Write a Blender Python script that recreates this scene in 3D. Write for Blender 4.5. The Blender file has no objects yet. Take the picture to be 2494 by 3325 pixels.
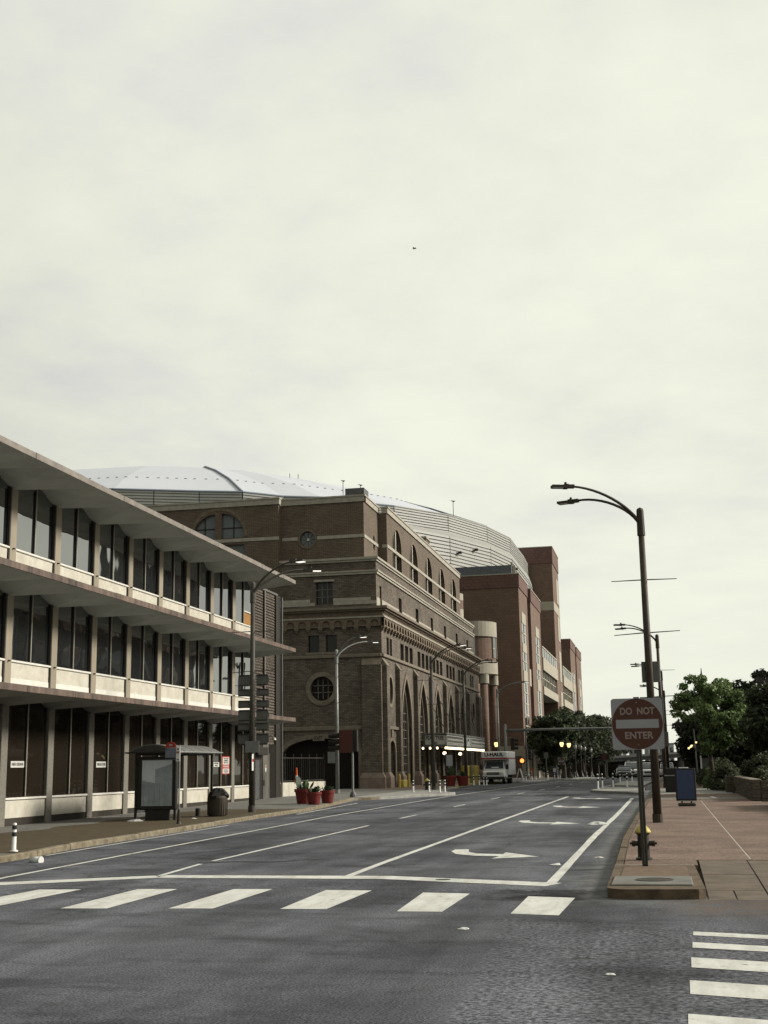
import bpy, math, random
import numpy as np
from mathutils import Vector, Matrix
from mathutils.geometry import tessellate_polygon

random.seed(7)
RNG = np.random.default_rng(7)
R = math.radians
scn = bpy.context.scene
COL = scn.collection

# ------------------------------------------------------------------ camera
YAW, PITCH, ROLL, EYE = R(12.139), R(11.4906), R(0.9454), 2.0
def camera_matrix():
    F = Vector((-math.sin(YAW) * math.cos(PITCH), math.cos(YAW) * math.cos(PITCH), math.sin(PITCH)))
    Rv = Vector((math.cos(YAW), math.sin(YAW), 0))
    U = Rv.cross(F)
    c, s = math.cos(ROLL), math.sin(ROLL)
    R2, U2 = Rv * c - U * s, Rv * s + U * c
    M = Matrix((R2, U2, -F)).transposed().to_4x4()
    M.translation = Vector((0, 0, EYE))
    return M
cam_d = bpy.data.cameras.new('camera')
cam = bpy.data.objects.new('camera', cam_d)
COL.objects.link(cam)
cam_d.sensor_fit = 'HORIZONTAL'
cam_d.sensor_width = 36.0
cam_d.lens = 4075.0 / 2494.0 * 36.0
cam_d.clip_start = 0.1
cam_d.clip_end = 6000
cam.matrix_world = camera_matrix()
scn.camera = cam

# ------------------------------------------------------------------ light
SUN_EL, SUN_AZ = R(27), R(70)          # azimuth measured from +Y towards +X
sun_dir = Vector((math.sin(SUN_AZ) * math.cos(SUN_EL), math.cos(SUN_AZ) * math.cos(SUN_EL), math.sin(SUN_EL)))
sd = bpy.data.lights.new('sun', 'SUN')
sd.energy = 4.0
sd.angle = R(14)
sd.color = (1.0, 0.94, 0.84)
sun = bpy.data.objects.new('sun', sd)
COL.objects.link(sun)
sun.rotation_euler = sun_dir.to_track_quat('Z', 'Y').to_euler()

world = bpy.data.worlds.new('World')
scn.world = world
world.use_nodes = True
nt = world.node_tree
nt.nodes.clear()
def wn(t, **kw):
    n = nt.nodes.new(t)
    for k, v in kw.items():
        setattr(n, k, v)
    return n
sky = wn('ShaderNodeTexSky', sky_type='NISHITA', sun_disc=False)
sky.sun_elevation = SUN_EL
sky.sun_rotation = SUN_AZ
sky.air_density, sky.dust_density, sky.ozone_density = 1.2, 3.0, 1.0
bg1 = wn('ShaderNodeBackground'); bg1.inputs['Strength'].default_value = 0.05
bg2 = wn('ShaderNodeBackground'); bg2.inputs['Strength'].default_value = 1.0
tc = wn('ShaderNodeTexCoord')
# cloud deck: direction flattened onto a high plane so the streaks run towards the horizon
sep = wn('ShaderNodeSeparateXYZ'); nt.links.new(tc.outputs['Generated'], sep.inputs[0])
zc = wn('ShaderNodeMath', operation='MAXIMUM'); nt.links.new(sep.outputs['Z'], zc.inputs[0]); zc.inputs[1].default_value = 0.0
za = wn('ShaderNodeMath', operation='ADD'); nt.links.new(zc.outputs[0], za.inputs[0]); za.inputs[1].default_value = 0.16
dx = wn('ShaderNodeMath', operation='DIVIDE'); nt.links.new(sep.outputs['X'], dx.inputs[0]); nt.links.new(za.outputs[0], dx.inputs[1])
dy = wn('ShaderNodeMath', operation='DIVIDE'); nt.links.new(sep.outputs['Y'], dy.inputs[0]); nt.links.new(za.outputs[0], dy.inputs[1])
cmb = wn('ShaderNodeCombineXYZ'); nt.links.new(dx.outputs[0], cmb.inputs[0]); nt.links.new(dy.outputs[0], cmb.inputs[1])
n1 = wn('ShaderNodeTexNoise'); n1.inputs['Scale'].default_value = 0.85; n1.inputs['Detail'].default_value = 7; n1.inputs['Roughness'].default_value = 0.52
n1.inputs['Distortion'].default_value = 0.5
nt.links.new(cmb.outputs[0], n1.inputs['Vector'])
n2 = wn('ShaderNodeTexNoise'); n2.inputs['Scale'].default_value = 3.6; n2.inputs['Detail'].default_value = 6; n2.inputs['Roughness'].default_value = 0.6
nt.links.new(cmb.outputs[0], n2.inputs['Vector'])
ad = wn('ShaderNodeMath', operation='MULTIPLY_ADD'); nt.links.new(n2.outputs['Fac'], ad.inputs[0]); ad.inputs[1].default_value = 0.42; nt.links.new(n1.outputs['Fac'], ad.inputs[2])
ramp = wn('ShaderNodeValToRGB')
ramp.color_ramp.elements[0].position = 0.56; ramp.color_ramp.elements[0].color = (0.705, 0.712, 0.70, 1)
ramp.color_ramp.elements[1].position = 0.83; ramp.color_ramp.elements[1].color = (0.87, 0.888, 0.775, 1)
e = ramp.color_ramp.elements.new(0.69); e.color = (0.80, 0.815, 0.73, 1)
nt.links.new(ad.outputs[0], ramp.inputs[0])
# the overcast is brightest on the sun's side and falls off away from it
dt = wn('ShaderNodeVectorMath', operation='DOT_PRODUCT'); nt.links.new(tc.outputs['Generated'], dt.inputs[0]); dt.inputs[1].default_value = sun_dir
mr = wn('ShaderNodeMapRange', interpolation_type='SMOOTHSTEP')
nt.links.new(dt.outputs['Value'], mr.inputs[0])
mr.inputs[1].default_value = -0.80; mr.inputs[2].default_value = 0.22; mr.inputs[3].default_value = 0.12; mr.inputs[4].default_value = 1.0
mx = wn('ShaderNodeMix', data_type='RGBA', blend_type='MULTIPLY'); mx.inputs[0].default_value = 1.0
hz = wn('ShaderNodeMapRange', interpolation_type='SMOOTHSTEP'); nt.links.new(sep.outputs['Z'], hz.inputs[0])
hz.inputs[1].default_value = 0.02; hz.inputs[2].default_value = 0.30; hz.inputs[3].default_value = 0.62; hz.inputs[4].default_value = 0.0
hm = wn('ShaderNodeMix', data_type='RGBA'); nt.links.new(hz.outputs[0], hm.inputs[0]); nt.links.new(ramp.outputs['Color'], hm.inputs[6]); hm.inputs[7].default_value = (0.865, 0.885, 0.785, 1)
nt.links.new(hm.outputs[2], mx.inputs[6]); nt.links.new(mr.outputs[0], mx.inputs[7])
sc = wn('ShaderNodeMix', data_type='RGBA', blend_type='MULTIPLY'); sc.inputs[0].default_value = 1.0
nt.links.new(mx.outputs[2], sc.inputs[6]); sc.inputs[7].default_value = (0.70, 0.695, 0.675, 1)
nt.links.new(sky.outputs[0], bg1.inputs['Color'])
nt.links.new(sc.outputs[2], bg2.inputs['Color'])
ms = wn('ShaderNodeMixShader'); ms.inputs[0].default_value = 0.94
nt.links.new(bg1.outputs[0], ms.inputs[1]); nt.links.new(bg2.outputs[0], ms.inputs[2])
wo = wn('ShaderNodeOutputWorld'); nt.links.new(ms.outputs[0], wo.inputs[0])

vs = scn.view_settings
vs.view_transform = 'Standard'
vs.look = 'None'
vs.gamma = 1.0
vs.use_curve_mapping = False
vs.exposure = 0.62

# ------------------------------------------------------------------ helpers: materials
MATS = {}
ALB = 0.6      # base colours scaled down to deepen shade on faces turned from the sun
def srgb(r, g, b):
    f = lambda c: (c / 255 / 12.92) if c / 255 <= 0.04045 else ((c / 255 + 0.055) / 1.055) ** 2.4
    return (f(r), f(g), f(b), 1.0)
def new_mat(name):
    m = bpy.data.materials.new(name)
    m.use_nodes = True
    MATS[name] = m
    return m, m.node_tree.nodes, m.node_tree.links, m.node_tree.nodes['Principled BSDF']
def mat(name, c, rough=0.7, var=0.25, scale=3.0, bump=0.0, bscale=40.0, spec=0.22, metal=0.0, c2=None, streak=False):
    """plain surface with blotchy wear; c / c2 are linear colours"""
    m, N, L, P = new_mat(name)
    P.inputs['Roughness'].default_value = rough
    P.inputs['Specular IOR Level'].default_value = spec
    P.inputs['Metallic'].default_value = metal
    t = N.new('ShaderNodeTexCoord')
    no = N.new('ShaderNodeTexNoise')
    no.inputs['Scale'].default_value = scale
    no.inputs['Detail'].default_value = 6
    no.inputs['Roughness'].default_value = 0.65
    geo = N.new('ShaderNodeNewGeometry')
    if streak:
        mp = N.new('ShaderNodeMapping'); mp.inputs['Scale'].default_value = (1, 1, 0.12)
        L.new(geo.outputs['Position'], mp.inputs[0]); L.new(mp.outputs[0], no.inputs['Vector'])
    else:
        L.new(geo.outputs['Position'], no.inputs['Vector'])
    r = N.new('ShaderNodeValToRGB')
    c = tuple(v * ALB for v in c[:3]); c2 = None if c2 is None else tuple(v * ALB for v in c2[:3])
    d = tuple(v * (1 - var) for v in c) if c2 is None else tuple(c2[:3])
    h = tuple(min(1, v * (1 + var * 0.6)) for v in c) if c2 is None else c
    r.color_ramp.elements[0].position = 0.32; r.color_ramp.elements[0].color = (*d, 1)
    r.color_ramp.elements[1].position = 0.70; r.color_ramp.elements[1].color = (*h, 1)
    L.new(no.outputs['Fac'], r.inputs[0]); L.new(r.outputs[0], P.inputs['Base Color'])
    if bump > 0:
        b = N.new('ShaderNodeBump'); b.inputs['Strength'].default_value = bump; b.inputs['Distance'].default_value = 0.02
        n3 = N.new('ShaderNodeTexNoise'); n3.inputs['Scale'].default_value = bscale; n3.inputs['Detail'].default_value = 4
        L.new(geo.outputs['Position'], n3.inputs['Vector']); L.new(n3.outputs['Fac'], b.inputs['Height']); L.new(b.outputs[0], P.inputs['Normal'])
    return m
def brick_mat(name, c1, c2, mortar, bw=0.24, bh=0.075, ms=0.012, blotch=0.3, bump=0.4):
    """running-bond brick for axis aligned walls: u = x + y, v = z"""
    c1, c2, mortar = [tuple(v * ALB * 0.85 for v in q[:3]) for q in (c1, c2, mortar)]
    m, N, L, P = new_mat(name)
    P.inputs['Roughness'].default_value = 0.85
    P.inputs['Specular IOR Level'].default_value = 0.25
    geo = N.new('ShaderNodeNewGeometry')
    s = N.new('ShaderNodeSeparateXYZ'); L.new(geo.outputs['Position'], s.inputs[0])
    a = N.new('ShaderNodeMath'); a.operation = 'ADD'; L.new(s.outputs[0], a.inputs[0]); L.new(s.outputs[1], a.inputs[1])
    cb = N.new('ShaderNodeCombineXYZ'); L.new(a.outputs[0], cb.inputs[0]); L.new(s.outputs[2], cb.inputs[1])
    br = N.new('ShaderNodeTexBrick')
    br.inputs['Scale'].default_value = 1.0
    br.inputs['Brick Width'].default_value = bw; br.inputs['Row Height'].default_value = bh
    br.inputs['Mortar Size'].default_value = ms; br.inputs['Bias'].default_value = 0.0
    br.inputs['Color1'].default_value = (*c1[:3], 1); br.inputs['Color2'].default_value = (*c2[:3], 1); br.inputs['Mortar'].default_value = (*mortar[:3], 1)
    L.new(cb.outputs[0], br.inputs['Vector'])
    no = N.new('ShaderNodeTexNoise'); no.inputs['Scale'].default_value = 0.55; no.inputs['Detail'].default_value = 8; no.inputs['Roughness'].default_value = 0.7
    L.new(geo.outputs['Position'], no.inputs['Vector'])
    r = N.new('ShaderNodeValToRGB')
    r.color_ramp.elements[0].position = 0.3; r.color_ramp.elements[0].color = (1 - blotch,) * 3 + (1,)
    r.color_ramp.elements[1].position = 0.72; r.color_ramp.elements[1].color = (1 + blotch * 0.4,) * 3 + (1,)
    L.new(no.outputs['Fac'], r.inputs[0])
    mu = N.new('ShaderNodeMix'); mu.data_type = 'RGBA'; mu.blend_type = 'MULTIPLY'; mu.inputs[0].default_value = 1
    L.new(br.outputs['Color'], mu.inputs[6]); L.new(r.outputs[0], mu.inputs[7]); L.new(mu.outputs[2], P.inputs['Base Color'])
    b = N.new('ShaderNodeBump'); b.inputs['Strength'].default_value = bump; b.inputs['Distance'].default_value = 0.015; b.invert = True
    L.new(br.outputs['Fac'], b.inputs['Height']); L.new(b.outputs[0], P.inputs['Normal'])
    return m
def glass_mat(name, c, ior=1.9, wobble=0.02, rough=0.02):
    """dark window glass: tinted, mirror-like towards grazing angles"""
    m, N, L, P = new_mat(name)
    P.inputs['Base Color'].default_value = (*c[:3], 1)
    P.inputs['Roughness'].default_value = rough
    P.inputs['IOR'].default_value = ior
    P.inputs['Specular IOR Level'].default_value = 0.5
    geo = N.new('ShaderNodeNewGeometry')
    no = N.new('ShaderNodeTexNoise'); no.inputs['Scale'].default_value = 0.7; no.inputs['Detail'].default_value = 1
    L.new(geo.outputs['Position'], no.inputs['Vector'])
    b = N.new('ShaderNodeBump'); b.inputs['Strength'].default_value = wobble; b.inputs['Distance'].default_value = 0.3
    L.new(no.outputs['Fac'], b.inputs['Height']); L.new(b.outputs[0], P.inputs['Normal'])
    return m
def emit_mat(name, c, strength):
    m, N, L, P = new_mat(name)
    P.inputs['Base Color'].default_value = (*c[:3], 1)
    P.inputs['Emission Color'].default_value = (*c[:3], 1)
    P.inputs['Emission Strength'].default_value = strength
    return m

# ------------------------------------------------------------------ helpers: objects
ORG = {}
def prop(o, label=None, cat=None, group=None, kind=None):
    if label: o['label'] = label
    if cat: o['category'] = cat
    if group: o['group'] = group
    if kind: o['kind'] = kind
    return o
def thing(name, loc, label, cat, group=None, rotz=0.0):
    o = bpy.data.objects.new(name, None)
    o.empty_display_size = 0.2
    COL.objects.link(o)
    o.location = loc
    o.rotation_euler = (0, 0, rotz)
    ORG[o.name] = Vector(loc)
    return prop(o, label, cat, group)
def link(name, me, parent=None, org=None):
    o = bpy.data.objects.new(name, me)
    COL.objects.link(o)
    if parent is not None:
        o.parent = parent
        ORG[o.name] = ORG[parent.name]
    else:
        ORG[o.name] = Vector(org) if org is not None else Vector((0, 0, 0))
        o.location = ORG[o.name]
    return o
class MB:
    def __init__(s):
        s.v, s.f = [], []
    def add(s, vs, fs):
        b = len(s.v)
        s.v += [tuple(p) for p in vs]
        s.f += [tuple(i + b for i in q) for q in fs]
        return s
    def box(s, x0, x1, y0, y1, z0, z1):
        return s.add([(x0, y0, z0), (x1, y0, z0), (x1, y1, z0), (x0, y1, z0), (x0, y0, z1), (x1, y0, z1), (x1, y1, z1), (x0, y1, z1)],
                     [(3, 2, 1, 0), (4, 5, 6, 7), (0, 1, 5, 4), (1, 2, 6, 5), (2, 3, 7, 6), (3, 0, 4, 7)])
    def cbox(s, c, sx, sy, sz):      # centred in x,y ; z from base
        return s.box(c[0] - sx / 2, c[0] + sx / 2, c[1] - sy / 2, c[1] + sy / 2, c[2], c[2] + sz)
    def bbox(s, x0, x1, y0, y1, z0, z1, b=0.02):
        """box with all twelve edges chamfered"""
        ax = [(x0, x1), (y0, y1), (z0, z1)]
        b = min(b, *[(h - l) * 0.45 for l, h in ax])
        pts, idx = [], {}
        for k in range(8):
            sg = [(k >> i) & 1 for i in range(3)]
            for a in range(3):
                p = []
                for i in range(3):
                    l, h = ax[i]
                    e = h if sg[i] else l
                    p.append(e if i == a else (e - b if sg[i] else e + b))
                idx[(k, a)] = len(pts); pts.append(p)
        fs = []
        for a in range(3):
            o = [i for i in range(3) if i != a]
            for sd_ in (0, 1):
                q = []
                for (u, w) in ((0, 0), (1, 0), (1, 1), (0, 1)):
                    k = (sd_ << a) | (u << o[0]) | (w << o[1]); q.append(idx[(k, a)])
                fs.append(q if (sd_ == 1) ^ (a == 1) else q[::-1])
        for a in range(3):
            o = [i for i in range(3) if i != a]
            for u in (0, 1):
                for w in (0, 1):
                    k0 = (u << o[0]) | (w << o[1]); k1 = k0 | (1 << a)
                    fs.append((idx[(k0, o[0])], idx[(k1, o[0])], idx[(k1, o[1])], idx[(k0, o[1])]))
        for k in range(8):
            fs.append((idx[(k, 0)], idx[(k, 1)], idx[(k, 2)]))
        return s.add(pts, fs)
    def quad(s, a, b, c, d):
        return s.add([a, b, c, d], [(0, 1, 2, 3)])
    def tri(s, a, b, c):
        return s.add([a, b, c], [(0, 1, 2)])
    def tube(s, pts, rads, n=10, cap=True):
        pts = [Vector(p) for p in pts]
        if not hasattr(rads, '__len__'): rads = [rads] * len(pts)
        up = None; rings = []
        for i, p in enumerate(pts):
            d = (pts[min(i + 1, len(pts) - 1)] - pts[max(i - 1, 0)]).normalized()
            if up is None:
                up = Vector((0, 0, 1)) if abs(d.z) < 0.9 else Vector((1, 0, 0))
            a = d.cross(up).normalized(); bb = a.cross(d).normalized(); up = bb
            rings.append([p + (a * math.cos(2 * math.pi * k / n) + bb * math.sin(2 * math.pi * k / n)) * rads[i] for k in range(n)])
        vs = [q for r_ in rings for q in r_]; fs = []
        for i in range(len(rings) - 1):
            for k in range(n):
                fs.append((i * n + k, i * n + (k + 1) % n, (i + 1) * n + (k + 1) % n, (i + 1) * n + k))
        if cap:
            fs.append(tuple(range(n))[::-1]); fs.append(tuple(range((len(rings) - 1) * n, len(rings) * n)))
        return s.add(vs, fs)
    def lathe(s, prof, n=16, c=(0, 0, 0), cap=True):
        """prof: list of (radius, z)"""
        vs, fs = [], []
        for r_, z in prof:
            for k in range(n):
                vs.append((c[0] + r_ * math.cos(2 * math.pi * k / n), c[1] + r_ * math.sin(2 * math.pi * k / n), c[2] + z))
        for i in range(len(prof) - 1):
            for k in range(n):
                fs.append((i * n + k, i * n + (k + 1) % n, (i + 1) * n + (k + 1) % n, (i + 1) * n + k))
        if cap:
            fs.append(tuple(range(n))[::-1]); fs.append(tuple(range((len(prof) - 1) * n, len(prof) * n)))
        return s.add(vs, fs)
    def poly(s, outline, holes=(), to3=None, depth=0.0, nrm=None, back=False, revealo=False):
        """flat polygon with holes (2-D loops) mapped by to3; reveals of the holes go back by depth along -nrm"""
        loops = [outline] + list(holes)
        tris = tessellate_polygon([[Vector((p[0], p[1], 0)) for p in lp] for lp in loops])
        flat = [p for lp in loops for p in lp]
        P3 = [Vector(to3(*p)) for p in flat]
        fs = [tuple(t) for t in tris]
        nv = Vector(nrm) if nrm is not None else Vector((0, 0, 1))
        if fs:
            for t in fs:
                nn = (P3[t[1]] - P3[t[0]]).cross(P3[t[2]] - P3[t[0]])
                if nn.length > 1e-9:
                    if nn.dot(nv) < 0: fs = [q[::-1] for q in fs]
                    break
        s.add(P3, fs)
        if depth:
            for lp in (list(holes) + ([outline] if revealo else [])):
                a = [Vector(to3(*p)) for p in lp]; b = [p - nv * depth for p in a]; n = len(a)
                s.add(a + b, [(i, (i + 1) % n, n + (i + 1) % n, n + i) for i in range(n)])
            if back:
                s.add([p - nv * depth for p in P3], [q[::-1] for q in fs])
        return s
    def mesh(s, name, m, smooth=False, org=(0, 0, 0)):
        me = bpy.data.meshes.new(name)
        o = Vector(org)
        me.from_pydata([(p[0] - o.x, p[1] - o.y, p[2] - o.z) for p in s.v], [], s.f)
        if isinstance(m, str): m = MATS[m]
        if m: me.materials.append(m)
        if smooth:
            me.polygons.foreach_set('use_smooth', [True] * len(me.polygons))
        me.update()
        return me
    def build(s, name, m, parent=None, smooth=False, org=None):
        og = ORG[parent.name] if parent is not None else (Vector(org) if org is not None else Vector((0, 0, 0)))
        return link(name, s.mesh(name, m, smooth, og), parent, og)
def inst(name, me, parent, loc, rot=(0, 0, 0), scale=(1, 1, 1)):
    o = link(name, me, parent)
    o.location = Vector(loc) - ORG[parent.name]
    o.rotation_euler = rot
    o.scale = scale
    return o
def copy_tree(o, parent=None):
    c = o.copy(); COL.objects.link(c)
    if parent is not None: c.parent = parent
    for ch in list(o.children): copy_tree(ch, c)
    return c
def place_copy(src, loc, rotz=None, label=None):
    c = copy_tree(src); c.location = loc
    if rotz is not None: c.rotation_euler = (0, 0, rotz)
    if label: c['label'] = label
    ORG[c.name] = Vector(loc)
    return c
def text(name, body, size, m, parent, loc, face='-Y', width=None, bold=0.0, align='CENTER', depth=0.002, font_shear=0.0):
    cu = bpy.data.curves.new('t', 'FONT')
    cu.body = body; cu.size = size; cu.align_x = align; cu.align_y = 'CENTER'; cu.extrude = depth; cu.offset = bold; cu.shear = font_shear
    to = bpy.data.objects.new('t', cu)
    COL.objects.link(to)
    me = bpy.data.meshes.new_from_object(to)
    bpy.data.objects.remove(to)
    bpy.data.curves.remove(cu)
    co = np.zeros(len(me.vertices) * 3); me.vertices.foreach_get('co', co); co = co.reshape(-1, 3)
    if width and len(co):
        w = co[:, 0].max() - co[:, 0].min()
        co[:, 0] *= width / w
    if face == '-Y': q = np.stack([co[:, 0], -co[:, 2], co[:, 1]], 1)
    elif face == '+X': q = np.stack([co[:, 2], co[:, 0], co[:, 1]], 1)
    else: q = np.stack([-co[:, 0], co[:, 2], co[:, 1]], 1)
    me.vertices.foreach_set('co', q.astype(np.float32).ravel())
    me.materials.clear(); me.materials.append(MATS[m]); me.update()
    me.name = name
    o = link(name, me, parent)
    o.location = Vector(loc) - ORG[parent.name]
    return o

NY = [-200, 18, 40, 73, 110, 140, 176, 220, 300, 400, 4000]
NZ = [0, 0, .09, .26, .36, .33, .1, -.5, -1.6, -2.6, -3.0]
def zr(y): return float(np.interp(y, NY, NZ))
def interp_line(pts):
    """pts: (y, x) pairs -> function x(y)"""
    ys = [p[0] for p in pts]; xs = [p[1] for p in pts]
    return lambda y: float(np.interp(y, ys, xs))
def strip(name, fl, fr, y0, y1, dz, m, parent=None, step=2.0, skirt=0.0, kind=None, sub=1):
    """ground sheet between x = fl(y) and x = fr(y) that follows the road's profile"""
    n = max(2, int(math.ceil((y1 - y0) / step)) + 1)
    ys = np.linspace(y0, y1, n)
    b = MB(); vs, fs = [], []
    for y in ys:
        for k in range(sub + 1):
            x = fl(y) + (fr(y) - fl(y)) * k / sub
            vs.append((x, y, zr(y) + (dz(x, y) if callable(dz) else dz)))
    w = sub + 1
    for i in range(n - 1):
        for k in range(sub):
            fs.append((i * w + k, i * w + k + 1, (i + 1) * w + k + 1, (i + 1) * w + k))
    b.add(vs, fs)
    if skirt:
        loop = [i * w for i in range(n)][::-1] + list(range(0, w)) [1:] + [i * w + w - 1 for i in range(1, n)] + [(n - 1) * w + k for k in range(w - 2, 0, -1)]
        L_ = len(loop); tv = [vs[i] for i in loop]
        b.add(tv + [(p[0], p[1], p[2] - skirt) for p in tv], [(i, (i + 1) % L_, L_ + (i + 1) % L_, L_ + i)[::-1] for i in range(L_)])
    o = b.build(name, m, parent)
    if kind: o['kind'] = kind
    return o
def ppoly(name, pts, dz, m, parent, rough_edge=0.0):
    """painted marking on the road: small polygon draped on the profile"""
    b = MB()
    b.poly(pts, (), lambda x, y: (x, y, zr(y) + dz), 0, (0, 0, 1))
    return b.build(name, m, parent)
# ------------------------------------------------------------------ materials of the ground
def road_mat():
    m, N, L, P = new_mat('asphalt')
    geo = N.new('ShaderNodeNewGeometry')
    sp = N.new('ShaderNodeSeparateXYZ'); L.new(geo.outputs['Position'], sp.inputs[0])
    def noise(scale, detail=5, rough=0.6, vec=None, dist=0.0):
        n = N.new('ShaderNodeTexNoise'); n.inputs['Scale'].default_value = scale; n.inputs['Detail'].default_value = detail
        n.inputs['Roughness'].default_value = rough; n.inputs['Distortion'].default_value = dist
        L.new(vec if vec else geo.outputs['Position'], n.inputs['Vector']); return n.outputs['Fac']
    def ramp(f, p0, c0, p1, c1):
        r = N.new('ShaderNodeValToRGB'); r.color_ramp.elements[0].position = p0; r.color_ramp.elements[1].position = p1
        r.color_ramp.elements[0].color = (*c0, 1); r.color_ramp.elements[1].color = (*c1, 1); L.new(f, r.inputs[0]); return r.outputs[0]
    def mix(a, b, f, mode='MIX'):
        x = N.new('ShaderNodeMix'); x.data_type = 'RGBA'; x.blend_type = mode
        if isinstance(f, float): x.inputs[0].default_value = f
        else: L.new(f, x.inputs[0])
        for sock, v in ((6, a), (7, b)):
            if isinstance(v, tuple): x.inputs[sock].default_value = (*v, 1)
            else: L.new(v, x.inputs[sock])
        return x.outputs[2]
    def math_(op, a, b=None, c=None):
        x = N.new('ShaderNodeMath'); x.operation = op
        for i, v in enumerate((a, b, c)):
            if v is None: continue
            if isinstance(v, (int, float)): x.inputs[i].default_value = v
            else: L.new(v, x.inputs[i])
        return x.outputs[0]
    def smooth(v, a, b):
        x = N.new('ShaderNodeMapRange'); x.interpolation_type = 'SMOOTHSTEP'; L.new(v, x.inputs[0])
        x.inputs[1].default_value = a; x.inputs[2].default_value = b; return x.outputs[0]
    mp = N.new('ShaderNodeMapping'); mp.inputs['Scale'].default_value = (0.9, 0.07, 1); L.new(geo.outputs['Position'], mp.inputs[0])
    mp2 = N.new('ShaderNodeMapping'); mp2.inputs['Scale'].default_value = (0.35, 0.9, 1); mp2.inputs['Rotation'].default_value = (0, 0, 0.2); L.new(geo.outputs['Position'], mp2.inputs[0])
    base = ramp(noise(0.16, 7, 0.62), 0.32, (0.047, 0.0495, 0.0575), 0.68, (0.120, 0.125, 0.139))
    tr = ramp(noise(1.0, 5, 0.6, mp.outputs[0]), 0.32, (0.58,) * 3, 0.66, (1.2,) * 3)
    base = mix(base, tr, 0.9, 'MULTIPLY')
    st = ramp(noise(1.1, 6, 0.65, mp2.outputs[0], 0.4), 0.31, (0.40,) * 3, 0.47, (1.0,) * 3)
    base = mix(base, st, 0.8, 'MULTIPLY')
    pt = ramp(noise(0.45, 6, 0.7, None, 0.6), 0.34, (0.60,) * 3, 0.54, (1.06,) * 3)
    base = mix(base, pt, 0.85, 'MULTIPLY')
    # stone chips: fine on the main street, coarse and worn in the side street
    sd1 = math_('ADD', sp.outputs[0], math_('MULTIPLY', math_('SUBTRACT', sp.outputs[1], 8.0), 0.07))
    sd1 = math_('ADD', sd1, math_('MULTIPLY', noise(0.9, 3), 0.7))
    side = math_('MULTIPLY', smooth(sd1, -1.35, -1.1), smooth(math_('ADD', sp.outputs[1], math_('MULTIPLY', sp.outputs[0], 0.4)), 17.2, 16.2))
    fine = ramp(noise(38, 3, 0.7), 0.37, (0.36,) * 3, 0.68, (1.8,) * 3)
    coarse = ramp(noise(17, 4, 0.75), 0.40, (0.34,) * 3, 0.66, (2.1,) * 3)
    base = mix(base, mix(fine, coarse, side), 1.0, 'MULTIPLY')
    # fine cracks
    vo = N.new('ShaderNodeTexVoronoi'); vo.feature = 'DISTANCE_TO_EDGE'; vo.inputs['Scale'].default_value = 0.33
    dn = N.new('ShaderNodeTexNoise'); dn.inputs['Scale'].default_value = 1.3; dn.inputs['Detail'].default_value = 5; L.new(geo.outputs['Position'], dn.inputs['Vector'])
    vm = N.new('ShaderNodeVectorMath'); vm.operation = 'MULTIPLY_ADD'; L.new(dn.outputs['Color'], vm.inputs[0]); vm.inputs[1].default_value = (1.6, 1.6, 0); L.new(geo.outputs['Position'], vm.inputs[2])
    L.new(vm.outputs[0], vo.inputs['Vector'])
    ck = math_('MULTIPLY', smooth(vo.outputs['Distance'], 0.011, 0.003), smooth(noise(0.12, 3), 0.50, 0.58))
    base = mix(base, (0.022, 0.021, 0.02), math_('MULTIPLY', ck, 0.7))
    # damp, dirty gutter against the right kerb and the stain it left at the corner
    gx = math_('ADD', sp.outputs[0], math_('MULTIPLY', noise(0.8, 5, 0.7), 1.1))
    gut = math_('MULTIPLY', math_('MULTIPLY', smooth(gx, -1.25, -0.65), smooth(sp.outputs[1], 18.4, 20.5)), smooth(sp.outputs[0], 1.0, -0.3))
    base = mix(base, ramp(noise(2.4, 6, 0.7), 0.35, (0.06, 0.06, 0.061), 0.65, (0.16, 0.16, 0.158)), math_('MULTIPLY', gut, 0.8))
    cxm = math_('ADD', math_('POWER', math_('MULTIPLY', math_('ADD', sp.outputs[0], 1.95), 0.62), 2), math_('POWER', math_('MULTIPLY', math_('SUBTRACT', sp.outputs[1], 20.4), 0.62), 2))
    wet = smooth(math_('ADD', cxm, math_('MULTIPLY', noise(1.6, 5, 0.7), 1.7)), 1.45, 0.75)
    base = mix(base, (0.016, 0.015, 0.015), math_('MULTIPLY', wet, 0.88))
    # grit washed to the foot of the ramp
    gr = math_('MULTIPLY', math_('MULTIPLY', smooth(sp.outputs[0], -0.4, 0.5), smooth(sp.outputs[1], 17.2, 18.6)), smooth(noise(3.0, 6, 0.75), 0.36, 0.58))
    base = mix(base, (0.10, 0.078, 0.062), math_('MULTIPLY', gr, 0.8))
    L.new(base, P.inputs['Base Color'])
    P.inputs['Roughness'].default_value = 0.8
    L.new(math_('SUBTRACT', 0.07, math_('MULTIPLY', wet, 0.05)), P.inputs['Specular IOR Level'])
    b = N.new('ShaderNodeBump'); b.inputs['Strength'].default_value = 0.45; b.inputs['Distance'].default_value = 0.012
    L.new(noise(55, 3, 0.7), b.inputs['Height']); L.new(b.outputs[0], P.inputs['Normal'])
    return m
road_mat()
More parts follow.
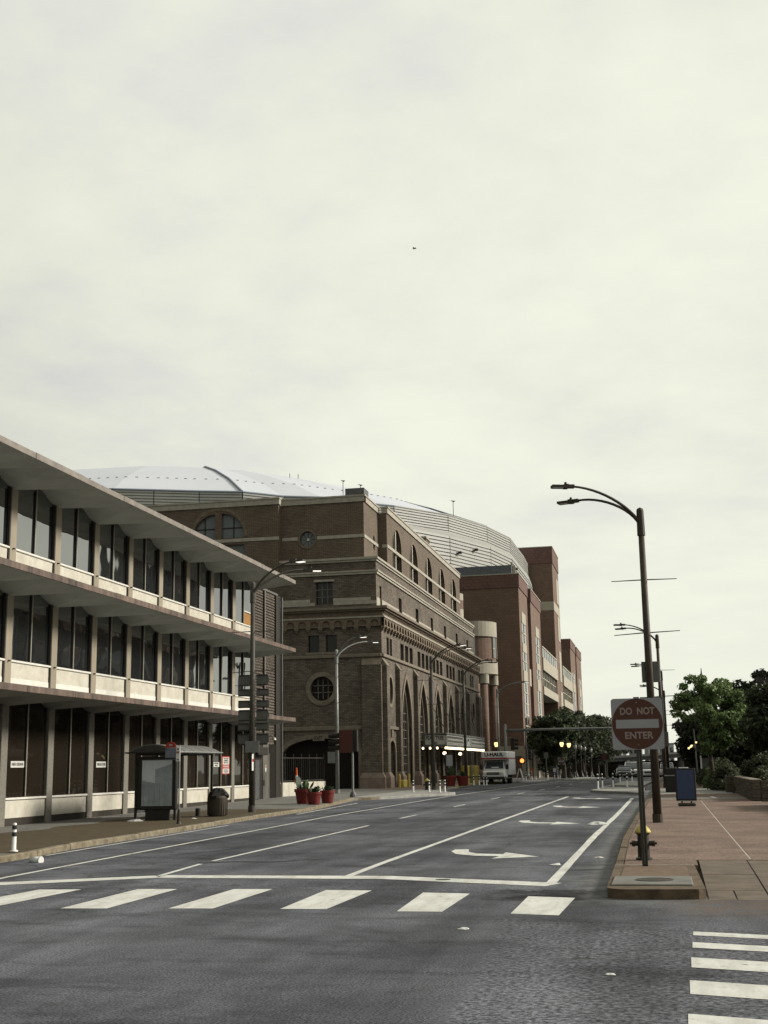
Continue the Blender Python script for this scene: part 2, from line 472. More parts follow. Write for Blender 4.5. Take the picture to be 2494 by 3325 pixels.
def paint_mat(name, c, worn, hi=0.40):
    m, N, L, P = new_mat(name)
    geo = N.new('ShaderNodeNewGeometry')
    def noise(scale, rough=0.7, st=None):
        n = N.new('ShaderNodeTexNoise'); n.inputs['Scale'].default_value = scale; n.inputs['Detail'].default_value = 6; n.inputs['Roughness'].default_value = rough
        if st:
            mp = N.new('ShaderNodeMapping'); mp.inputs['Scale'].default_value = st; L.new(geo.outputs['Position'], mp.inputs[0]); L.new(mp.outputs[0], n.inputs['Vector'])
        else: L.new(geo.outputs['Position'], n.inputs['Vector'])
        return n.outputs['Fac']
    r = N.new('ShaderNodeValToRGB'); r.color_ramp.elements[0].position = 0.30; r.color_ramp.elements[1].position = hi
    r.color_ramp.elements[0].color = (*worn, 1); r.color_ramp.elements[1].color = (*c, 1); L.new(noise(5.0, 0.8), r.inputs[0])
    r2 = N.new('ShaderNodeValToRGB'); r2.color_ramp.elements[0].position = 0.32; r2.color_ramp.elements[1].position = 0.6
    r2.color_ramp.elements[0].color = (0.72, 0.71, 0.69, 1); r2.color_ramp.elements[1].color = (1.04, 1.04, 1.04, 1); L.new(noise(1.5, 0.7, (2.2, 0.5, 1)), r2.inputs[0])
    x = N.new('ShaderNodeMix'); x.data_type = 'RGBA'; x.blend_type = 'MULTIPLY'; x.inputs[0].default_value = 1
    L.new(r.outputs[0], x.inputs[6]); L.new(r2.outputs[0], x.inputs[7]); L.new(x.outputs[2], P.inputs['Base Color'])
    P.inputs['Roughness'].default_value = 0.7; P.inputs['Specular IOR Level'].default_value = 0.15
    return m
paint_mat('road_paint', (0.47, 0.47, 0.44), (0.12, 0.117, 0.11), 0.43)
paint_mat('road_paint_old', (0.28, 0.28, 0.265), (0.07, 0.07, 0.07), 0.55)
mat('aggregate', (0.27, 0.19, 0.135), 0.85, c2=(0.165, 0.115, 0.085), scale=26, bump=0.5, bscale=70)
def aggregate_mat():
    m, N, L, P = new_mat('aggregate')
    geo = N.new('ShaderNodeNewGeometry')
    def noise(s, d=5, r_=0.7):
        n = N.new('ShaderNodeTexNoise'); n.inputs['Scale'].default_value = s; n.inputs['Detail'].default_value = d; n.inputs['Roughness'].default_value = r_
        L.new(geo.outputs['Position'], n.inputs['Vector']); return n.outputs['Fac']
    def ramp(f, p0, c0, p1, c1):
        r = N.new('ShaderNodeValToRGB'); r.color_ramp.elements[0].position = p0; r.color_ramp.elements[1].position = p1
        r.color_ramp.elements[0].color = (*c0, 1); r.color_ramp.elements[1].color = (*c1, 1); L.new(f, r.inputs[0]); return r.outputs[0]
    a = ramp(noise(24), 0.37, (0.072, 0.050, 0.041), 0.66, (0.235, 0.175, 0.142))
    b = ramp(noise(0.6, 6), 0.3, (0.58, 0.57, 0.56), 0.66, (1.16, 1.13, 1.1))
    x = N.new('ShaderNodeMix'); x.data_type = 'RGBA'; x.blend_type = 'MULTIPLY'; x.inputs[0].default_value = 1
    L.new(a, x.inputs[6]); L.new(b, x.inputs[7]); L.new(x.outputs[2], P.inputs['Base Color'])
    P.inputs['Roughness'].default_value = 0.85; P.inputs['Specular IOR Level'].default_value = 0.15
    bm = N.new('ShaderNodeBump'); bm.inputs['Strength'].default_value = 0.5; bm.inputs['Distance'].default_value = 0.01
    L.new(noise(60, 3), bm.inputs['Height']); L.new(bm.outputs[0], P.inputs['Normal'])
aggregate_mat()
mat('concrete_walk', (0.26, 0.255, 0.23), 0.8, c2=(0.155, 0.15, 0.135), scale=1.3, bump=0.3, bscale=50)
mat('concrete_light', (0.42, 0.415, 0.38), 0.75, c2=(0.28, 0.275, 0.25), scale=1.6, bump=0.2, bscale=50)
mat('concrete_ramp', (0.215, 0.17, 0.13), 0.8, c2=(0.12, 0.095, 0.072), scale=2.2, bump=0.4, bscale=55)
mat('verge', (0.125, 0.093, 0.05), 0.9, c2=(0.072, 0.056, 0.032), scale=2.6, bump=0.5, bscale=45)
mat('kerb', (0.34, 0.29, 0.20), 0.85, c2=(0.13, 0.105, 0.07), scale=4.5, bump=0.5, bscale=35)
mat('kerb_brown', (0.20, 0.145, 0.092), 0.85, c2=(0.085, 0.06, 0.04), scale=3.5, bump=0.5, bscale=35)
mat('kerb_yellow', (0.48, 0.38, 0.14), 0.8, c2=(0.3, 0.25, 0.13), scale=4.0, bump=0.3)
mat('soil', (0.05, 0.045, 0.03), 0.95, 0.4, 2.0)
mat('terrain_mat', (0.10, 0.10, 0.085), 0.95, 0.4, 0.05)
mat('joint_white', (0.50, 0.44, 0.36), 0.8, 0.3, 6.0)
mat('iron', (0.06, 0.05, 0.04), 0.6, 0.4, 12.0, bump=0.5, bscale=60)

# ------------------------------------------------------------------ ground, road, pavements
g = MB()
xs = [-3000, -400, -140, -60, 60, 140, 400, 3000]
ys = [-400, -60, 18, 40, 73, 110, 140, 176, 220, 300, 400, 900, 4000]
for y in ys:
    for x in xs: g.v.append((x, y, zr(y) - 0.06))
for i in range(len(ys) - 1):
    for k in range(len(xs) - 1):
        a = i * len(xs) + k; g.f.append((a, a + 1, a + len(xs) + 1, a + len(xs)))
prop(g.build('ground', 'terrain_mat'), kind='structure')
road = strip('road', lambda y: -60.0, lambda y: 45.0, -20, 430, 0.0, 'asphalt', step=3.0, kind='structure', sub=6)

kl = interp_line([(26.2, -14.65), (28, -14.65), (30.5, -15.0), (36.4, -15.1), (47.6, -15.4), (54, -15.25), (58, -15.6), (63, -16.1), (68.3, -16.6), (68.9, -15.9), (72.5, -14.2),
                  (75.9, -12.6), (77.5, -12.5), (80, -13.4), (83, -14.6), (88, -15.0), (94, -15.1), (98, -15.5), (101, -16.2), (117.5, -16.3), (119, -13.9), (127, -12.6), (136, -10.9), (150, -10.4), (420, -8.5)])
kr = interp_line([(19.75, -0.95), (24, -1.0), (32, -1.1), (42.6, -1.05), (54.6, -0.95), (71, -0.75), (90, -0.6), (130, -0.2), (420, 1.0)])
walkL = strip('pavement_far_side', lambda y: -60.0, lambda y: kl(y) - 0.16, 26.4, 420, 0.146, 'concrete_walk', step=0.9, skirt=0.3, kind='structure', sub=3)
strip('verge_strip', lambda y: -19.6 + 0.25 * math.sin(y * 1.7), lambda y: kl(y) - 0.165, 27.5, 53.2, 0.152, 'verge', walkL, step=0.6)
strip('apron', lambda y: -21.6, lambda y: kl(y) - 0.165, 53.6, 68.2, 0.151, 'concrete_walk', walkL, step=0.7)
strip('bulb_out', lambda y: min(-16.9, kl(y) - 1.0), lambda y: kl(y) - 0.165, 68.9, 87.0, 0.154, 'concrete_light', walkL, step=0.5)
strip('hotel_forecourt', lambda y: -20.1, lambda y: kl(y) - 0.165, 87.2, 117.4, 0.152, 'aggregate', walkL, step=0.7)

walkR = strip('pavement_near_side', lambda y: kr(y) + 0.1, lambda y: 40.0, 25.31, 300, 0.135, 'concrete_ramp', step=1.0, skirt=0.3, kind='structure', sub=3)
def kerb_run(parent, fx, y0, y1, m, length, side, top=0.15, wd=0.17, name='kerb_stone', jit=0.012):
    """kerb stones butted along x = fx(y); side = +1 when the road lies on the +x side"""
    y = y0
    while y < y1 - 0.2:
        ye = y
        # step so that the stone has about the wanted length along the curve
        while ye < y1 and math.hypot(ye - y, fx(ye) - fx(y)) < length: ye += 0.05
        ye = min(ye, y1)
        n = max(2, int((ye - y) / 0.6) + 1)
        b = MB(); vs, fs = [], []
        tz = top + random.uniform(-jit, jit)
        yy = np.linspace(y + 0.012, ye - 0.012, n)
        for q in yy:
            x = fx(q); z = zr(q)
            sx = side
            prof = [(x, z - 0.1), (x, z + tz - 0.03), (x - sx * 0.03, z + tz), (x - sx * wd, z + tz), (x - sx * wd, z - 0.1)]
            vs += [(p[0], q, p[1]) for p in prof]
        for i in range(n - 1):
            for k in range(4): fs.append((i * 5 + k, i * 5 + k + 1, (i + 1) * 5 + k + 1, (i + 1) * 5 + k))
        fs += [tuple(range(5)), tuple(range((n - 1) * 5, n * 5))[::-1]]
        b.add(vs, fs).build(name, m(y) if callable(m) else m, parent)
        y = ye
kerb_run(walkL, kl, 26.2, 150, lambda y: 'kerb_yellow' if 92 < y < 118 else ('concrete_light' if 68 < y < 92 or y > 118 else 'kerb'), 2.3, 1)
for i in range(8):
    MB().bbox(-17.0 - 2.4 * i, -14.66 - 2.4 * i if i else -14.82, 26.2, 26.37, -0.1, 0.165, 0.02).build('kerb_stone', 'kerb', walkL)
kerb_run(walkR, kr, 24.15, 130, 'kerb_brown', 2.4, -1)

# exposed-aggregate panels of the near pavement
ye = [25.32, 30.6, 36.2, 41.8, 47.4, 53.0, 58.6, 60.4]
for i in range(len(ye) - 1):
    for (a, b_) in ((None, 1.5), (1.5, 3.95)):
        strip('paving_panel', (lambda y: kr(y) + 0.19) if a is None else (lambda y, a=a: a + 0.03), lambda y, b_=b_: b_ - 0.012, ye[i] + 0.01, ye[i + 1] - 0.01, 0.15, 'aggregate', walkR, step=0.8, skirt=0.03)
strip('paving_panel', lambda y: kr(y) + 0.19, lambda y: 0.50, 24.13, 25.31, 0.15, 'aggregate', walkR, step=0.6, skirt=0.2)
strip('joint_filler', lambda y: 1.49, lambda y: 1.525, 25.5, 58.5, 0.147, 'joint_white', walkR, step=1.5)
strip('paving_panel', lambda y: kr(y) + 0.19, lambda y: 3.6, 60.42, 62.7, 0.15, 'concrete_walk', walkR, skirt=0.03)
strip('paving_panel', lambda y: kr(y) + 0.19, lambda y: 3.6, 62.72, 68.4, 0.15, 'aggregate', walkR, skirt=0.03)
strip('paving_panel', lambda y: kr(y) + 0.19, lambda y: 3.4, 68.42, 70.0, 0.155, 'concrete_light', walkR, skirt=0.03)
strip('paving_panel', lambda y: kr(y) + 0.19, lambda y: 3.4, 70.02, 75.0, 0.15, 'concrete_walk', walkR, skirt=0.03)
strip('paving_panel', lambda y: kr(y) + 0.19, lambda y: 3.0, 75.02, 80.0, 0.155, 'concrete_light', walkR, skirt=0.03)
strip('paving_panel', lambda y: kr(y) + 0.19, lambda y: 3.0, 80.02, 96.0, 0.15, 'aggregate', walkR, skirt=0.03)
MB().quad((2.2, 61.2, zr(61) + .158), (2.35, 61.2, zr(61) + .158), (2.2, 63.4, zr(63) + .16), (2.02, 63.4, zr(63) + .16)).build('painted_mark', 'road_paint', walkR)
# kerb ramp beside the corner: slabs that sink to the road
def ramp_z(y): return float(np.interp(y, [18.2, 19.75, 24.2, 25.4], [-0.02, 0.012, 0.155, 0.181]))
rb = MB(); rb.add([(0.45, 19.75, -0.05), (40, 19.75, -0.05), (40, 25.35, 0.10), (0.45, 25.35, 0.10)], [(0, 1, 2, 3)])
prop(rb.build('ramp_bed', 'soil', walkR))
sx = [0.53, 1.42, 2.7, 4.0, 5.3, 6.6, 8.0]
sy = [19.75, 20.85, 22.95, 25.3]
for i in range(len(sx) - 1):
    for j in range(len(sy) - 1):
        a, c = sx[i] + 0.012, sx[i + 1] - 0.012; p, q = sy[j] + 0.012, sy[j + 1] - 0.012
        if i == 0 and j == 0: parts_ = ((a, 0.93), (0.955, c))
        elif i == 0 and j == 1: parts_ = ((a, c),)
        else: parts_ = ((a, c),)
        for (a2, c2) in parts_:
            t = random.uniform(-0.006, 0.006)
            MB().add([(a2, p, ramp_z(p) + t), (c2, p, ramp_z(p) + t), (c2, q, ramp_z(q) + t), (a2, q, ramp_z(q) + t),
                      (a2, p, ramp_z(p) - .1), (c2, p, ramp_z(p) - .1), (c2, q, ramp_z(q) - .1), (a2, q, ramp_z(q) - .1)],
                     [(0, 1, 2, 3), (0, 4, 5, 1), (1, 5, 6, 2), (2, 6, 7, 3), (3, 7, 4, 0)]).build('paving_slab', 'concrete_ramp', walkR)

# storm-drain inlet on the corner
di = thing('drain_inlet', (-0.2, 22, 0.01), 'raised concrete storm drain top with round iron manhole on the kerb corner', 'drain inlet')
pts = []
for k in range(7):
    a = math.pi + math.pi / 2 * k / 6
    pts.append((-0.62 + 0.33 * math.cos(a), 20.13 + 0.33 * math.sin(a)))
outl = [(-0.98, 24.12)] + pts + [(0.40, 19.86), (0.50, 19.96), (0.44, 24.12)]
body = MB()
body.poly(outl, (), lambda x, y: (x, y, 0.155 + 0.004 * (y - 20)), 0.30, (0, 0, 1), revealo=True)
body.build('kerb_block', 'kerb_brown', di)
mat('patch_brown', (0.235, 0.16, 0.105), 0.85, c2=(0.13, 0.088, 0.06), scale=5, bump=0.3)
MB().box(-0.80, 0.30, 21.85, 23.98, 0.10, 0.176).build('infill_panel', 'patch_brown', di)
MB().bbox(-0.90, 0.335, 20.30, 21.75, 0.10, 0.186, 0.015).build('cover_slab', 'concrete_walk', di)
lid = MB().lathe([(0.30, 0.0), (0.30, 0.008), (0.27, 0.010), (0.27, 0.006), (0.10, 0.006), (0.09, 0.010), (0.0, 0.010)], 28, (-0.25, 21.02, 0.186), cap=False)
lid.build('manhole_lid', 'iron', di)
MB().box(-0.98, 0.43, 24.03, 24.11, 0.15, 0.182).build('joint_strip', 'joint_white', di)

# ------------------------------------------------------------------ painted markings (parts of the road)
def line(pts, w, m='road_paint', name='lane_line', dz=0.004):
    """pts (x, y) polyline"""
    b = MB(); vs, fs = [], []
    dense = []
    for i in range(len(pts) - 1):
        (x0, y0), (x1, y1) = pts[i], pts[i + 1]
        n = max(1, int(math.hypot(x1 - x0, y1 - y0) / 0.9))
        for k in range(n): dense.append((x0 + (x1 - x0) * k / n, y0 + (y1 - y0) * k / n))
    dense.append(pts[-1])
    for i, (x, y) in enumerate(dense):
        a = dense[max(0, i - 1)]; c = dense[min(len(dense) - 1, i + 1)]
        d = Vector((c[0] - a[0], c[1] - a[1])).normalized(); nx, ny = -d.y * w / 2, d.x * w / 2
        j = 1 + random.uniform(-0.09, 0.09)
        vs += [(x + nx * j, y + ny * j, zr(y) + dz), (x - nx * j, y - ny * j, zr(y) + dz)]
    for i in range(len(dense) - 1): fs.append((2 * i, 2 * i + 1, 2 * i + 3, 2 * i + 2))
    b.add(vs, fs).build(name, m, road)
line([(-5.85, 23.3), (-5.86, 26.7), (-5.72, 39.8), (-5.23, 71)], 0.16)
line([(-1.99, 22.1), (-1.95, 35.5), (-1.78, 50), (-1.67, 67.5)], 0.17)
line([(-9.58, 23.5), (-9.79, 26.3)], 0.11)
line([(-9.8, 27.1), (-9.72, 41.9)], 0.12)
for y0, y1 in ((46.9, 49.8), (57.8, 60.7), (68.1, 70.8), (77.5, 80.2), (87.2, 90), (96.4, 99), (106, 108.6), (116, 118.6)):
    f = interp_line([(46, -9.68), (60, -9.36), (80, -8.64), (96, -7.97), (120, -7.2)])
    line([(f(y0), y0), (f(y1), y1)], 0.12)
line([(-12.4, 21.0), (-12.6, 23), (-12.74, 33), (-12.95, 49), (-12.55, 68), (-12.1, 82), (-11.2, 100), (-10.0, 125)], 0.12)
line([(-14.65, 28.8), (-14.9, 42.7)], 0.10)
line([(-14.9, 51.2), (-15.4, 64.0)], 0.12)
for a, b_ in (((-15.3, 42.9), (-13.0, 44.0)), ((-15.3, 47.3), (-13.0, 48.6)), ((-14.95, 51.7), (-13.0, 53.5))):
    line([a, b_], 0.09, 'road_paint_old')
line([(-4.5, 94), (-3.6, 108), (-2.8, 125)], 0.14)
line([(-15.0, 20.4), (-12.0, 21.85), (-9.55, 23.33)], 0.58, name='stop_line')
line([(-9.5, 23.36), (-5.09, 23.26), (-1.92, 22.02)], 0.60, name='stop_line')
bars = [((-10.9, 18.0), (-10.15, 18.03), (-9.95, 20.9), (-10.72, 20.85)), ((-8.96, 18.12), (-8.23, 18.16), (-8.24, 21.02), (-8.95, 21.0)), ((-7.28, 18.22), (-6.6, 18.26), (-6.56, 21.08), (-7.24, 21.06)),
        ((-5.57, 18.26), (-4.88, 18.3), (-4.81, 20.92), (-5.6, 20.96)), ((-3.8, 18.08), (-3.15, 18.08), (-3.12, 20.5), (-3.9, 20.64)), ((-2.17, 17.92), (-1.5, 17.76), (-1.43, 19.96), (-2.16, 20.16)),
        ((-12.7, 17.8), (-11.95, 17.9), (-11.7, 20.6), (-12.4, 20.5)), ((-14.4, 17.6), (-13.7, 17.7), (-13.4, 20.3), (-14.1, 20.2))]
for q in bars: ppoly('crosswalk_bar', [tuple(p) for p in q], 0.004, 'road_paint', road)
for (ya, yb) in ((15.88, 16.22), (14.84, 15.28), (13.45, 14.12), (11.95, 12.68), (10.35, 11.04), (8.7, 9.4)):
    x0 = 0.02 + (ya - 8.7) * 0.028
    ppoly('crosswalk_bar', [(x0, ya), (3.4, ya - 1.0), (3.4, yb - 1.0), (x0 + 0.01, yb)], 0.004, 'road_paint', road)
MB().lathe([(0.14, 0.0), (0.14, 0.007), (0, 0.008)], 18, (-3.95, 22.85, zr(22.8)), cap=False).build('utility_cover', 'iron', road)
mat('tar', (0.02, 0.02, 0.021), 0.8, 0.3, 5.0)
for pts_, w_ in (([(-9.9, 26.5), (-9.2, 26.9), (-8.4, 26.8), (-7.9, 27.2)], 0.22), ([(-3.6, 46.9), (-2.6, 46.6), (-1.3, 46.8)], 0.16), ([(-11.6, 29.0), (-10.9, 29.9), (-10.6, 31.2)], 0.10),
                 ([(-8.6, 44.0), (-7.7, 45.4), (-7.2, 47.6)], 0.12), ([(-5.0, 33.0), (-3.9, 33.6), (-2.9, 33.5)], 0.09)):
    line(pts_, w_, 'tar', 'tar_mark', 0.003)
# turn arrows for drivers coming the other way along the street
arrow = [(-4.96, 29.9), (-4.96, 30.5), (-4.63, 30.5), (-4.52, 29.7), (-4.25, 29.15), (-3.63, 28.95), (-3.63, 29.5), (-2.76, 28.22), (-3.72, 27.7), (-3.64, 28.38), (-4.2, 28.5), (-4.72, 29.05)]
for dx_, dy_ in ((0, 0), (0, 14.1), (0.05, 27.4), (0.15, 38.6)):
    ppoly('turn_arrow', [(x + dx_, (y - 29) * 1.0 + 29 + dy_) for x, y in arrow], 0.004, 'road_paint', road)

# concrete islands in the right lane
def island(pts, label, top=0.13):
    cx = sum(p[0] for p in pts) / len(pts); cy = sum(p[1] for p in pts) / len(pts)
    b = MB(); b.poly(pts, (), lambda x, y: (x, y, zr(y) + top), 0.22, (0, 0, 1), revealo=True)
    o = b.build('traffic_island', 'concrete_light', None, org=(cx, cy, zr(cy)))
    return prop(o, label, 'traffic island', 'concrete kerb islands in the kerbside lane')
island([(-4.5, 79.9), (-1.35, 72.8), (-1.25, 87), (-2.2, 88.2), (-3.3, 88.8), (-4.1, 88.0)], 'low concrete island in the lane, nearer the blue board sign, with four striped posts')
island([(-3.85, 95.8), (-1.5, 87.6 + 3), (-1.0, 112), (-2.7, 113), (-3.5, 112)], 'low concrete island in the lane behind the first, towards the parked cars')
island([(-10.1, 131), (-6.4, 130.6), (-6.6, 135), (-9.6, 137)], 'thin concrete island in front of the dark street trees')
# ------------------------------------------------------------------ materials of the buildings
mat('soffit', (0.44, 0.45, 0.41), 0.8, 0.18, 0.8)
mat('fascia', (0.34, 0.305, 0.265), 0.55, c2=(0.20, 0.175, 0.155), scale=2.2, bump=0.15, bscale=8)
mat('fascia_low', (0.26, 0.185, 0.145), 0.6, c2=(0.06, 0.048, 0.042), scale=2.6, bump=0.15, bscale=8, streak=True)
mat('pier_tan', (0.36, 0.315, 0.24), 0.8, 0.16, 1.2, bump=0.15, streak=True)
mat('pier_grey', (0.235, 0.22, 0.185), 0.85, 0.3, 14.0, bump=0.4, bscale=60)
mat('travertine', (0.74, 0.71, 0.61), 0.6, c2=(0.55, 0.51, 0.42), scale=2.4, bump=0.15, bscale=30)
mat('white_trim', (0.82, 0.80, 0.73), 0.6, 0.12, 2.0)
mat('dark_frame', (0.035, 0.030, 0.024), 0.5, 0.2, 3.0)
mat('dark_base', (0.05, 0.043, 0.034), 0.85, 0.3, 3.0)
mat('aluminium', (0.60, 0.57, 0.48), 0.35, 0.1, 3.0, metal=0.6)
glass_mat('glass_office', (0.012, 0.014, 0.015), 3.6, 0.03)
glass_mat('glass_shop', (0.014, 0.011, 0.008), 1.35, 0.03)
mat('plywood', (0.42, 0.21, 0.06), 0.7, 0.35, 5.0)
mat('roof_gravel', (0.18, 0.17, 0.155), 0.9, 0.25, 3.0)
brick_mat('brick_ribbed', (0.17, 0.135, 0.105), (0.24, 0.19, 0.145), (0.05, 0.042, 0.035), 0.30, 0.16, 0.03, 0.35, 1.0)
mat('door_paint', (0.155, 0.145, 0.125), 0.6, 0.15, 3.0)
mat('steel_dark', (0.055, 0.048, 0.04), 0.5, 0.25, 4.0, metal=0.2)
mat('steel_grey', (0.16, 0.165, 0.165), 0.45, 0.2, 5.0, metal=0.4)
mat('paper_white', (0.70, 0.69, 0.64), 0.7, 0.08, 4.0)
mat('ink_black', (0.03, 0.03, 0.03), 0.7, 0.05, 4.0)
mat('sign_red', (0.42, 0.045, 0.03), 0.55, 0.1, 4.0)

# ------------------------------------------------------------------ three-storey office building with folded-plate canopies
XF, XE, GX = -21.8, -19.5, -21.93
YC = [39.55 + 3.372 * i for i in range(-3, 8)]
Y0, Y1, YEND = 27.75, 66.7, 71.3
off = thing('office_building', (-32, 49, 0.3), 'three storey office building with folded plate canopies, tall dark windows and pale stone panels', 'building')
MB().box(-48, GX - 0.45, Y0, YEND - 0.03, 0.1, 12.1).build('wall', 'dark_base', off)
MB().box(-48, XF - 0.1, Y0 - 0.4, YEND + 0.02, 12.1, 12.22).build('roof', 'roof_gravel', off)
levels = [  # fascia top, sill, spandrel bottom, ledge bottom
    (12.26, 9.75, 8.98, 8.52), (8.48, 5.85, 5.24, 4.74), (4.70, 1.18, 0.50, None)]
bays = [(YC[i], YC[i + 1]) for i in range(len(YC) - 1)] + [(YC[-1], Y1 - 0.05)]
col_up = {}
for li, (ft, sill, spb, lb) in enumerate(levels):
    zv, zrg, ze = ft - 0.45, ft + 0.13, ft - 0.19
    # canopy: folded soffit + top sheet
    nodes = [Y0 - 0.3] + YC + [Y1]
    nodes = [YC[0] - 3.372] + YC + [Y1 - 0.02]
    mids = [(nodes[i] + nodes[i + 1]) / 2 for i in range(len(nodes) - 1)]
    b = MB()
    ylo, yhi = mids[0] - 1.686, Y1
    for i, y in enumerate(nodes):
        lo = mids[i - 1] if i > 0 else ylo
        hi = mids[i] if i < len(mids) else yhi
        b.tri((GX - 0.03, y, zv), (XE, hi, ze), (XE, lo, ze))
        if i < len(mids):
            b.tri((GX - 0.03, y, zv), (GX - 0.03, mids[i], zrg), (XE, mids[i], ze))
        if i > 0:
            b.tri((GX - 0.03, y, zv), (XE, mids[i - 1], ze), (GX - 0.03, mids[i - 1], zrg))
    b.quad((XE, ylo, ft - 0.01), (XE, yhi, ft - 0.01), (GX - 0.03, yhi, ft + 0.18), (GX - 0.03, ylo, ft + 0.18))
    b.tri((GX - 0.03, yhi, ft + 0.04), (XE, yhi, ft - 0.01), (XE, yhi, ze)); b.tri((GX - 0.03, yhi, ft + 0.04), (XE, yhi, ze), (GX - 0.03, yhi, zv))
    can = b.build('canopy', 'soffit', off)
    yb = ylo + 0.4; k = 0
    while yb < yhi - 0.01:
        ln = random.choice([3.37, 3.37, 3.0, 3.37, 0.75, 2.6]) if li == 2 else random.choice([3.37, 3.37, 3.6, 3.1])
        yt = min(yb + ln, yhi)
        if yhi - yt < 0.6: yt = yhi
        o_ = random.uniform(-0.006, 0.008)
        MB().bbox(XE - 0.01, XE + 0.05 + o_, yb + 0.008, yt - 0.008, ze - 0.015, ft + 0.012 + random.uniform(-.006, .006), 0.012).build('fascia_panel', 'fascia_low' if li else 'fascia', can)
        yb = yt
    # glass bays
    for bi, (a, c) in enumerate(bays):
        ya, yc2 = a + 0.20, c - 0.20
        ym = (a + c) / 2
        for (p, q, zp, zq) in ((ya, ym - 0.045, zv + 0.05, zrg), (ym + 0.045, yc2, zrg, zv + 0.05)):
            if li == 0 and bi == len(bays) - 1 and p > ym:
                MB().quad((GX, p, sill + 0.75), (GX, q, sill + 0.75), (GX, q, zq), (GX, p, zp)).build('window_pane', 'glass_office', off)
                MB().box(GX - 0.01, GX + 0.02, p, q, sill + 0.05, sill + 0.68).build('boarded_panel', 'plywood', off)['label'] = 'orange plywood board closing the lower part of the window'
                MB().box(GX, GX + 0.08, p, q, sill + 0.68, sill + 0.75).build('transom', 'white_trim', off)
                continue
            t = random.uniform(-0.008, 0.008); t2 = random.uniform(-0.006, 0.006)
            MB().quad((GX + t, p, sill), (GX - t, q, sill), (GX - t + t2, q, zq), (GX + t + t2, p, zp)).build('window_pane', 'glass_shop' if li == 2 else 'glass_office', off)
        MB().box(GX - 0.03, GX + 0.055, ym - 0.045, ym + 0.045, sill, zrg).build('mullion', 'dark_frame', off)
        MB().box(GX + 0.0555, GX + 0.075, ym - 0.03, ym + 0.03, sill + 0.02, zrg - 0.05).build('mullion_cap', 'aluminium', off)
        MB().bbox(GX - 0.02, XF + 0.0, ya - 0.015, yc2 - 0.02, sill - 0.075, sill, 0.012).build('window_sill', 'white_trim', off)
        MB().box(GX - 0.06, XF - 0.06, ya - 0.02, yc2 - 0.02, spb, sill - 0.075).build('spandrel_panel', 'travertine', off)
        MB().box(GX - 0.10, GX + 0.03, yc2 - 0.07, yc2 + 0.03, sill, zv + 0.1).build('window_frame', 'dark_frame', off)
        if lb:
            MB().bbox(GX - 0.05, XF - 0.04, a - 0.30, c - 0.30, lb, spb - 0.002, 0.02).build('ledge', 'white_trim', off)
        else:
            MB().box(GX - 0.1, XF - 0.08, a, c, 0.12, spb - 0.002).build('plinth', 'dark_base', off)
    for y in YC:
        zb = {0: 8.60, 1: 4.82, 2: 0.15 + zr(y)}[li]
        zb = zb if li < 2 else zr(y) + 0.10
        m_ = MB().bbox(-0.34, 0.0, -0.225, 0.225, zb, zv + 0.03, 0.015)
        o = m_.mesh('column', 'pier_grey' if li == 2 else 'pier_tan')
        inst('column', o, off, (XF + 0.0, y, 0))
        if li < 2:
            st = MB().tube([(0, 0, 0), (0.10, 0, -0.01)], 0.03, 6).mesh('scupper', 'steel_dark')
            inst('scupper', st, off, (XF - 0.02, y - 0.02, sill - 0.05))
            MB().box(XF - 0.1, XF - 0.005, y - 0.30, y - 0.228, zb - 0.04, zv).build('downpipe', 'steel_dark', off)
# ribbed brick end bay
zt = 12.02
MB().box(-48, XF - 0.05, Y1, YEND, 0.1, zt).build('brick_wall', 'brick_ribbed', off)
nrow = int((zt - 3.7) / 0.165)
rib = MB().bbox(0, 0.035, 0, 1.42, 0, 0.085, 0.01).mesh('brick_course', 'brick_ribbed')
for yb_, w in ((Y1 + 0.06, 1.0), (Y1 + 1.72, 1.6)):
    for k in range(nrow):
        inst('brick_course', rib, off, (XF - 0.05, yb_, 3.62 + 0.165 * k), (0, 0, 0), (1, w, 1))
MB().box(XF - 0.05, XF + 0.05, Y1 + 1.52, Y1 + 1.68, 3.55, zt).build('channel', 'dark_frame', off)
MB().box(XF - 0.05, XF + 0.055, Y1 + 1.69, Y1 + 1.75, 3.55, zt).build('channel_trim', 'aluminium', off)
MB().box(XF - 0.4, XF + 0.06, YEND - 0.85, YEND + 0.03, 0.2, zt).build('end_pier', 'dark_frame', off)
MB().tube([(XF + 0.12, YEND + 0.12, 0.35), (XF + 0.12, YEND + 0.12, 12.0)], 0.06, 8).build('downpipe', 'steel_grey', off)
MB().tube([(XF + 0.12, YEND + 0.12, 0.35), (XF + 0.12, YEND + 0.12, 1.15)], 0.085, 8).build('pipe_guard', 'aluminium', off)
# ground floor of the end bay: roller door, steel door, ribbed grille
zg = zr(68) + 0.14
MB().box(XF - 0.06, XF + 0.02, Y1 - 0.1, 68.05, zg, 3.5).build('door_recess', 'dark_frame', off)
sl = MB().bbox(0, 0.03, 0, 0.72, 0, 0.075, 0.012).mesh('shutter_slat', 'steel_grey')
for k in range(26): inst('shutter_slat', sl, off, (XF + 0.022, Y1 + 0.0, zg + 0.03 + 0.08 * k))
MB().bbox(XF + 0.02, XF + 0.38, Y1 - 0.5, 68.0, 2.75, 3.2, 0.03).build('shutter_box', 'dark_frame', off)
MB().box(XF - 0.05, XF + 0.03, 68.12, 69.08, zg, 2.8).build('door_panel', 'door_paint', off)
MB().box(XF - 0.05, XF + 0.06, 69.08, 69.16, zg, 2.85).build('door_frame', 'aluminium', off)
MB().box(XF + 0.03, XF + 0.07, 68.22, 68.30, 1.1, 1.4).build('door_handle', 'steel_dark', off)
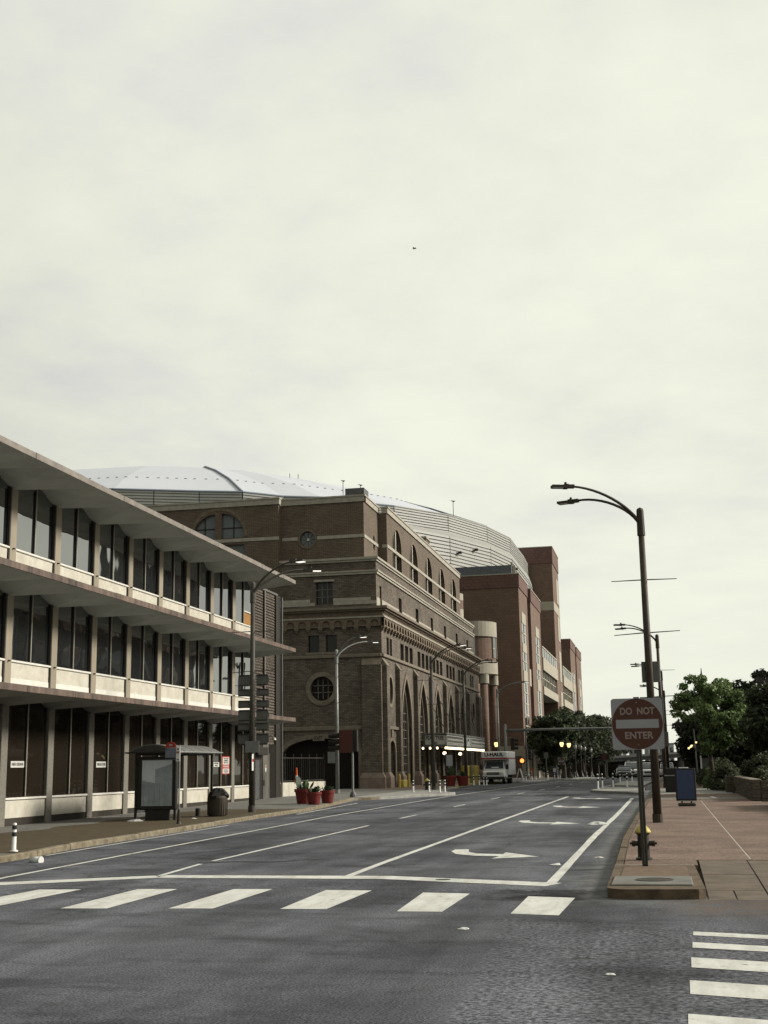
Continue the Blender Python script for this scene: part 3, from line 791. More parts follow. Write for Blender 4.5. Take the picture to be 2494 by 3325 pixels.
MB().box(XF - 0.05, XF + 0.03, 68.12, 69.16, 2.86, 3.5).build('door_transom', 'door_paint', off)
dsn = MB(); dsn.poly([(68.6 + 0.14 * math.cos(a), 2.03 + 0.2 * math.sin(a)) for a in np.linspace(0, 2 * math.pi, 20, endpoint=False)], (), lambda u, v: (XF + 0.036, u, v), 0, (1, 0, 0))
dsn.build('door_notice', 'paper_white', off)
MB().box(XF + 0.038, XF + 0.040, 68.52, 68.70, 2.07, 2.16).build('door_notice_mark', 'sign_red', off)
gr = MB().box(0, 0.05, 0, 0.05, 0, 3.0).mesh('grille_bar', 'steel_dark')
for k in range(10): inst('grille_bar', gr, off, (XF + 0.0, 69.22 + 0.12 * k, zg))
MB().tube([(XF, 68.9, 3.75), (XF + 0.25, 68.9, 3.85), (XF + 0.42, 68.9, 3.7)], 0.03, 6).build('lamp_arm', 'steel_grey', off)
MB().lathe([(0.03, 0.1), (0.10, 0.06), (0.14, -0.05)], 12, (XF + 0.42, 68.9, 3.65)).build('wall_lamp', 'aluminium', off)
MB().tube([(-30, 45.8, 12.2), (-30, 45.8, 16.6)], [0.05, 0.03], 6).build('antenna', 'steel_dark', off)

# notices stuck in the shop windows
def window_sign(label, y0, y1, z0, z1, lines, red=False):
    t = thing('window_sign', (GX + 0.02, (y0 + y1) / 2, z0), label, 'sign', 'letting notices in the ground floor windows')
    MB().box(GX + 0.012, GX + 0.02, y0, y1, z0, z1).build('board', 'sign_red' if red else 'paper_white', t)
    for (s, sz, cz, w, m_) in lines:
        text('lettering', s, sz, m_, t, (GX + 0.022, (y0 + y1) / 2, cz), '+X', w, 0.004)
    return t
window_sign('white HIGH CEILINGS notice in a dark ground floor window', 40.22, 41.15, 2.19, 2.41, [('HIGH CEILINGS', 0.13, 2.30, 0.80, 'ink_black')])
window_sign('white TERRAZZO FLOORS notice in a dark ground floor window', 47.0, 47.88, 2.17, 2.40, [('TERRAZZO FLOORS', 0.13, 2.285, 0.78, 'ink_black')])
window_sign('small white two line notice beside the red leasing poster', 60.5, 61.32, 2.15, 2.38, [('EXPOSED', 0.10, 2.315, 0.6, 'ink_black'), ('BRICK', 0.10, 2.21, 0.4, 'ink_black')])
t = window_sign('red and white leasing poster in the window near the steel door', 61.72, 62.95, 1.78, 2.68, [('AVAILABLE', 0.13, 2.16, 0.9, 'paper_white')], True)
for z0, z1, ls in ((2.26, 2.62, ('FOR LEASE', 'COMMERCIAL', 'SPACE')), (1.82, 2.06, ('CALL', 'TODAY'))):
    MB().box(GX + 0.021, GX + 0.024, 61.85, 62.82, z0, z1).build('panel', 'paper_white', t)
    for i, s in enumerate(ls):
        text('lettering', s, 0.09, 'ink_black', t, (GX + 0.027, 62.33, z1 - 0.07 - i * 0.1), '+X', 0.7, 0.003)
# ------------------------------------------------------------------ the old brick hotel
brick_mat('brick_hotel', (0.188, 0.155, 0.120), (0.315, 0.265, 0.207), (0.125, 0.104, 0.083), 0.36, 0.12, 0.016, 0.5, 0.5)
brick_mat('brick_hotel_upper', (0.215, 0.165, 0.120), (0.285, 0.222, 0.162), (0.13, 0.102, 0.078), 0.34, 0.12, 0.018, 0.25, 0.5)
mat('stone_pale', (0.56, 0.525, 0.44), 0.8, c2=(0.38, 0.35, 0.29), scale=2.5, bump=0.2)
mat('stone_tan', (0.30, 0.255, 0.198), 0.85, c2=(0.19, 0.158, 0.122), scale=3.0, bump=0.3)
mat('stone_pink', (0.33, 0.255, 0.205), 0.8, c2=(0.21, 0.16, 0.13), scale=2.0, bump=0.2)
mat('terracotta', (0.27, 0.215, 0.155), 0.85, c2=(0.15, 0.115, 0.083), scale=5.0, bump=0.4)
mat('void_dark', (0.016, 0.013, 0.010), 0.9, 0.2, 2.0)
glass_mat('glass_hotel', (0.012, 0.011, 0.010), 1.5, 0.05, 0.06)
glass_mat('glass_curtain', (0.10, 0.115, 0.115), 1.5, 0.05, 0.08)
mat('lead_bar', (0.26, 0.25, 0.22), 0.5, 0.2, 4.0, metal=0.2)
HX, HY0, HY1 = -20.4, 93.2, 145.2
hot = thing('hotel_building', (-28, 115, 0.4), 'old brown brick hotel with pointed arch windows, arcaded cornice and setback top storeys', 'building')
def sX(x): return lambda u, v: (x, u, v)          # plane facing +X : u = y
def sY(y): return lambda u, v: (u, y, v)          # plane facing -Y : u = x
NXp, NYm = (1, 0, 0), (0, -1, 0)
def rect(a, b, c, d): return [(a, c), (b, c), (b, d), (a, d)]
def circ(u, v, r, rv=None, n=28): return [(u + r * math.cos(2 * math.pi * k / n), v + (rv or r) * math.sin(2 * math.pi * k / n)) for k in range(n)]
def pointed(c, w, z0, spring, apex, n=9):
    """gothic outline, counter-clockwise from lower left"""
    h, H_ = w / 2, apex - spring
    r = (h * h + H_ * H_) / (2 * h)          # arcs struck from the springing line
    amax = math.asin(min(1, H_ / r)) if r >= h else math.pi / 2
    rt = [(c + h - r + r * math.cos(amax * k / n), spring + r * math.sin(amax * k / n)) for k in range(n + 1)]
    lf = [(2 * c - p[0], p[1]) for p in rt[::-1]][1:]
    return [(c - h, z0), (c + h, z0)] + rt + lf
def roundarch(c, w, z0, spring, rise, n=12):
    return [(c - w / 2, z0), (c + w / 2, z0)] + [(c + w / 2 * math.cos(math.pi * k / n), spring + rise * math.sin(math.pi * k / n)) for k in range(n + 1)]
def grow(loop, d):
    """offset a loop outwards about its own edges (simple miter)"""
    n = len(loop); out = []
    ar = sum(loop[i][0] * loop[(i + 1) % n][1] - loop[(i + 1) % n][0] * loop[i][1] for i in range(n))
    sg = 1 if ar > 0 else -1
    for i in range(n):
        p0, p1, p2 = Vector(loop[i - 1]), Vector(loop[i]), Vector(loop[(i + 1) % n])
        e1 = (p1 - p0); e2 = (p2 - p1)
        if e1.length < 1e-6 or e2.length < 1e-6: out.append(tuple(p1)); continue
        e1.normalize(); e2.normalize()
        n1 = Vector((e1.y, -e1.x)) * sg; n2 = Vector((e2.y, -e2.x)) * sg
        m_ = (n1 + n2)
        m_ = m_ / max(0.35, m_.dot(n1)) if m_.length > 1e-6 else n1
        out.append(tuple(p1 + m_ * d))
    return out
def ring(parent, name, loop, d, to3, nrm, proud, depth, m_, cut_bottom=None):
    o = grow(loop, d)
    if cut_bottom is not None: o = [(p[0], max(p[1], cut_bottom)) for p in o]
    b = MB()
    pv = Vector(nrm) * proud
    f = lambda u, v: tuple(Vector(to3(u, v)) + pv)
    b.poly(o, [loop], f, depth, nrm, revealo=True)
    return b.build(name, m_, parent)
def clean(loop):
    out = []
    for p in loop:
        if not out or (abs(p[0] - out[-1][0]) + abs(p[1] - out[-1][1])) > 1e-4: out.append(p)
    if abs(out[0][0] - out[-1][0]) + abs(out[0][1] - out[-1][1]) < 1e-4: out.pop()
    return out
def pane(parent, loop, to3, nrm, back, m_, name='window_pane'):
    f = lambda u, v: tuple(Vector(to3(u, v)) - Vector(nrm) * back)
    return MB().poly(loop, (), f, 0, nrm).build(name, m_, parent)
def bars(parent, u0, u1, v0, v1, nu, nv, to3, nrm, back, w=0.05, m_='lead_bar', clip=None, name='glazing_bar'):
    f = lambda u, v, t: tuple(Vector(to3(u, v)) + Vector(nrm) * (t - back))
    def bar(a, b_, c, d):
        q = [f(a, c, 0.03), f(b_, c, 0.03), f(b_, d, 0.03), f(a, d, 0.03)]
        r_ = [f(a, c, -0.03), f(b_, c, -0.03), f(b_, d, -0.03), f(a, d, -0.03)]
        MB().add(q + r_, [(0, 1, 2, 3), (0, 4, 5, 1), (1, 5, 6, 2), (2, 6, 7, 3), (3, 7, 4, 0)]).build(name, m_, parent)
    for k in range(1, nu):
        u = u0 + (u1 - u0) * k / nu
        top = v1 if clip is None else min(v1, clip(u))
        bar(u - w / 2, u + w / 2, v0, top)
    for k in range(1, nv):
        v = v0 + (v1 - v0) * k / nv
        bar(u0, u1, v - w / 2, v + w / 2)

# --- street front of the shaft
bay_c = [102.25 + 7.47 * i for i in range(5)]
pil = [98.5 + 7.47 * i for i in range(6)] + [143.3]
holes = []; arch_in = []
for c in bay_c:
    lp = clean(pointed(c, 4.0, 0.75, 5.2, 9.15)); arch_in.append(lp); holes.append(lp)
ov = [clean(circ(95.9, 7.8, 0.85, 1.05)), clean(circ(140.2, 7.8, 0.95, 1.05))]
holes += ov
dr = [clean(roundarch(96.1, 2.3, 0.62, 3.0, 1.0)), clean(roundarch(140.2, 2.3, 0.62, 3.0, 1.0))]
holes += dr
tw = []
for a in (95.0, 96.2): tw.append((a, a + 0.82))
for s0 in (100.3, 107.75, 115.25, 122.8, 130.3):
    for k in range(3): tw.append((s0 + 1.93 * k, s0 + 1.93 * k + 1.38))
for a in (138.8, 140.3): tw.append((a, a + 0.95))
holes += [rect(a, b_, 10.52, 11.86) for a, b_ in tw]
MB().poly(rect(HY0, HY1, 0.15, 13.2), holes, sX(HX), 0.45, NXp).build('street_wall', 'brick_hotel', hot)
for c, lp in zip(bay_c, arch_in):
    ring(hot, 'arch_moulding', lp, 0.34, sX(HX), NXp, 0.10, 0.2, 'stone_tan', 0.76)
    lp2 = clean(pointed(c, 3.45, 0.76, 5.2, 8.72))
    b = MB().poly(grow(lp, -0.01), [lp2], lambda u, v: (HX - 0.22, u, v), 0.2, NXp); b.build('inner_moulding', 'stone_tan', hot)
    w = pane(hot, lp2, sX(HX), NXp, 0.42, 'glass_hotel')
    bars(w, c - 1.72, c + 1.72, 0.9, 7.0, 4, 9, sX(HX), NXp, 0.38, 0.06, clip=None)
    for du in (-0.86, 0.0, 0.86):
        MB().box(HX - 0.41, HX - 0.35, c + du - 0.035, c + du + 0.035, 7.0, 8.6 - abs(du) * 1.1).build('glazing_bar', 'lead_bar', w)
for lp in ov:
    ring(hot, 'oval_surround', lp, 0.24, sX(HX), NXp, 0.09, 0.2, 'stone_tan'); pane(hot, lp, sX(HX), NXp, 0.3, 'glass_hotel')
for k, lp in enumerate(dr):
    yc = 96.1 if k == 0 else 140.2
    ring(hot, 'door_surround', lp, 0.26, sX(HX), NXp, 0.12, 0.2, 'stone_tan', 0.6); pane(hot, lp, sX(HX), NXp, 0.42, 'void_dark', 'doorway')
    MB().bbox(HX - 0.02, HX + 0.22, yc - 1.95, yc + 1.95, 4.82, 5.06, 0.03).build('hood_mould', 'stone_tan', hot)
    MB().bbox(HX - 0.02, HX + 0.16, yc - 0.3, yc + 0.3, 4.22, 4.82, 0.03).build('keystone', 'stone_tan', hot)
for a, b_ in tw:
    pane(hot, rect(a, b_, 10.52, 11.86), sX(HX), NXp, 0.3, 'glass_hotel')
# buttresses with sloped caps and splayed plinths
for y in [93.75] + pil + [144.6]:
    d, w = 0.36, (0.36 if y > 93.8 and y < 144 else 0.5)
    MB().box(HX - 0.02, HX + d, y - w, y + w, 0.15, 9.55).build('buttress', 'brick_hotel', hot)
    MB().add([(HX - 0.02, y - w - 0.03, 9.55), (HX + d + 0.04, y - w - 0.03, 9.55), (HX - 0.02, y - w - 0.03, 10.15), (HX - 0.02, y + w + 0.03, 9.55), (HX + d + 0.04, y + w + 0.03, 9.55), (HX - 0.02, y + w + 0.03, 10.15)],
             [(0, 1, 2), (3, 5, 4), (0, 3, 4, 1), (1, 4, 5, 2), (0, 2, 5, 3)]).build('buttress_cap', 'stone_tan', hot)
    p = 0.22
    MB().add([(HX - 0.02, y - w - p, 0.2), (HX + d + p, y - w - p, 0.2), (HX + d + p, y + w + p, 0.2), (HX - 0.02, y + w + p, 0.2),
              (HX - 0.02, y - w - p, 1.25), (HX + d + p, y - w - p, 1.25), (HX + d + p, y + w + p, 1.25), (HX - 0.02, y + w + p, 1.25),
              (HX - 0.02, y - w - 0.02, 1.62), (HX + d + 0.02, y - w - 0.02, 1.62), (HX + d + 0.02, y + w + 0.02, 1.62), (HX - 0.02, y + w + 0.02, 1.62)],
             [(0, 1, 5, 4), (1, 2, 6, 5), (2, 3, 7, 6), (4, 5, 9, 8), (5, 6, 10, 9), (6, 7, 11, 10), (8, 9, 10, 11)]).build('plinth', 'stone_pink', hot)
MB().bbox(HX - 0.05, HX + 0.16, HY0 + 0.02, HY1, 10.22, 10.48, 0.04).build('belt_course', 'stone_tan', hot)
# --- end wall towards the car park
EW = HY0
XL = -37.5
eh = [clean(circ(-25.1, 7.93, 0.92)), rect(-26.2, -25.3, 10.7, 12.0), rect(-24.8, -23.9, 10.7, 12.0)]
ga = [(-28.2, 0.3), (-22.3, 0.3), (-22.3, 3.0)] + [(-25.25 + 2.95 * math.cos(t), 3.0 + 1.2 * math.sin(t)) for t in np.linspace(0.12, math.pi - 0.12, 13)] + [(-28.2, 3.0)]
eh.append(clean(ga))
MB().poly(rect(XL, HX, 0.15, 13.2), eh, sY(EW), 0.5, NYm).build('end_wall', 'brick_hotel', hot)
ring(hot, 'rose_surround', eh[0], 0.36, sY(EW), NYm, 0.10, 0.3, 'stone_tan')
rw = pane(hot, eh[0], sY(EW), NYm, 0.35, 'glass_hotel'); bars(rw, -25.9, -24.3, 7.15, 8.7, 4, 3, sY(EW), NYm, 0.32, 0.05)
for r_ in eh[1:3]:
    w = pane(hot, r_, sY(EW), NYm, 0.3, 'glass_hotel')
MB().bbox(-26.4, -23.7, EW - 0.12, EW + 0.02, 10.50, 10.69, 0.03).build('window_sill', 'stone_tan', hot)
MB().bbox(XL, HX - 0.02, EW - 0.15, EW + 0.04, 10.22, 10.48, 0.04).build('belt_course', 'stone_tan', hot)
MB().bbox(-30.5, -21.95, EW - 0.14, EW + 0.02, 4.78, 5.10, 0.04).build('belt_course', 'stone_tan', hot)
ring(hot, 'garage_arch', eh[3], 0.34, sY(EW), NYm, 0.08, 0.3, 'stone_tan', 0.3)
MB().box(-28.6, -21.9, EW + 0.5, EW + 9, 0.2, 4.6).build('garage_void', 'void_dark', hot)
ex = MB().box(-25.78, -24.88, EW - 0.30, EW - 0.24, 4.02, 4.42).build('exit_plate', 'stone_tan', hot)
text('exit_lettering', 'EXIT', 0.36, 'ink_black', ex, (-25.33, EW - 0.305, 4.22), '-Y', 0.62, 0.006)
MB().lathe([(0.13, 0), (0.13, 0.03), (0.0, 0.05)], 14, (0, 0, 0)).build('wall_disc', 'lead_bar', hot)
_d = bpy.data.objects['wall_disc']; _d.rotation_euler = (math.pi / 2, 0, 0); _d.data.transform(Matrix.Translation(ORG[hot.name])); _d.location = Vector((-21.2, EW - 0.02, 4.35)) - ORG[hot.name]
MB().box(-21.9, HX + 0.005, EW - 0.40, EW - 0.002, 0.15, 9.6).build('corner_buttress', 'brick_hotel', hot)
MB().add([(-21.93, EW - 0.42, 9.6), (HX + 0.03, EW - 0.42, 9.6), (-21.93, EW + 0.0, 10.15), (HX + 0.03, EW + 0.0, 10.15)], [(0, 1, 3, 2)]).build('buttress_cap', 'stone_tan', hot)
MB().add([(-22.1, EW - 0.62, 0.2), (HX + 0.25, EW - 0.62, 0.2), (HX + 0.25, EW + 0.1, 0.2), (-22.1, EW, 0.2), (-22.1, EW - 0.62, 1.25), (HX + 0.25, EW - 0.62, 1.25), (HX + 0.25, EW + 0.1, 1.25), (-22.1, EW, 1.25), (-21.92, EW - 0.42, 1.6), (HX + 0.02, EW - 0.42, 1.6), (HX + 0.02, EW, 1.6), (-21.92, EW, 1.6)],
         [(0, 1, 5, 4), (1, 2, 6, 5), (3, 0, 4, 7), (4, 5, 9, 8), (5, 6, 10, 9), (7, 4, 8, 11)]).build('plinth', 'stone_pink', hot)
# --- arcaded frieze: one corbelled arch after another
def arch_piece(w):
    """local: u along x, outwards -y, 0..0.95 high"""
    b = MB(); d = 0.22
    o = rect(-w / 2, w / 2, 0.28, 0.92); h = roundarch(0, w * 0.66, 0.36, 0.50, w * 0.30, 8)
    b.poly(o, [clean(h)], lambda u, v: (u, -d, v), 0.16, (0, -1, 0))
    b.add([(-w / 2, -d, 0.28), (w / 2, -d, 0.28), (w / 2, 0, 0.28), (-w / 2, 0, 0.28)], [(0, 3, 2, 1)])
    b.add([(-w * .34, -0.07, 0.3), (w * .34, -0.07, 0.3), (w * .34, -0.07, 0.86), (-w * .34, -0.07, 0.86)], [(0, 1, 2, 3)])
    # pendant corbel at the joint
    for (a, c, z0, z1, dd) in ((0.17, 0.17, 0.12, 0.28, d + 0.04), (0.12, 0.12, -0.02, 0.12, d - 0.03), (0.07, 0.07, -0.12, -0.02, d - 0.10)):
        b.box(-w / 2 - a, -w / 2 + c, -dd, 0, z0, z1)
    return b.mesh('frieze_arch', 'terracotta')
nf = 47; wf = (HY1 - HY0) / nf
am = arch_piece(wf)
for k in range(nf):
    inst('frieze_arch', am, hot, (HX + 0.01, HY0 + wf * (k + 0.5), 12.28), (0, 0, math.pi / 2))
am2 = arch_piece(0.95)
for k in range(18):
    inst('frieze_arch', am2, hot, (HX - 0.02 - 0.95 * (k + 0.5), EW - 0.01, 12.28))
for (z0, z1, d, m_) in ((13.2, 13.32, 0.30, 'stone_pale'), (13.32, 13.72, 0.16, 'terracotta'), (13.72, 13.86, 0.42, 'terracotta'), (13.86, 14.06, 0.58, 'stone_tan')):
    MB().box(XL, HX + d, EW - d, HY1 + 0.02, z0, z1).build('cornice', m_, hot)
# dentils under the crown of the cornice
dn_ = MB().box(-0.09, 0.09, -0.12, 0, 0, 0.16).mesh('dentil', 'terracotta')
for k in range(110): inst('dentil', dn_, hot, (HX + 0.16, HY0 + 0.1 + k * 0.475, 13.54), (0, 0, math.pi / 2))
# --- attic
AX, AY0, AY1 = -20.8, 93.35, 144.8
sw = [(94.6, 95.25)] + [(101.9 + 7.5 * k, 103.2 + 7.5 * k) for k in range(6)]
ah = [rect(a, b_, 14.36, 15.85) for a, b_ in sw]
MB().poly(rect(AY0, AY1, 14.06, 17.8), ah, sX(AX), 0.4, NXp).build('attic_wall', 'brick_hotel', hot)
for r_ in ah: pane(hot, r_, sX(AX), NXp, 0.32, 'glass_hotel')
edges = [AY0] + [v for p in sw for v in p] + [AY1]
for i in range(0, len(edges), 2):
    MB().box(AX - 0.05, AX + 0.035, edges[i], edges[i + 1], 14.08, 14.82).build('stone_band', 'stone_pale', hot)
ae = [rect(-25.6, -24.25, 14.42, 16.15)]
MB().poly(rect(XL, AX, 14.06, 17.8), ae, sY(AY0), 0.4, NYm).build('attic_end_wall', 'brick_hotel', hot)
w = pane(hot, ae[0], sY(AY0), NYm, 0.3, 'glass_hotel'); bars(w, -25.6, -24.25, 14.42, 16.15, 3, 3, sY(AY0), NYm, 0.27, 0.05)
MB().bbox(-25.75, -24.1, AY0 - 0.1, AY0 + 0.02, 16.15, 16.32, 0.03).build('window_head', 'stone_pale', hot)
for x0, x1 in ((-37.4, -25.66), (-24.2, AX)):
    n = max(1, int((x1 - x0) / 0.75))
    for k in range(n):
        for r_ in range(2):
            o_ = 0.5 * r_ * (x1 - x0) / n
            a = max(x0, x0 + (x1 - x0) * k / n + 0.006 - o_); c = x0 + (x1 - x0) * (k + 1) / n - 0.006 - o_
            MB().box(a, c, AY0 - 0.035, AY0 + 0.02, 14.30 + 0.27 * r_, 14.56 + 0.27 * r_).build('stone_block', 'stone_pale', hot)
for (z0, z1, d, m_) in ((16.62, 16.80, 0.12, 'stone_pale'), (16.80, 16.92, 0.20, 'stone_pale'), (17.62, 17.78, 0.10, 'stone_pale'), (17.78, 17.95, 0.20, 'stone_pale')):
    MB().box(XL, AX + d, AY0 - d, AY1 + 0.02, z0, z1).build('ledge', m_, hot)
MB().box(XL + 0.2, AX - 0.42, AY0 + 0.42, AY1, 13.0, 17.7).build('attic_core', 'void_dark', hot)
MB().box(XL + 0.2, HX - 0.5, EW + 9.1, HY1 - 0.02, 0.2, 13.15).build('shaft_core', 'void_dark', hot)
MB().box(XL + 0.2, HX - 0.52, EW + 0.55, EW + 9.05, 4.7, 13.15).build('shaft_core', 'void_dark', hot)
MB().box(XL, HX, HY1 - 0.015, HY1 + 0.0, 0.2, 13.2).box(XL, AX, AY1 - 0.01, AY1 + 0.005, 14.06, 17.6).build('back_wall', 'brick_hotel', hot)
# --- set-back top storeys
UX0, UX1, UY0, UYs, UY1, UT = -21.8, -21.07, 93.75, 98.9, 137.2, 22.45
ro = [clean(circ(97.3, 19.75, 0.36, 0.62))]
MB().poly(rect(UY0, UYs, 17.9, UT), ro, sX(UX0), 0.3, NXp).build('top_wall', 'brick_hotel_upper', hot); pane(hot, ro[0], sX(UX0), NXp, 0.2, 'glass_hotel')
MB().box(UX0 - 0.5, UX1 - 0.003, UYs, UYs + 0.5, 17.9, UT).build('top_return', 'brick_hotel_upper', hot)
uh = []
for k in range(5):
    c = 102.95 + 7.45 * k
    uh.append(clean(roundarch(c, 3.6, 18.25, 20.0, 1.75, 14)))
MB().poly(rect(UYs, UY1, 17.9, UT), uh, sX(UX1), 0.35, NXp).build('top_wall', 'brick_hotel_upper', hot)
for k, lp in enumerate(uh):
    c = 102.95 + 7.45 * k
    w = pane(hot, lp, sX(UX1), NXp, 0.3, 'glass_hotel')
    ring(hot, 'arch_brick', lp, 0.16, sX(UX1), NXp, 0.03, 0.1, 'terracotta', 18.25)
    MB().box(UX1 - 0.28, UX1 - 0.1, c - 0.16, c + 0.16, 18.25, 21.7).build('window_pier', 'stone_pale', w)
    pane(w, rect(c - 1.6, c - 0.95, 18.3, 19.3), sX(UX1), NXp, 0.27, 'glass_curtain', 'curtain'); pane(w, rect(c + 0.2, c + 0.8, 18.3, 19.3), sX(UX1), NXp, 0.27, 'glass_curtain', 'curtain')
eu = [clean(circ(-26.36, 19.68, 0.62))]
MB().poly(rect(-28.5, UX0, 17.9, UT), eu, sY(UY0), 0.3, NYm).build('top_end_wall', 'brick_hotel_upper', hot)
ring(hot, 'round_surround', eu[0], 0.16, sY(UY0), NYm, 0.06, 0.2, 'terracotta')
w = pane(hot, eu[0], sY(UY0), NYm, 0.25, 'glass_curtain')
for k in range(8):
    t = math.pi * 2 * k / 8
    MB().tube([(-26.36 + 0.14 * math.cos(t), UY0 + 0.23, 19.68 + 0.14 * math.sin(t)), (-26.36 + 0.6 * math.cos(t), UY0 + 0.23, 19.68 + 0.6 * math.sin(t))], 0.016, 5).build('glazing_bar', 'dark_frame', w)
MB().poly(clean(circ(-26.36, 19.68, 0.12, None, 14)), (), sY(UY0 + 0.2), 0, NYm).build('hub', 'paper_white', w)
# forward part of the end, further left
LY = 92.9
def quarter(x0, x1, z0, zs, rr, left):
    n = 10; xc = x1 if left else x0
    arc = [(xc - rr * math.cos(t), zs + rr * math.sin(t)) if left else (xc + rr * math.cos(t), zs + rr * math.sin(t)) for t in np.linspace(0, math.pi / 2, n)]
    if left: return clean([(x1, z0), (x1, zs + rr)] + arc[::-1] + [(x0, zs), (x0, z0)])
    return clean([(x0, z0), (x1, z0)] + arc + [(x0, zs + rr)])
qa = quarter(-35.6, -33.72, 19.95, 20.05, 1.88, True); qb = quarter(-33.2, -31.3, 19.95, 20.05, 1.9, False)
lw = [qa, qb, rect(-35.6, -33.72, 17.95, 19.4), rect(-33.2, -31.3, 17.95, 19.4)]
MB().poly(rect(-44, -28.5, 17.0, UT), lw, sY(LY), 0.35, NYm).build('top_end_wall', 'brick_hotel_upper', hot)
MB().box(-28.7, -28.5, LY + 0.001, UY0 + 0.2, 17.0, UT - 0.002).build('top_return', 'brick_hotel_upper', hot)
for lp in lw:
    w = pane(hot, lp, sY(LY), NYm, 0.3, 'glass_curtain')
    u0, u1 = min(p[0] for p in lp), max(p[0] for p in lp); v0, v1 = min(p[1] for p in lp), max(p[1] for p in lp)
    bars(w, u0, u1, v0, v1 - 0.3, 2, 2, sY(LY), NYm, 0.27, 0.07, 'dark_frame')
for k in range(11):
    a = math.pi * k / 11; a2 = math.pi * (k + 1) / 11 - 0.01
    q = [(-33.45 + r_ * math.cos(t), 20.05 + r_ * math.sin(t)) for r_, t in ((2.16, a), (2.42, a), (2.42, a2), (2.16, a2))]
    MB().poly(q, (), sY(LY - 0.04), 0.05, NYm, revealo=True).build('voussoir', 'terracotta', hot)
for (x0, x1, y) in ((-44, -28.5, LY), (-28.5, UX0, UY0)):
    MB().box(x0, x1 + (0.06 if y == LY else 0.05), y - 0.06, y + 0.05, 19.60, 19.86).build('stone_band', 'stone_pale', hot) if y == LY else [MB().box(a, c, y - 0.05, y + 0.05, 19.60, 19.86).build('stone_band', 'stone_pale', hot) for a, c in ((-28.43, -27.16), (-25.56, UX0 + 0.05))]
    MB().box(x0, x1 + 0.1, y - 0.10, y + 0.4, UT, UT + 0.42).build('coping', 'stone_pale', hot)
    MB().box(x0, x1 + 0.14, y - 0.16, y + 0.45, UT + 0.42, UT + 0.54).build('coping', 'stone_pale', hot)
for (x, a, c) in ((UX0, UY0, UYs), (UX1, UYs, UY1)):
    MB().box(x - 0.4, x + 0.05, a - 0.012, c, 19.60, 19.86).build('stone_band', 'stone_pale', hot)
    MB().box(x - 0.4, x + 0.10, a - 0.09, c, UT, UT + 0.42).build('coping', 'stone_pale', hot)
    MB().box(x - 0.45, x + 0.16, a - 0.15, c, UT + 0.422, UT + 0.54).build('coping', 'stone_pale', hot)
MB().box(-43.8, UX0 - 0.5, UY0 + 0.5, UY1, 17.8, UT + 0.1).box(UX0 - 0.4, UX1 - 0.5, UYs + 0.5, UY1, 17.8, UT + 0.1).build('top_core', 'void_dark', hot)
MB().box(-43.8, UX1, UY1, UY1 + 0.05, 17.8, UT + 0.4).build('top_end', 'brick_hotel_upper', hot)
MB().box(-44, -37.4, LY + 0.02, UY1, 0.2, 17.85).build('rear_wing', 'brick_hotel', hot)
# roof vent and stair head
v = MB().box(-23.5, -22.5, 96, 97, UT + 0.4, UT + 1.0).build('roof_vent', 'steel_grey', hot)
MB().box(-23.75, -22.2, 95.7, 97.3, UT + 0.98, UT + 1.55).build('vent_cowl', 'steel_grey', v)
MB().box(-24, -21.6, 119.7, 121.8, UT, 24.0).build('stair_head', 'brick_hotel_upper', hot)
MB().box(-24.1, -21.5, 119.6, 121.9, 24.0, 24.2).build('coping', 'stone_pale', hot)

# --- lit marquee over the hotel door
emit_mat('bulb_lit', (1.0, 0.80, 0.48), 2.6)
mat('marquee_metal', (0.16, 0.165, 0.15), 0.6, 0.35, 3.0)
mat('marquee_panel', (0.62, 0.62, 0.56), 0.7, 0.2, 2.0)
mat('marquee_teal', (0.42, 0.47, 0.46), 0.6, 0.3, 2.0)
mx0, mx1, my0, my1, mz0, mz1 = HX + 0.46, -18.05, 107.4, 131.2, 3.62, 4.74
mq = thing('marquee', (-19.2, 119, 3.6), 'grey metal entrance marquee hung with warm lit bulbs on the brick hotel', 'marquee')
MB().bbox(mx0, mx1, my0, my1, mz0 + 0.15, mz1 - 0.1, 0.03).build('box_frame', 'marquee_metal', mq)
MB().bbox(mx0, mx1 + 0.12, my0 - 0.12, my1 + 0.1, mz1 - 0.1, mz1 + 0.06, 0.03).build('top_rail', 'marquee_metal', mq)
MB().bbox(mx0, mx1 + 0.10, my0 - 0.10, my1 + 0.1, mz0, mz0 + 0.15, 0.03).build('bottom_rail', 'marquee_metal', mq)
pn = MB().box(mx0 + 0.12, mx1 - 0.06, my0 - 0.03, my0 + 0.02, mz0 + 0.2, mz1 - 0.14).build('name_panel', 'marquee_panel', mq)
text('lettering', 'PEAR TREE', 0.42, 'dark_frame', pn, ((mx0 + mx1) / 2, my0 - 0.034, 4.36), '-Y', 1.55, 0.012)
text('lettering', 'Inn', 0.42, 'dark_frame', pn, ((mx0 + mx1) / 2, my0 - 0.034, 3.98), '-Y', 0.4, 0.012)
segs = [(107.7, 116.5), (116.9, 118.5), (118.8, 121.6), (122.0, 130.9)]
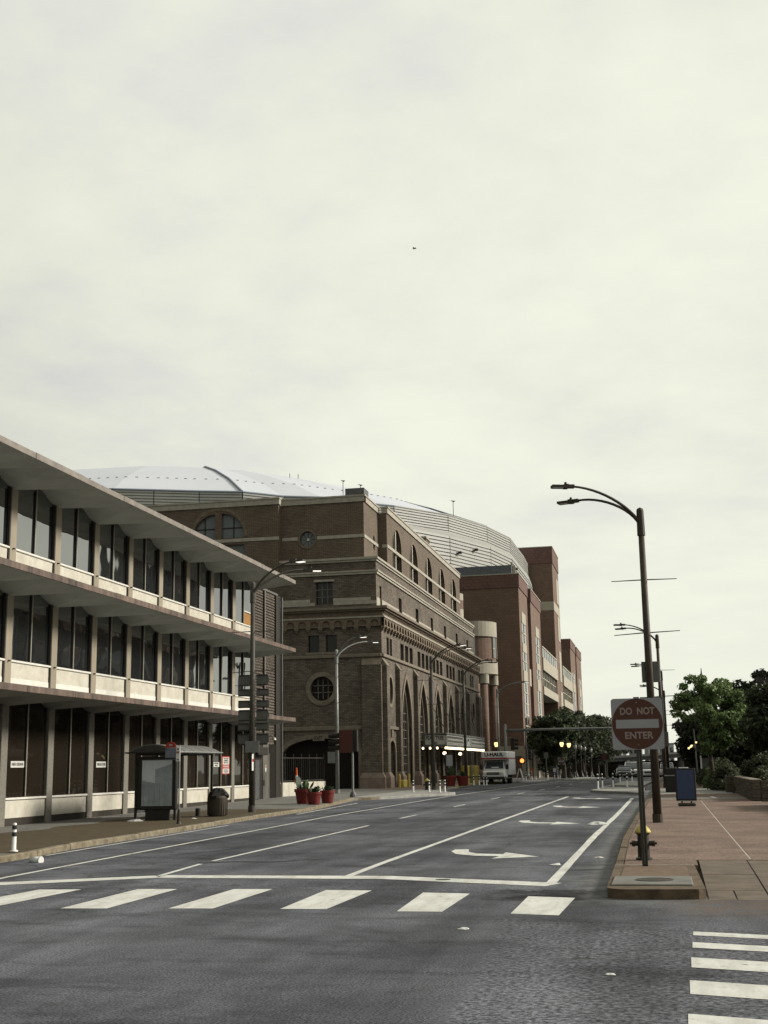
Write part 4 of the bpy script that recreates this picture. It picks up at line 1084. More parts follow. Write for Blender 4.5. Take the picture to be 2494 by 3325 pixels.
for i, (a, c) in enumerate(segs):
    MB().box(mx1, mx1 + 0.02, a, c, mz0 + 0.22, mz1 - 0.16).build('side_panel', 'marquee_teal' if i in (1, 2) else 'void_dark', mq)
    for (p, q, r_, s_) in ((a, c, mz1 - 0.2, mz1 - 0.13), (a, c, mz0 + 0.18, mz0 + 0.25)):
        MB().box(mx1 + 0.02, mx1 + 0.07, p, q, r_, s_).build('panel_trim', 'marquee_panel', mq)
    for y in (a, c):
        MB().box(mx1 + 0.02, mx1 + 0.075, y - 0.07, y + 0.07, mz0 + 0.18, mz1 - 0.13).build('panel_trim', 'marquee_panel', mq)
    if i in (0, 3):
        bl = MB().lathe([(0.10, 0), (0.04, 0.14), (0.11, 0.30), (0.04, 0.46), (0.10, 0.58)], 8).mesh('baluster', 'marquee_panel')
        n = 15
        for k in range(n): inst('baluster', bl, mq, (mx1 + 0.08, a + (c - a) * (k + 0.5) / n, mz0 + 0.28))
text('lettering', 'B', 0.62, 'void_dark', mq, (mx1 + 0.03, 117.7, 4.2), '+X', 0.9, 0.012)
MB().poly(clean(circ(120.2, 4.25, 0.55, 0.26, 16)), (), sX(mx1 + 0.026), 0, NXp).build('side_emblem', 'void_dark', mq)
MB().poly(clean(circ(120.2, 4.12, 0.36, 0.16, 16)), (), sX(mx1 + 0.03), 0, NXp).build('side_emblem', 'marquee_panel', mq)
bulb = MB().lathe([(0.0, -0.13), (0.07, -0.1), (0.095, -0.03), (0.07, 0.04), (0.03, 0.07)], 10, cap=False).mesh('bulb', 'bulb_lit', True)
for k in range(30): inst('bulb', bulb, mq, (mx1 - 0.02, my0 + 0.1 + k * 0.81, mz0 - 0.07))
for k in range(3): inst('bulb', bulb, mq, (mx1 - 0.75 - k * 0.62, my0 + 0.05, mz0 - 0.07))
for y in (112.5, 121.5): inst('bulb', bulb, mq, (mx0 + 0.9, y, mz0 - 0.45), (0, 0, 0), (1.8, 1.8, 1.4))
for y in (109.5, 116, 122.5, 129):
    MB().tube([(mx1 - 0.15, y, mz1), (HX + 0.4, y + 0.2, 8.0)], 0.035, 6).build('hanger_rod', 'steel_dark', mq)

# --- garden wall with railing beside the garage entrance
gw = thing('railing_wall', (-21.4, 75, zr(75) + 0.15), 'low pale concrete wall with black metal railing beside the garage entrance', 'wall')
A, Bq = Vector((-22.0, 71.9)), Vector((-20.85, 78.2))
def along(t, dx=0, z=0): p = A.lerp(Bq, t); return (p.x + dx, p.y, z)
zb = zr(75) + 0.05
nb = 5
for k in range(nb):
    a, c = A.lerp(Bq, k / nb + 0.002), A.lerp(Bq, (k + 1) / nb - 0.002)
    MB().add([(a.x, a.y, zb), (c.x, c.y, zb), (c.x - 0.25, c.y, zb), (a.x - 0.25, a.y, zb), (a.x, a.y, 1.2), (c.x, c.y, 1.2), (c.x - 0.25, c.y, 1.2), (a.x - 0.25, a.y, 1.2)],
             [(0, 1, 5, 4), (1, 2, 6, 5), (2, 3, 7, 6), (3, 0, 4, 7), (4, 5, 6, 7)]).build('wall_panel', 'travertine', gw)
for z in (1.28, 2.62): MB().tube([along(0, -0.12, z), along(1, -0.12, z)], 0.03, 6).build('rail', 'dark_frame', gw)
for k in range(25):
    t = k / 24; big = k % 4 == 0
    MB().tube([along(t, -0.12, 1.2), along(t, -0.12, 2.78 if big else 2.62)], 0.028 if big else 0.012, 6).build('post' if big else 'baluster', 'dark_frame', gw)
    if big: MB().lathe([(0.02, 0), (0.05, 0.04), (0.0, 0.09)], 8, along(t, -0.12, 2.77)).build('finial', 'dark_frame', gw)
# ------------------------------------------------------------------ domed stadium behind the hotel
mat('metal_panel', (0.43, 0.435, 0.40), 0.5, 0.08, 0.3, metal=0.0)
mat('metal_dark', (0.20, 0.21, 0.215), 0.5, 0.1, 0.5)
mat('roof_white', (0.70, 0.73, 0.80), 0.5, 0.05, 0.1)
mat('metal_blue', (0.27, 0.30, 0.36), 0.5, 0.1, 0.5)
st = thing('domed_stadium', (-100, 250, 0), 'huge stadium with shallow white dome roof and ribbed grey metal walls behind the brick buildings', 'stadium')
TOP = [(-71.9, 157), (-66.8, 159.2), (-61.1, 161.7), (-55.5, 163.8), (-50.8, 168.3), (-45.6, 170.6), (-40.1, 176.8), (-37.1, 179.4), (-30.5, 188.5), (-26.0, 200.1), (-23.6, 211.5), (-23.4, 232), (-23.9, 251.9)]
REST = [(-26, 280), (-34, 310), (-52, 335), (-80, 348), (-112, 350), (-145, 338), (-168, 310), (-178, 275), (-178, 235), (-168, 200), (-148, 174), (-122, 160), (-96, 155)]
MID = [(-78, 148.5), (-72, 151), (-65.5, 153.5), (-59, 156), (-53.5, 160.3), (-47.5, 163), (-41.2, 168.2), (-34.5, 173.2), (-29.3, 182.2), (-24.7, 193.6), (-22.6, 204.6), (-22.4, 230), (-23.3, 249.3)]
CEN = Vector((-100, 250))
def ribbed(parent, a, b_, z0, z1, rows, m_, dep=0.28, name='wall_panel'):
    """one metal wall panel with horizontal ribs"""
    a, b_ = Vector(a), Vector(b_)
    e = (b_ - a).normalized(); n = Vector((e.y, -e.x))
    if n.dot((a + b_) / 2 - CEN) < 0: n = -n
    a2, b2 = a + e * 0.06, b_ - e * 0.06
    vs, fs = [], []
    h = (z1 - z0) / rows
    for r_ in range(rows):
        z = z0 + r_ * h
        for (dz, o) in ((0.0, 0.0), (h * 0.30, 0.0), (h * 0.36, dep), (h * 0.999, dep * 0.75)):
            for p in (a2, b2): vs.append((p.x + n.x * o, p.y + n.y * o, z + dz))
    for i in range(len(vs) // 2 - 1): fs.append((2 * i, 2 * i + 1, 2 * i + 3, 2 * i + 2))
    return MB().add(vs, fs).build(name, m_, parent)
allt = TOP + REST; n = len(allt)
for i in range(n):
    a, b_ = allt[i], allt[(i + 1) % n]
    if i < len(TOP) - 1 or i == n - 1: ribbed(st, a, b_, 36.3, 40.0, 9, 'metal_panel', 0.12)
cy = MB()
cy.add([(p[0] * 0.996 - 0.4, p[1] * 0.996 + 1, z) for z in (0, 40) for p in allt], [(i, (i + 1) % n, n + (i + 1) % n, n + i) for i in range(n)]).build('drum_core', 'metal_dark', st)
for i in range(5, len(MID) - 1):
    ribbed(st, MID[i], MID[i + 1], 26.0, 35.6, 18, 'metal_panel', 0.13)
    e0, e1 = MID[i], MID[i + 1]; t0, t1 = TOP[i], TOP[i + 1]
    MB().add([(e0[0], e0[1], 35.62), (e1[0], e1[1], 35.62), (e1[0], e1[1], 36.2), (e0[0], e0[1], 36.2), (t0[0], t0[1], 36.32), (t1[0], t1[1], 36.32)], [(0, 1, 2, 3), (3, 2, 5, 4)]).build('gutter_panel', 'metal_panel', st)
# small vents on the wall
for (i, t, z) in ((7, .3, 34), (8, .2, 33.2), (8, .6, 34.3), (9, .3, 32), (9, .7, 33), (10, .3, 32.6), (10, .15, 34), (8, .8, 31.3), (7, .7, 31.8), (10, .55, 31)):
    p = Vector(MID[i]).lerp(Vector(MID[i + 1]), t)
    MB().cbox((p.x + 0.35, p.y - 0.35, z), 0.5, 0.5, 0.35).build('wall_vent', 'steel_dark', st)
# dome: rings of panels
rings = [(1.0, 40.05), (0.86, 45.0), (0.70, 49.9), (0.55, 54.0), (0.32, 56.4), (0.0, 57.4)]
def rp(i, k):
    s_, z = rings[k]; p = Vector(allt[i % n])
    q = CEN + (p - CEN) * s_
    return (q.x, q.y, z)
for k in range(len(rings) - 1):
    for i in range(n):
        if k < len(rings) - 2: MB().quad(rp(i, k), rp(i + 1, k), rp(i + 1, k + 1), rp(i, k + 1)).build('roof_panel', 'roof_white', st, True)
        else: MB().tri(rp(i, k), rp(i + 1, k), rp(i, k + 1)).build('roof_panel', 'roof_white', st, True)
for i in (3, 9):
    MB().tube([Vector(rp(i, k)) + Vector((0, 0, 0.15)) for k in range(5)], 0.16, 6).build('roof_rib', 'metal_blue', st)
clip = MB().cbox((0, 0, 0), 0.40, 0.22, 0.06).mesh('snow_guard', 'metal_blue')
for i in list(range(len(TOP) - 1)) + [n - 1, n - 2]:
    a, b_ = Vector(rp(i, 1)), Vector(rp(i + 1, 1))
    m_ = max(2, int((b_ - a).length / 1.3))
    for k in range(m_): inst('snow_guard', clip, st, a.lerp(b_, k / m_))
    MB().tube([Vector(rp(i, 0)) + Vector((0, 0, .05)), Vector(rp(i + 1, 0)) + Vector((0, 0, .05))], 0.18, 6).build('eaves_gutter', 'metal_blue' if i < 7 or i > 12 else 'metal_panel', st)
for (x, y, z, h) in ((-80, 205, 51, 2.2), (-74, 205, 51, 2.2), (-66, 205, 50.6, 2.0), (-60.5, 204, 50.2, 2.0), (-59, 204, 50.2, 1.8)):
    MB().tube([(x, y, z), (x, y, z + h)], 0.06, 5).build('lightning_rod', 'steel_dark', st)
for (x, y, z) in ((-45.5, 182, 42.5), (-43.0, 183, 41.9), (-29.8, 190, 40)):
    m_ = MB().tube([(x, y, z), (x, y, z + 2.6)], 0.05, 6).build('roof_mast', 'steel_dark', st)
    MB().add([(x - 0.45, y, z + 2.75), (x + 0.4, y, z + 2.6), (x + 0.05, y + 0.2, z + 2.45)], [(0, 1, 2)]).build('mast_head', 'steel_grey', m_)

# ------------------------------------------------------------------ brick convention block in front of the stadium
brick_mat('brick_red', (0.235, 0.155, 0.115), (0.275, 0.183, 0.136), (0.19, 0.13, 0.10), 0.8, 0.4, 0.02, 0.18, 0.2)
brick_mat('brick_cap', (0.205, 0.12, 0.10), (0.24, 0.14, 0.118), (0.15, 0.09, 0.078), 0.8, 0.5, 0.03, 0.2, 0.3)
mat('precast', (0.47, 0.435, 0.35), 0.8, 0.12, 1.0)
glass_mat('glass_block', (0.03, 0.035, 0.038), 2.2, 0.04)
mat('mullion_white', (0.62, 0.58, 0.46), 0.6, 0.1, 2.0)
AXF = -19.0
cv = thing('convention_block', (-24, 230, 0), 'tall red brick block with window strips, glazed bridges and a square tower beyond the hotel', 'building')
def pier(y0, y1, depth, zt, z0=-1.5, cap=1.9, strip_=None, name='pier', x=AXF, bays=()):
    """solid brick pier with a vertical strip of windows in its street face"""
    MB().box(x - depth, x, y0, y1, z0, zt - cap).build(name, 'brick_red', cv)
    MB().box(x - depth - 0.12, x + 0.12, y0 - 0.12, y1 + 0.12, zt - cap, zt).build('parapet', 'brick_cap', cv)
    MB().box(x - depth - 0.2, x + 0.2, y0 - 0.2, y1 + 0.2, zt, zt + 0.16).build('coping', 'precast', cv)
    if strip_:
        a, c, zb = strip_
        for (za, zc, kind) in zb:
            if kind == 'g':
                w = MB().box(x - 0.05, x + 0.03, a, c, za, zc).build('window_pane', 'glass_block', cv)
                MB().box(x + 0.03, x + 0.10, (a + c) / 2 - 0.12, (a + c) / 2 + 0.12, za, zc).build('mullion', 'mullion_white', w)
                nn = max(1, int((zc - za) / 1.9))
                for k in range(1, nn + 1):
                    z = za + (zc - za) * k / (nn + 1)
                    MB().box(x + 0.03, x + 0.095, a, c, z - 0.06, z + 0.06).build('transom', 'mullion_white', w)
            else:
                MB().box(x - 0.05, x + 0.09, a, c, za, zc).build('spandrel', 'precast', cv)
zbA = [(22.3, 23.9, 'p'), (19.4, 22.3, 'g'), (18.1, 19.4, 'p'), (15.4, 18.1, 'g'), (13.8, 15.4, 'p'), (4.3, 13.8, 'g'), (1.0, 4.2, 'p')]
pier(179.5, 191.3, 10.4, 29.0, strip_=(182.0, 187.6, zbA))
MB().box(AXF - 8, AXF - 0.9, 191.3, 196.3, -1.5, 18.5).build('recess_wall', 'brick_red', cv)
MB().box(AXF - 0.9, AXF - 0.2, 193, 195.6, 13.8, 16.4).build('balcony_panel', 'precast', cv)
pier(196.3, 212.5, 9.0, 29.0, strip_=(202.6, 208.7, [(22.3, 23.9, 'p'), (18.0, 22.3, 'g'), (17.0, 18.0, 'p'), (15.4, 17.0, 'g'), (13.6, 15.4, 'p'), (4.3, 13.6, 'g'), (0.5, 4.2, 'p')]))
MB().box(AXF - 10.55, AXF - 1.0, 180.2, 213, 28.9, 30.5).build('roof_screen', 'metal_blue', cv)
for k in range(7):
    MB().box(AXF - 10.60, AXF - 0.97, 180.15, 212.9, 29.28 + 0.19 * k, 29.36 + 0.19 * k).build('screen_rib', 'steel_grey', cv)
for k in range(3):
    MB().cbox((AXF - 1.4 + 0.35 * k, 181.5, 29.2), 0.3, 0.3, 1.4 + 0.5 * (k % 2)).build('roof_antenna', 'precast', cv)
def bridge(y0, y1):
    x = AXF + 0.25
    MB().box(x - 8, x, y0, y1, 17.6, 19.7).build('bridge_wall', 'precast', cv)
    MB().box(x - 8, x - 0.05, y0, y1, 13.5, 14.9).build('bridge_girder', 'precast', cv)
    MB().box(x - 7, x - 0.5, y0, y1, 14.9, 17.6).build('bridge_core', 'brick_red', cv)
    for k in range(2):
        a = y0 + (y1 - y0) * (0.04 + 0.48 * k); c = a + (y1 - y0) * 0.42
        w = MB().box(x - 0.5, x - 0.42, a, c, 15.1, 17.5).build('window_pane', 'glass_block', cv)
        for j in range(5):
            y = a + (c - a) * j / 4
            MB().box(x - 0.42, x - 0.30, y - 0.10, y + 0.10, 15.0, 17.58).build('mullion', 'mullion_white', w)
        MB().box(x - 0.42, x - 0.32, a, c, 16.25, 16.37).build('transom', 'mullion_white', w)
    for k in range(8):
        a = y0 + (y1 - y0) * k / 8
        MB().box(x - 0.20, x - 0.14, a + 0.1, a + (y1 - y0) / 8 - 0.1, 19.72, 21.4).build('glass_balustrade', 'glass_block', cv)
        MB().box(x - 0.22, x - 0.08, a - 0.08, a + 0.08, 19.70, 21.5).build('balustrade_post', 'mullion_white', cv)
    MB().box(x - 0.25, x - 0.05, y0, y1, 21.42, 21.6).build('handrail', 'mullion_white', cv)
    MB().box(x - 8, x - 7, y0, y1, -2, 13.5).build('rear_wall', 'brick_red', cv)
bridge(212.6, 242.9)
pier(243.0, 257.5, 9.5, 43.6, cap=3.2, strip_=(250.5, 255.5, [(33.5, 38.5, 'p'), (26, 31, 'p'), (18, 24, 'p'), (11, 16, 'p')]), name='tower')
MB().box(AXF - 9.58, AXF + 0.06, 242.94, 257.56, 31.2, 32.9).build('stone_band', 'precast', cv)
bridge(257.6, 283.9)
pier(284.0, 300.5, 9.0, 29.4, z0=-3, strip_=(288, 295.8, [(20, 22.3, 'g'), (18, 20, 'p'), (12, 18, 'g'), (8, 12, 'p')]))
pier(304.5, 322.5, 9.0, 29.4, z0=-3, strip_=(310, 318, [(20, 22.3, 'g'), (18, 20, 'p'), (12, 18, 'g'), (8, 12, 'p')]))
MB().box(AXF - 9, AXF - 1.2, 300.5, 304.5, -3, 26).build('recess_wall', 'brick_red', cv)
MB().box(AXF - 8, AXF - 4, 284, 290, 29.5, 31).build('roof_screen', 'metal_blue', cv)
# pale base course with rounded canopy pieces at street level
for (y0, y1) in ((179.4, 181.6), (188, 191.4), (196.2, 202.3), (209, 212.6)):
    MB().box(AXF - 0.4, AXF + 0.35, y0, y1, -1.5, 4.1).build('base_pier', 'precast', cv)
MB().box(AXF - 10.5, AXF, 179.35, 179.49, 3.2, 4.6).build('base_band', 'precast', cv)
for (y0, y1) in ((181.7, 187.9), (202.4, 208.9)):
    MB().box(AXF + 0.1, AXF + 1.5, y0, y1, 3.7, 4.2).build('door_canopy', 'precast', cv)

# ------------------------------------------------------------------ round corner pavilion on columns
rt = thing('rotunda', (-23.2, 160, 0.2), 'round brick and pale concrete corner pavilion carried on tall round columns', 'building')
RC, RR = (-23.4, 160.0), 3.45
def drum(z0, z1, r, m_, name, n=36): return MB().lathe([(r, z0), (r, z1)], n, (RC[0], RC[1], 0)).build(name, m_, rt, False)
MB().lathe([(RR, 13.3), (RR, 14.9)], 40, (*RC, 0)).build('lower_ring', 'precast', rt, False)
MB().lathe([(RR - 0.18, 14.9), (RR - 0.18, 18.0)], 40, (*RC, 0)).build('brick_drum', 'brick_red', rt, False)
MB().lathe([(RR, 18.0), (RR, 19.9)], 40, (*RC, 0)).build('upper_ring', 'precast', rt, False)
for (a0, a1) in ((-96, -71), (-24, -4), (5, 25)):
    b = MB(); r = RR - 0.12
    for k in range(5):
        a = R(a0 + (a1 - a0) * k / 5); c = R(a0 + (a1 - a0) * (k + 1) / 5)
        b.quad(*[(RC[0] + r * math.cos(t), RC[1] + r * math.sin(t), z) for t, z in ((a, 15.35), (c, 15.35), (c, 17.95), (a, 17.95))])
    w = b.build('window_pane', 'glass_block', rt)
    t = R(a0 + 3); MB().tube([(RC[0] + (r + .03) * math.cos(t), RC[1] + (r + .03) * math.sin(t), 15.35), (RC[0] + (r + .03) * math.cos(t), RC[1] + (r + .03) * math.sin(t), 17.95)], 0.07, 6).build('mullion', 'mullion_white', w)
    MB().tube([(RC[0] + (r + .03) * math.cos(R(a0 + (a1 - a0) * k / 6)), RC[1] + (r + .03) * math.sin(R(a0 + (a1 - a0) * k / 6)), 16.5) for k in range(4)], 0.06, 6).build('transom', 'mullion_white', w)
for (x, y) in ((-21.5, 158.0), (-20.9, 162.5), (-25.4, 158.0)):
    MB().lathe([(0.50, 0.0), (0.50, 12.1)], 20, (x, y, 0.2)).build('column_shaft', 'brick_red', rt, True)
    MB().lathe([(0.66, 12.1), (0.66, 13.31)], 20, (x, y, 0)).build('column_head', 'precast', rt, False)
    MB().lathe([(0.72, 0.1), (0.72, 1.2)], 20, (x, y, 0)).build('column_base', 'precast', rt, False)
MB().box(-34, -24.2, 158.5, 179.2, 0.0, 20).build('link_wall', 'brick_red', rt)
for (z0, z1, m_) in ((21.0, 22.4, 'precast'), (22.4, 23.6, 'brick_red'), (23.6, 24.5, 'precast')):
    MB().lathe([(2.0, z0), (2.0, z1)], 28, (-26.9, 165, 0)).build('upper_drum', m_, rt, False)
MB().lathe([(1.9, 19.9), (1.9, 21.0)], 28, (-26.9, 165, 0)).build('upper_drum', 'brick_red', rt, False)
# ------------------------------------------------------------------ street furniture
mat('pole_brown', (0.075, 0.057, 0.042), 0.6, 0.35, 3.0)
mat('pole_green', (0.085, 0.08, 0.065), 0.6, 0.3, 3.0)
mat('galvanised', (0.33, 0.34, 0.33), 0.45, 0.2, 4.0, metal=0.3)
mat('lamp_dark', (0.05, 0.045, 0.04), 0.5, 0.2, 4.0)
emit_mat('lens_lit', (1.0, 0.95, 0.85), 0.8)
mat('lens_off', (0.65, 0.65, 0.6), 0.4, 0.1, 4.0)
mat('sign_back', (0.17, 0.17, 0.16), 0.5, 0.15, 4.0)
mat('sign_white', (0.40, 0.40, 0.43), 0.45, 0.06, 6.0)
mat('sign_maroon', (0.105, 0.042, 0.026), 0.45, 0.08, 6.0)
mat('sign_letter', (0.36, 0.29, 0.26), 0.5, 0.05, 6.0)
mat('flex_white', (0.85, 0.85, 0.82), 0.5, 0.06, 6.0)
mat('flex_black', (0.04, 0.04, 0.04), 0.5, 0.1, 6.0)
mat('hydrant_black', (0.045, 0.036, 0.028), 0.5, 0.4, 8.0, bump=0.2)
mat('hydrant_yellow', (0.62, 0.50, 0.13), 0.5, 0.2, 8.0)
mat('bollard_yellow', (0.55, 0.42, 0.10), 0.6, 0.25, 4.0)
mat('barrel_olive', (0.24, 0.21, 0.08), 0.6, 0.25, 4.0)
mat('terracotta_red', (0.20, 0.03, 0.026), 0.55, 0.2, 3.0)
mat('cone_orange', (0.80, 0.13, 0.02), 0.55, 0.1, 4.0)
mat('plastic_black', (0.03, 0.027, 0.023), 0.55, 0.2, 5.0)
mat('can_brown', (0.075, 0.06, 0.045), 0.7, 0.25, 4.0)
mat('board_blue', (0.050, 0.075, 0.16), 0.45, 0.08, 3.0)
mat('litter_white', (0.80, 0.79, 0.76), 0.8, 0.06, 9.0)
mat('signal_plate', (0.115, 0.04, 0.03), 0.6, 0.1, 3.0)
mat('poster_grey', (0.72, 0.77, 0.82), 0.25, 0.15, 2.0)
mat('poster_dark', (0.42, 0.46, 0.50), 0.25, 0.25, 2.5)
glass_mat('glass_shelter', (0.05, 0.055, 0.055), 1.6, 0.03)
mat('bus_blue', (0.20, 0.22, 0.27), 0.4, 0.08, 3.0)
LG = 0.15
ORD = ['first', 'second', 'third', 'fourth', 'fifth', 'sixth', 'seventh', 'eighth', 'ninth']
def lamp(loc, label, group, side=-1, h=9.5, m_='pole_brown', lit=False, banner=True, splay=1.1, reach=2.0, lens=None):
    """twin-arm street light; side = -1 arms over -x, +1 over +x"""
    t = thing('street_lamp', loc, label, 'street lamp', group)
    x, y, z = loc
    MB().tube([(x, y, z), (x, y, z + 0.25)], 0.155, 12).build('pole_base', m_, t)
    MB().tube([(x, y, z + 0.1), (x, y, z + h)], [0.130, 0.090], 12).build('pole', m_, t, True)
    MB().tube([(x, y, z + h - 0.75), (x, y, z + h + 0.05)], [0.125, 0.112], 12).build('arm_bracket', m_, t)
    MB().lathe([(0.112, 0), (0.095, 0.06), (0, 0.11)], 10, (x, y, z + h + 0.05)).build('pole_cap', m_, t)
    for sg in (-1, 1):
        pts = []
        for k in range(13):
            u = k / 12
            a = u * math.pi / 2
            px = x + side * reach * (0.08 + 0.92 * (1 - math.cos(a)) if u < 0.999 else 1.0) if False else x + side * reach * (1 - math.cos(a)) ** 0.72
            pz = z + h - 0.5 + 1.22 * math.sin(a) ** 0.9
            pts.append((px, y + sg * splay * u ** 1.3, pz))
        arm = MB().tube(pts, [0.055 - 0.02 * k / 12 for k in range(13)], 8).build('arm', m_, t, True)
        e = Vector(pts[-1]); d = Vector((side, sg * 0.35, 0)).normalized()
        lm = MB()
        p0 = e - d * 0.05; nrm_ = Vector((-d.y, d.x, 0))
        def blk(b, o0, o1, w, z0, z1):
            q = []
            for zz in (z0, z1):
                for (o, s_) in ((o0, -1), (o1, -1), (o1, 1), (o0, 1)):
                    v_ = p0 + d * o + nrm_ * (s_ * w / 2); q.append((v_.x, v_.y, e.z + zz))
            b.add(q, [(3, 2, 1, 0), (4, 5, 6, 7), (0, 1, 5, 4), (1, 2, 6, 5), (2, 3, 7, 6), (3, 0, 4, 7)])
        blk(lm, 0.0, 0.22, 0.14, -0.055, 0.055); blk(lm, 0.2, 0.34, 0.24, -0.07, 0.06); blk(lm, 0.33, 0.72, 0.26, -0.045, 0.03)
        lo = lm.build('luminaire', m_ if m_ != 'galvanised' else 'steel_grey', t)
        ln = MB(); blk(ln, 0.36, 0.70, 0.22, -0.062, -0.046); ln.build('lens', 'lens_lit' if lit else (lens or 'lens_off'), lo)
        ph = p0 + d * 0.27
        MB().lathe([(0.04, 0), (0.04, 0.07), (0.0, 0.09)], 8, (ph.x, ph.y, e.z + 0.06)).build('photocell', 'lamp_dark', lo)
    if banner:
        for zz, tilt in ((7.35, 0.0), (5.7, 0.04)):
            for sg in (-1, 1):
                MB().tube([(x + sg * 0.09, y, z + zz), (x + sg * 1.0, y, z + zz + tilt * sg - 0.01)], [0.02, 0.013], 6).build('banner_arm', 'lamp_dark', t)
    return t
GR = 'twin arm street lamps along the pavement with the blue board'
L1 = lamp((-0.27, 39.6, zr(39.6) + LG), 'tall brown twin arm street lamp standing close behind the DO NOT ENTER sign', GR)
MB().bbox(-0.50, 0.03, 39.72, 39.735, 4.42, 5.06, 0.005).build('sign_plate', 'sign_back', L1)
MB().bbox(-0.60, 0.10, 39.72, 39.735, 3.16, 3.98, 0.005).build('sign_plate', 'sign_back', L1)
L2 = lamp((0.05, 82.5, zr(82.5) + LG), 'twin arm street lamp standing beside the black litter box', GR)
MB().bbox(-0.25, 0.4, 82.64, 82.655, 3.0, 3.9, 0.005).build('sign_plate', 'sign_back', L2)
lamp((0.25, 117.0, zr(117) + LG), 'twin arm street lamp beyond the litter box, where the pavement passes the shrubs', GR)
lamp((0.5, 148.0, zr(148) + LG), 'farthest twin arm street lamp, near the parked cars', GR)
GL = 'twin arm street lamps along the pavement with the hotel'
L5 = lamp((-16.45, 50.0, zr(50) + LG), 'dark twin arm street lamp carrying stacked direction signs by the litter bin', GL, 1, 9.3, 'pole_green', True)
rows = [(5.40, 5.86, 1), (4.97, 5.27, 0), (4.49, 4.80, 0), (3.95, 4.42, 1), (3.55, 3.88, 0), (2.98, 3.44, 2)]
for z0, z1, kind in rows:
    for sg, (a, b_) in ((-1, (-17.12, -16.58)), (1, (-16.33, -15.78))):
        w = b_ - a
        if kind == 1:
            cx_ = b_ - 0.12 if sg > 0 else a + 0.12
            pts = [(a, z0), (b_ - 0.10, z0), (b_ - 0.02, z0 + (z1 - z0) * .25), (b_ + 0.02, (z0 + z1) / 2), (b_ - 0.02, z0 + (z1 - z0) * .75), (b_ - 0.06, z1), (a, z1)] if sg > 0 else [(a, z0), (b_, z0), (b_, z1), (a + 0.08, z1), (a, z1 - 0.06)]
        elif kind == 2:
            pts = [(a, z0 + 0.12), (a + 0.14, z0), (b_ - 0.14, z0), (b_, z0 + 0.12), (b_, z1), (a, z1)]
        else: pts = rect(a, b_, z0, z1)
        p = MB(); p.poly(pts, (), lambda u, v: (u, 50.16, v), 0.02, NYm, revealo=True, back=True)
        pp = p.build('direction_sign', 'sign_back', L5)
        for zz in (z1 - 0.03, z0 + 0.03):
            MB().box(a + 0.03, b_ - 0.06, 50.13, 50.158, zz - 0.022, zz + 0.022).build('sign_rail', 'lamp_dark', pp)
MB().bbox(-16.70, -16.10, 49.84, 49.86, 2.67, 3.13, 0.006).build('sign_plate', 'galvanised', L5)
np_ = MB().box(-16.37, -16.36, 49.72, 49.98, 1.95, 2.62).build('parking_sign', 'flex_white', L5)
MB().box(-16.358, -16.355, 49.75, 49.95, 2.30, 2.42).build('red_band', 'sign_red', np_)
L6 = lamp((-20.15, 78.4, zr(78.4) + LG), 'grey galvanised street lamp beside the garage entrance of the hotel', GL, 1, 8.9, 'galvanised', True, True, 1.6, 1.75)
MB().bbox(-20.75, -20.25, 78.3, 78.33, 2.3, 3.0, 0.006).build('sign_plate', 'galvanised', L6)
lamp((-15.2, 85.2, zr(85) + LG), 'grey twin arm street lamp by the hydrant in front of the hotel', GL, 1, 8.85, 'pole_green', True)
lamp((-15.55, 102.0, zr(102) + LG), 'twin arm street lamp at the yellow kerb beside the hotel marquee', GL, 1, 9.1, 'pole_green', False)
lamp((-16.1, 128.0, zr(128) + LG), 'thin grey twin arm street lamp behind the white truck', GL, 1, 9.0, 'galvanised', True, True, 0.4, 2.6)

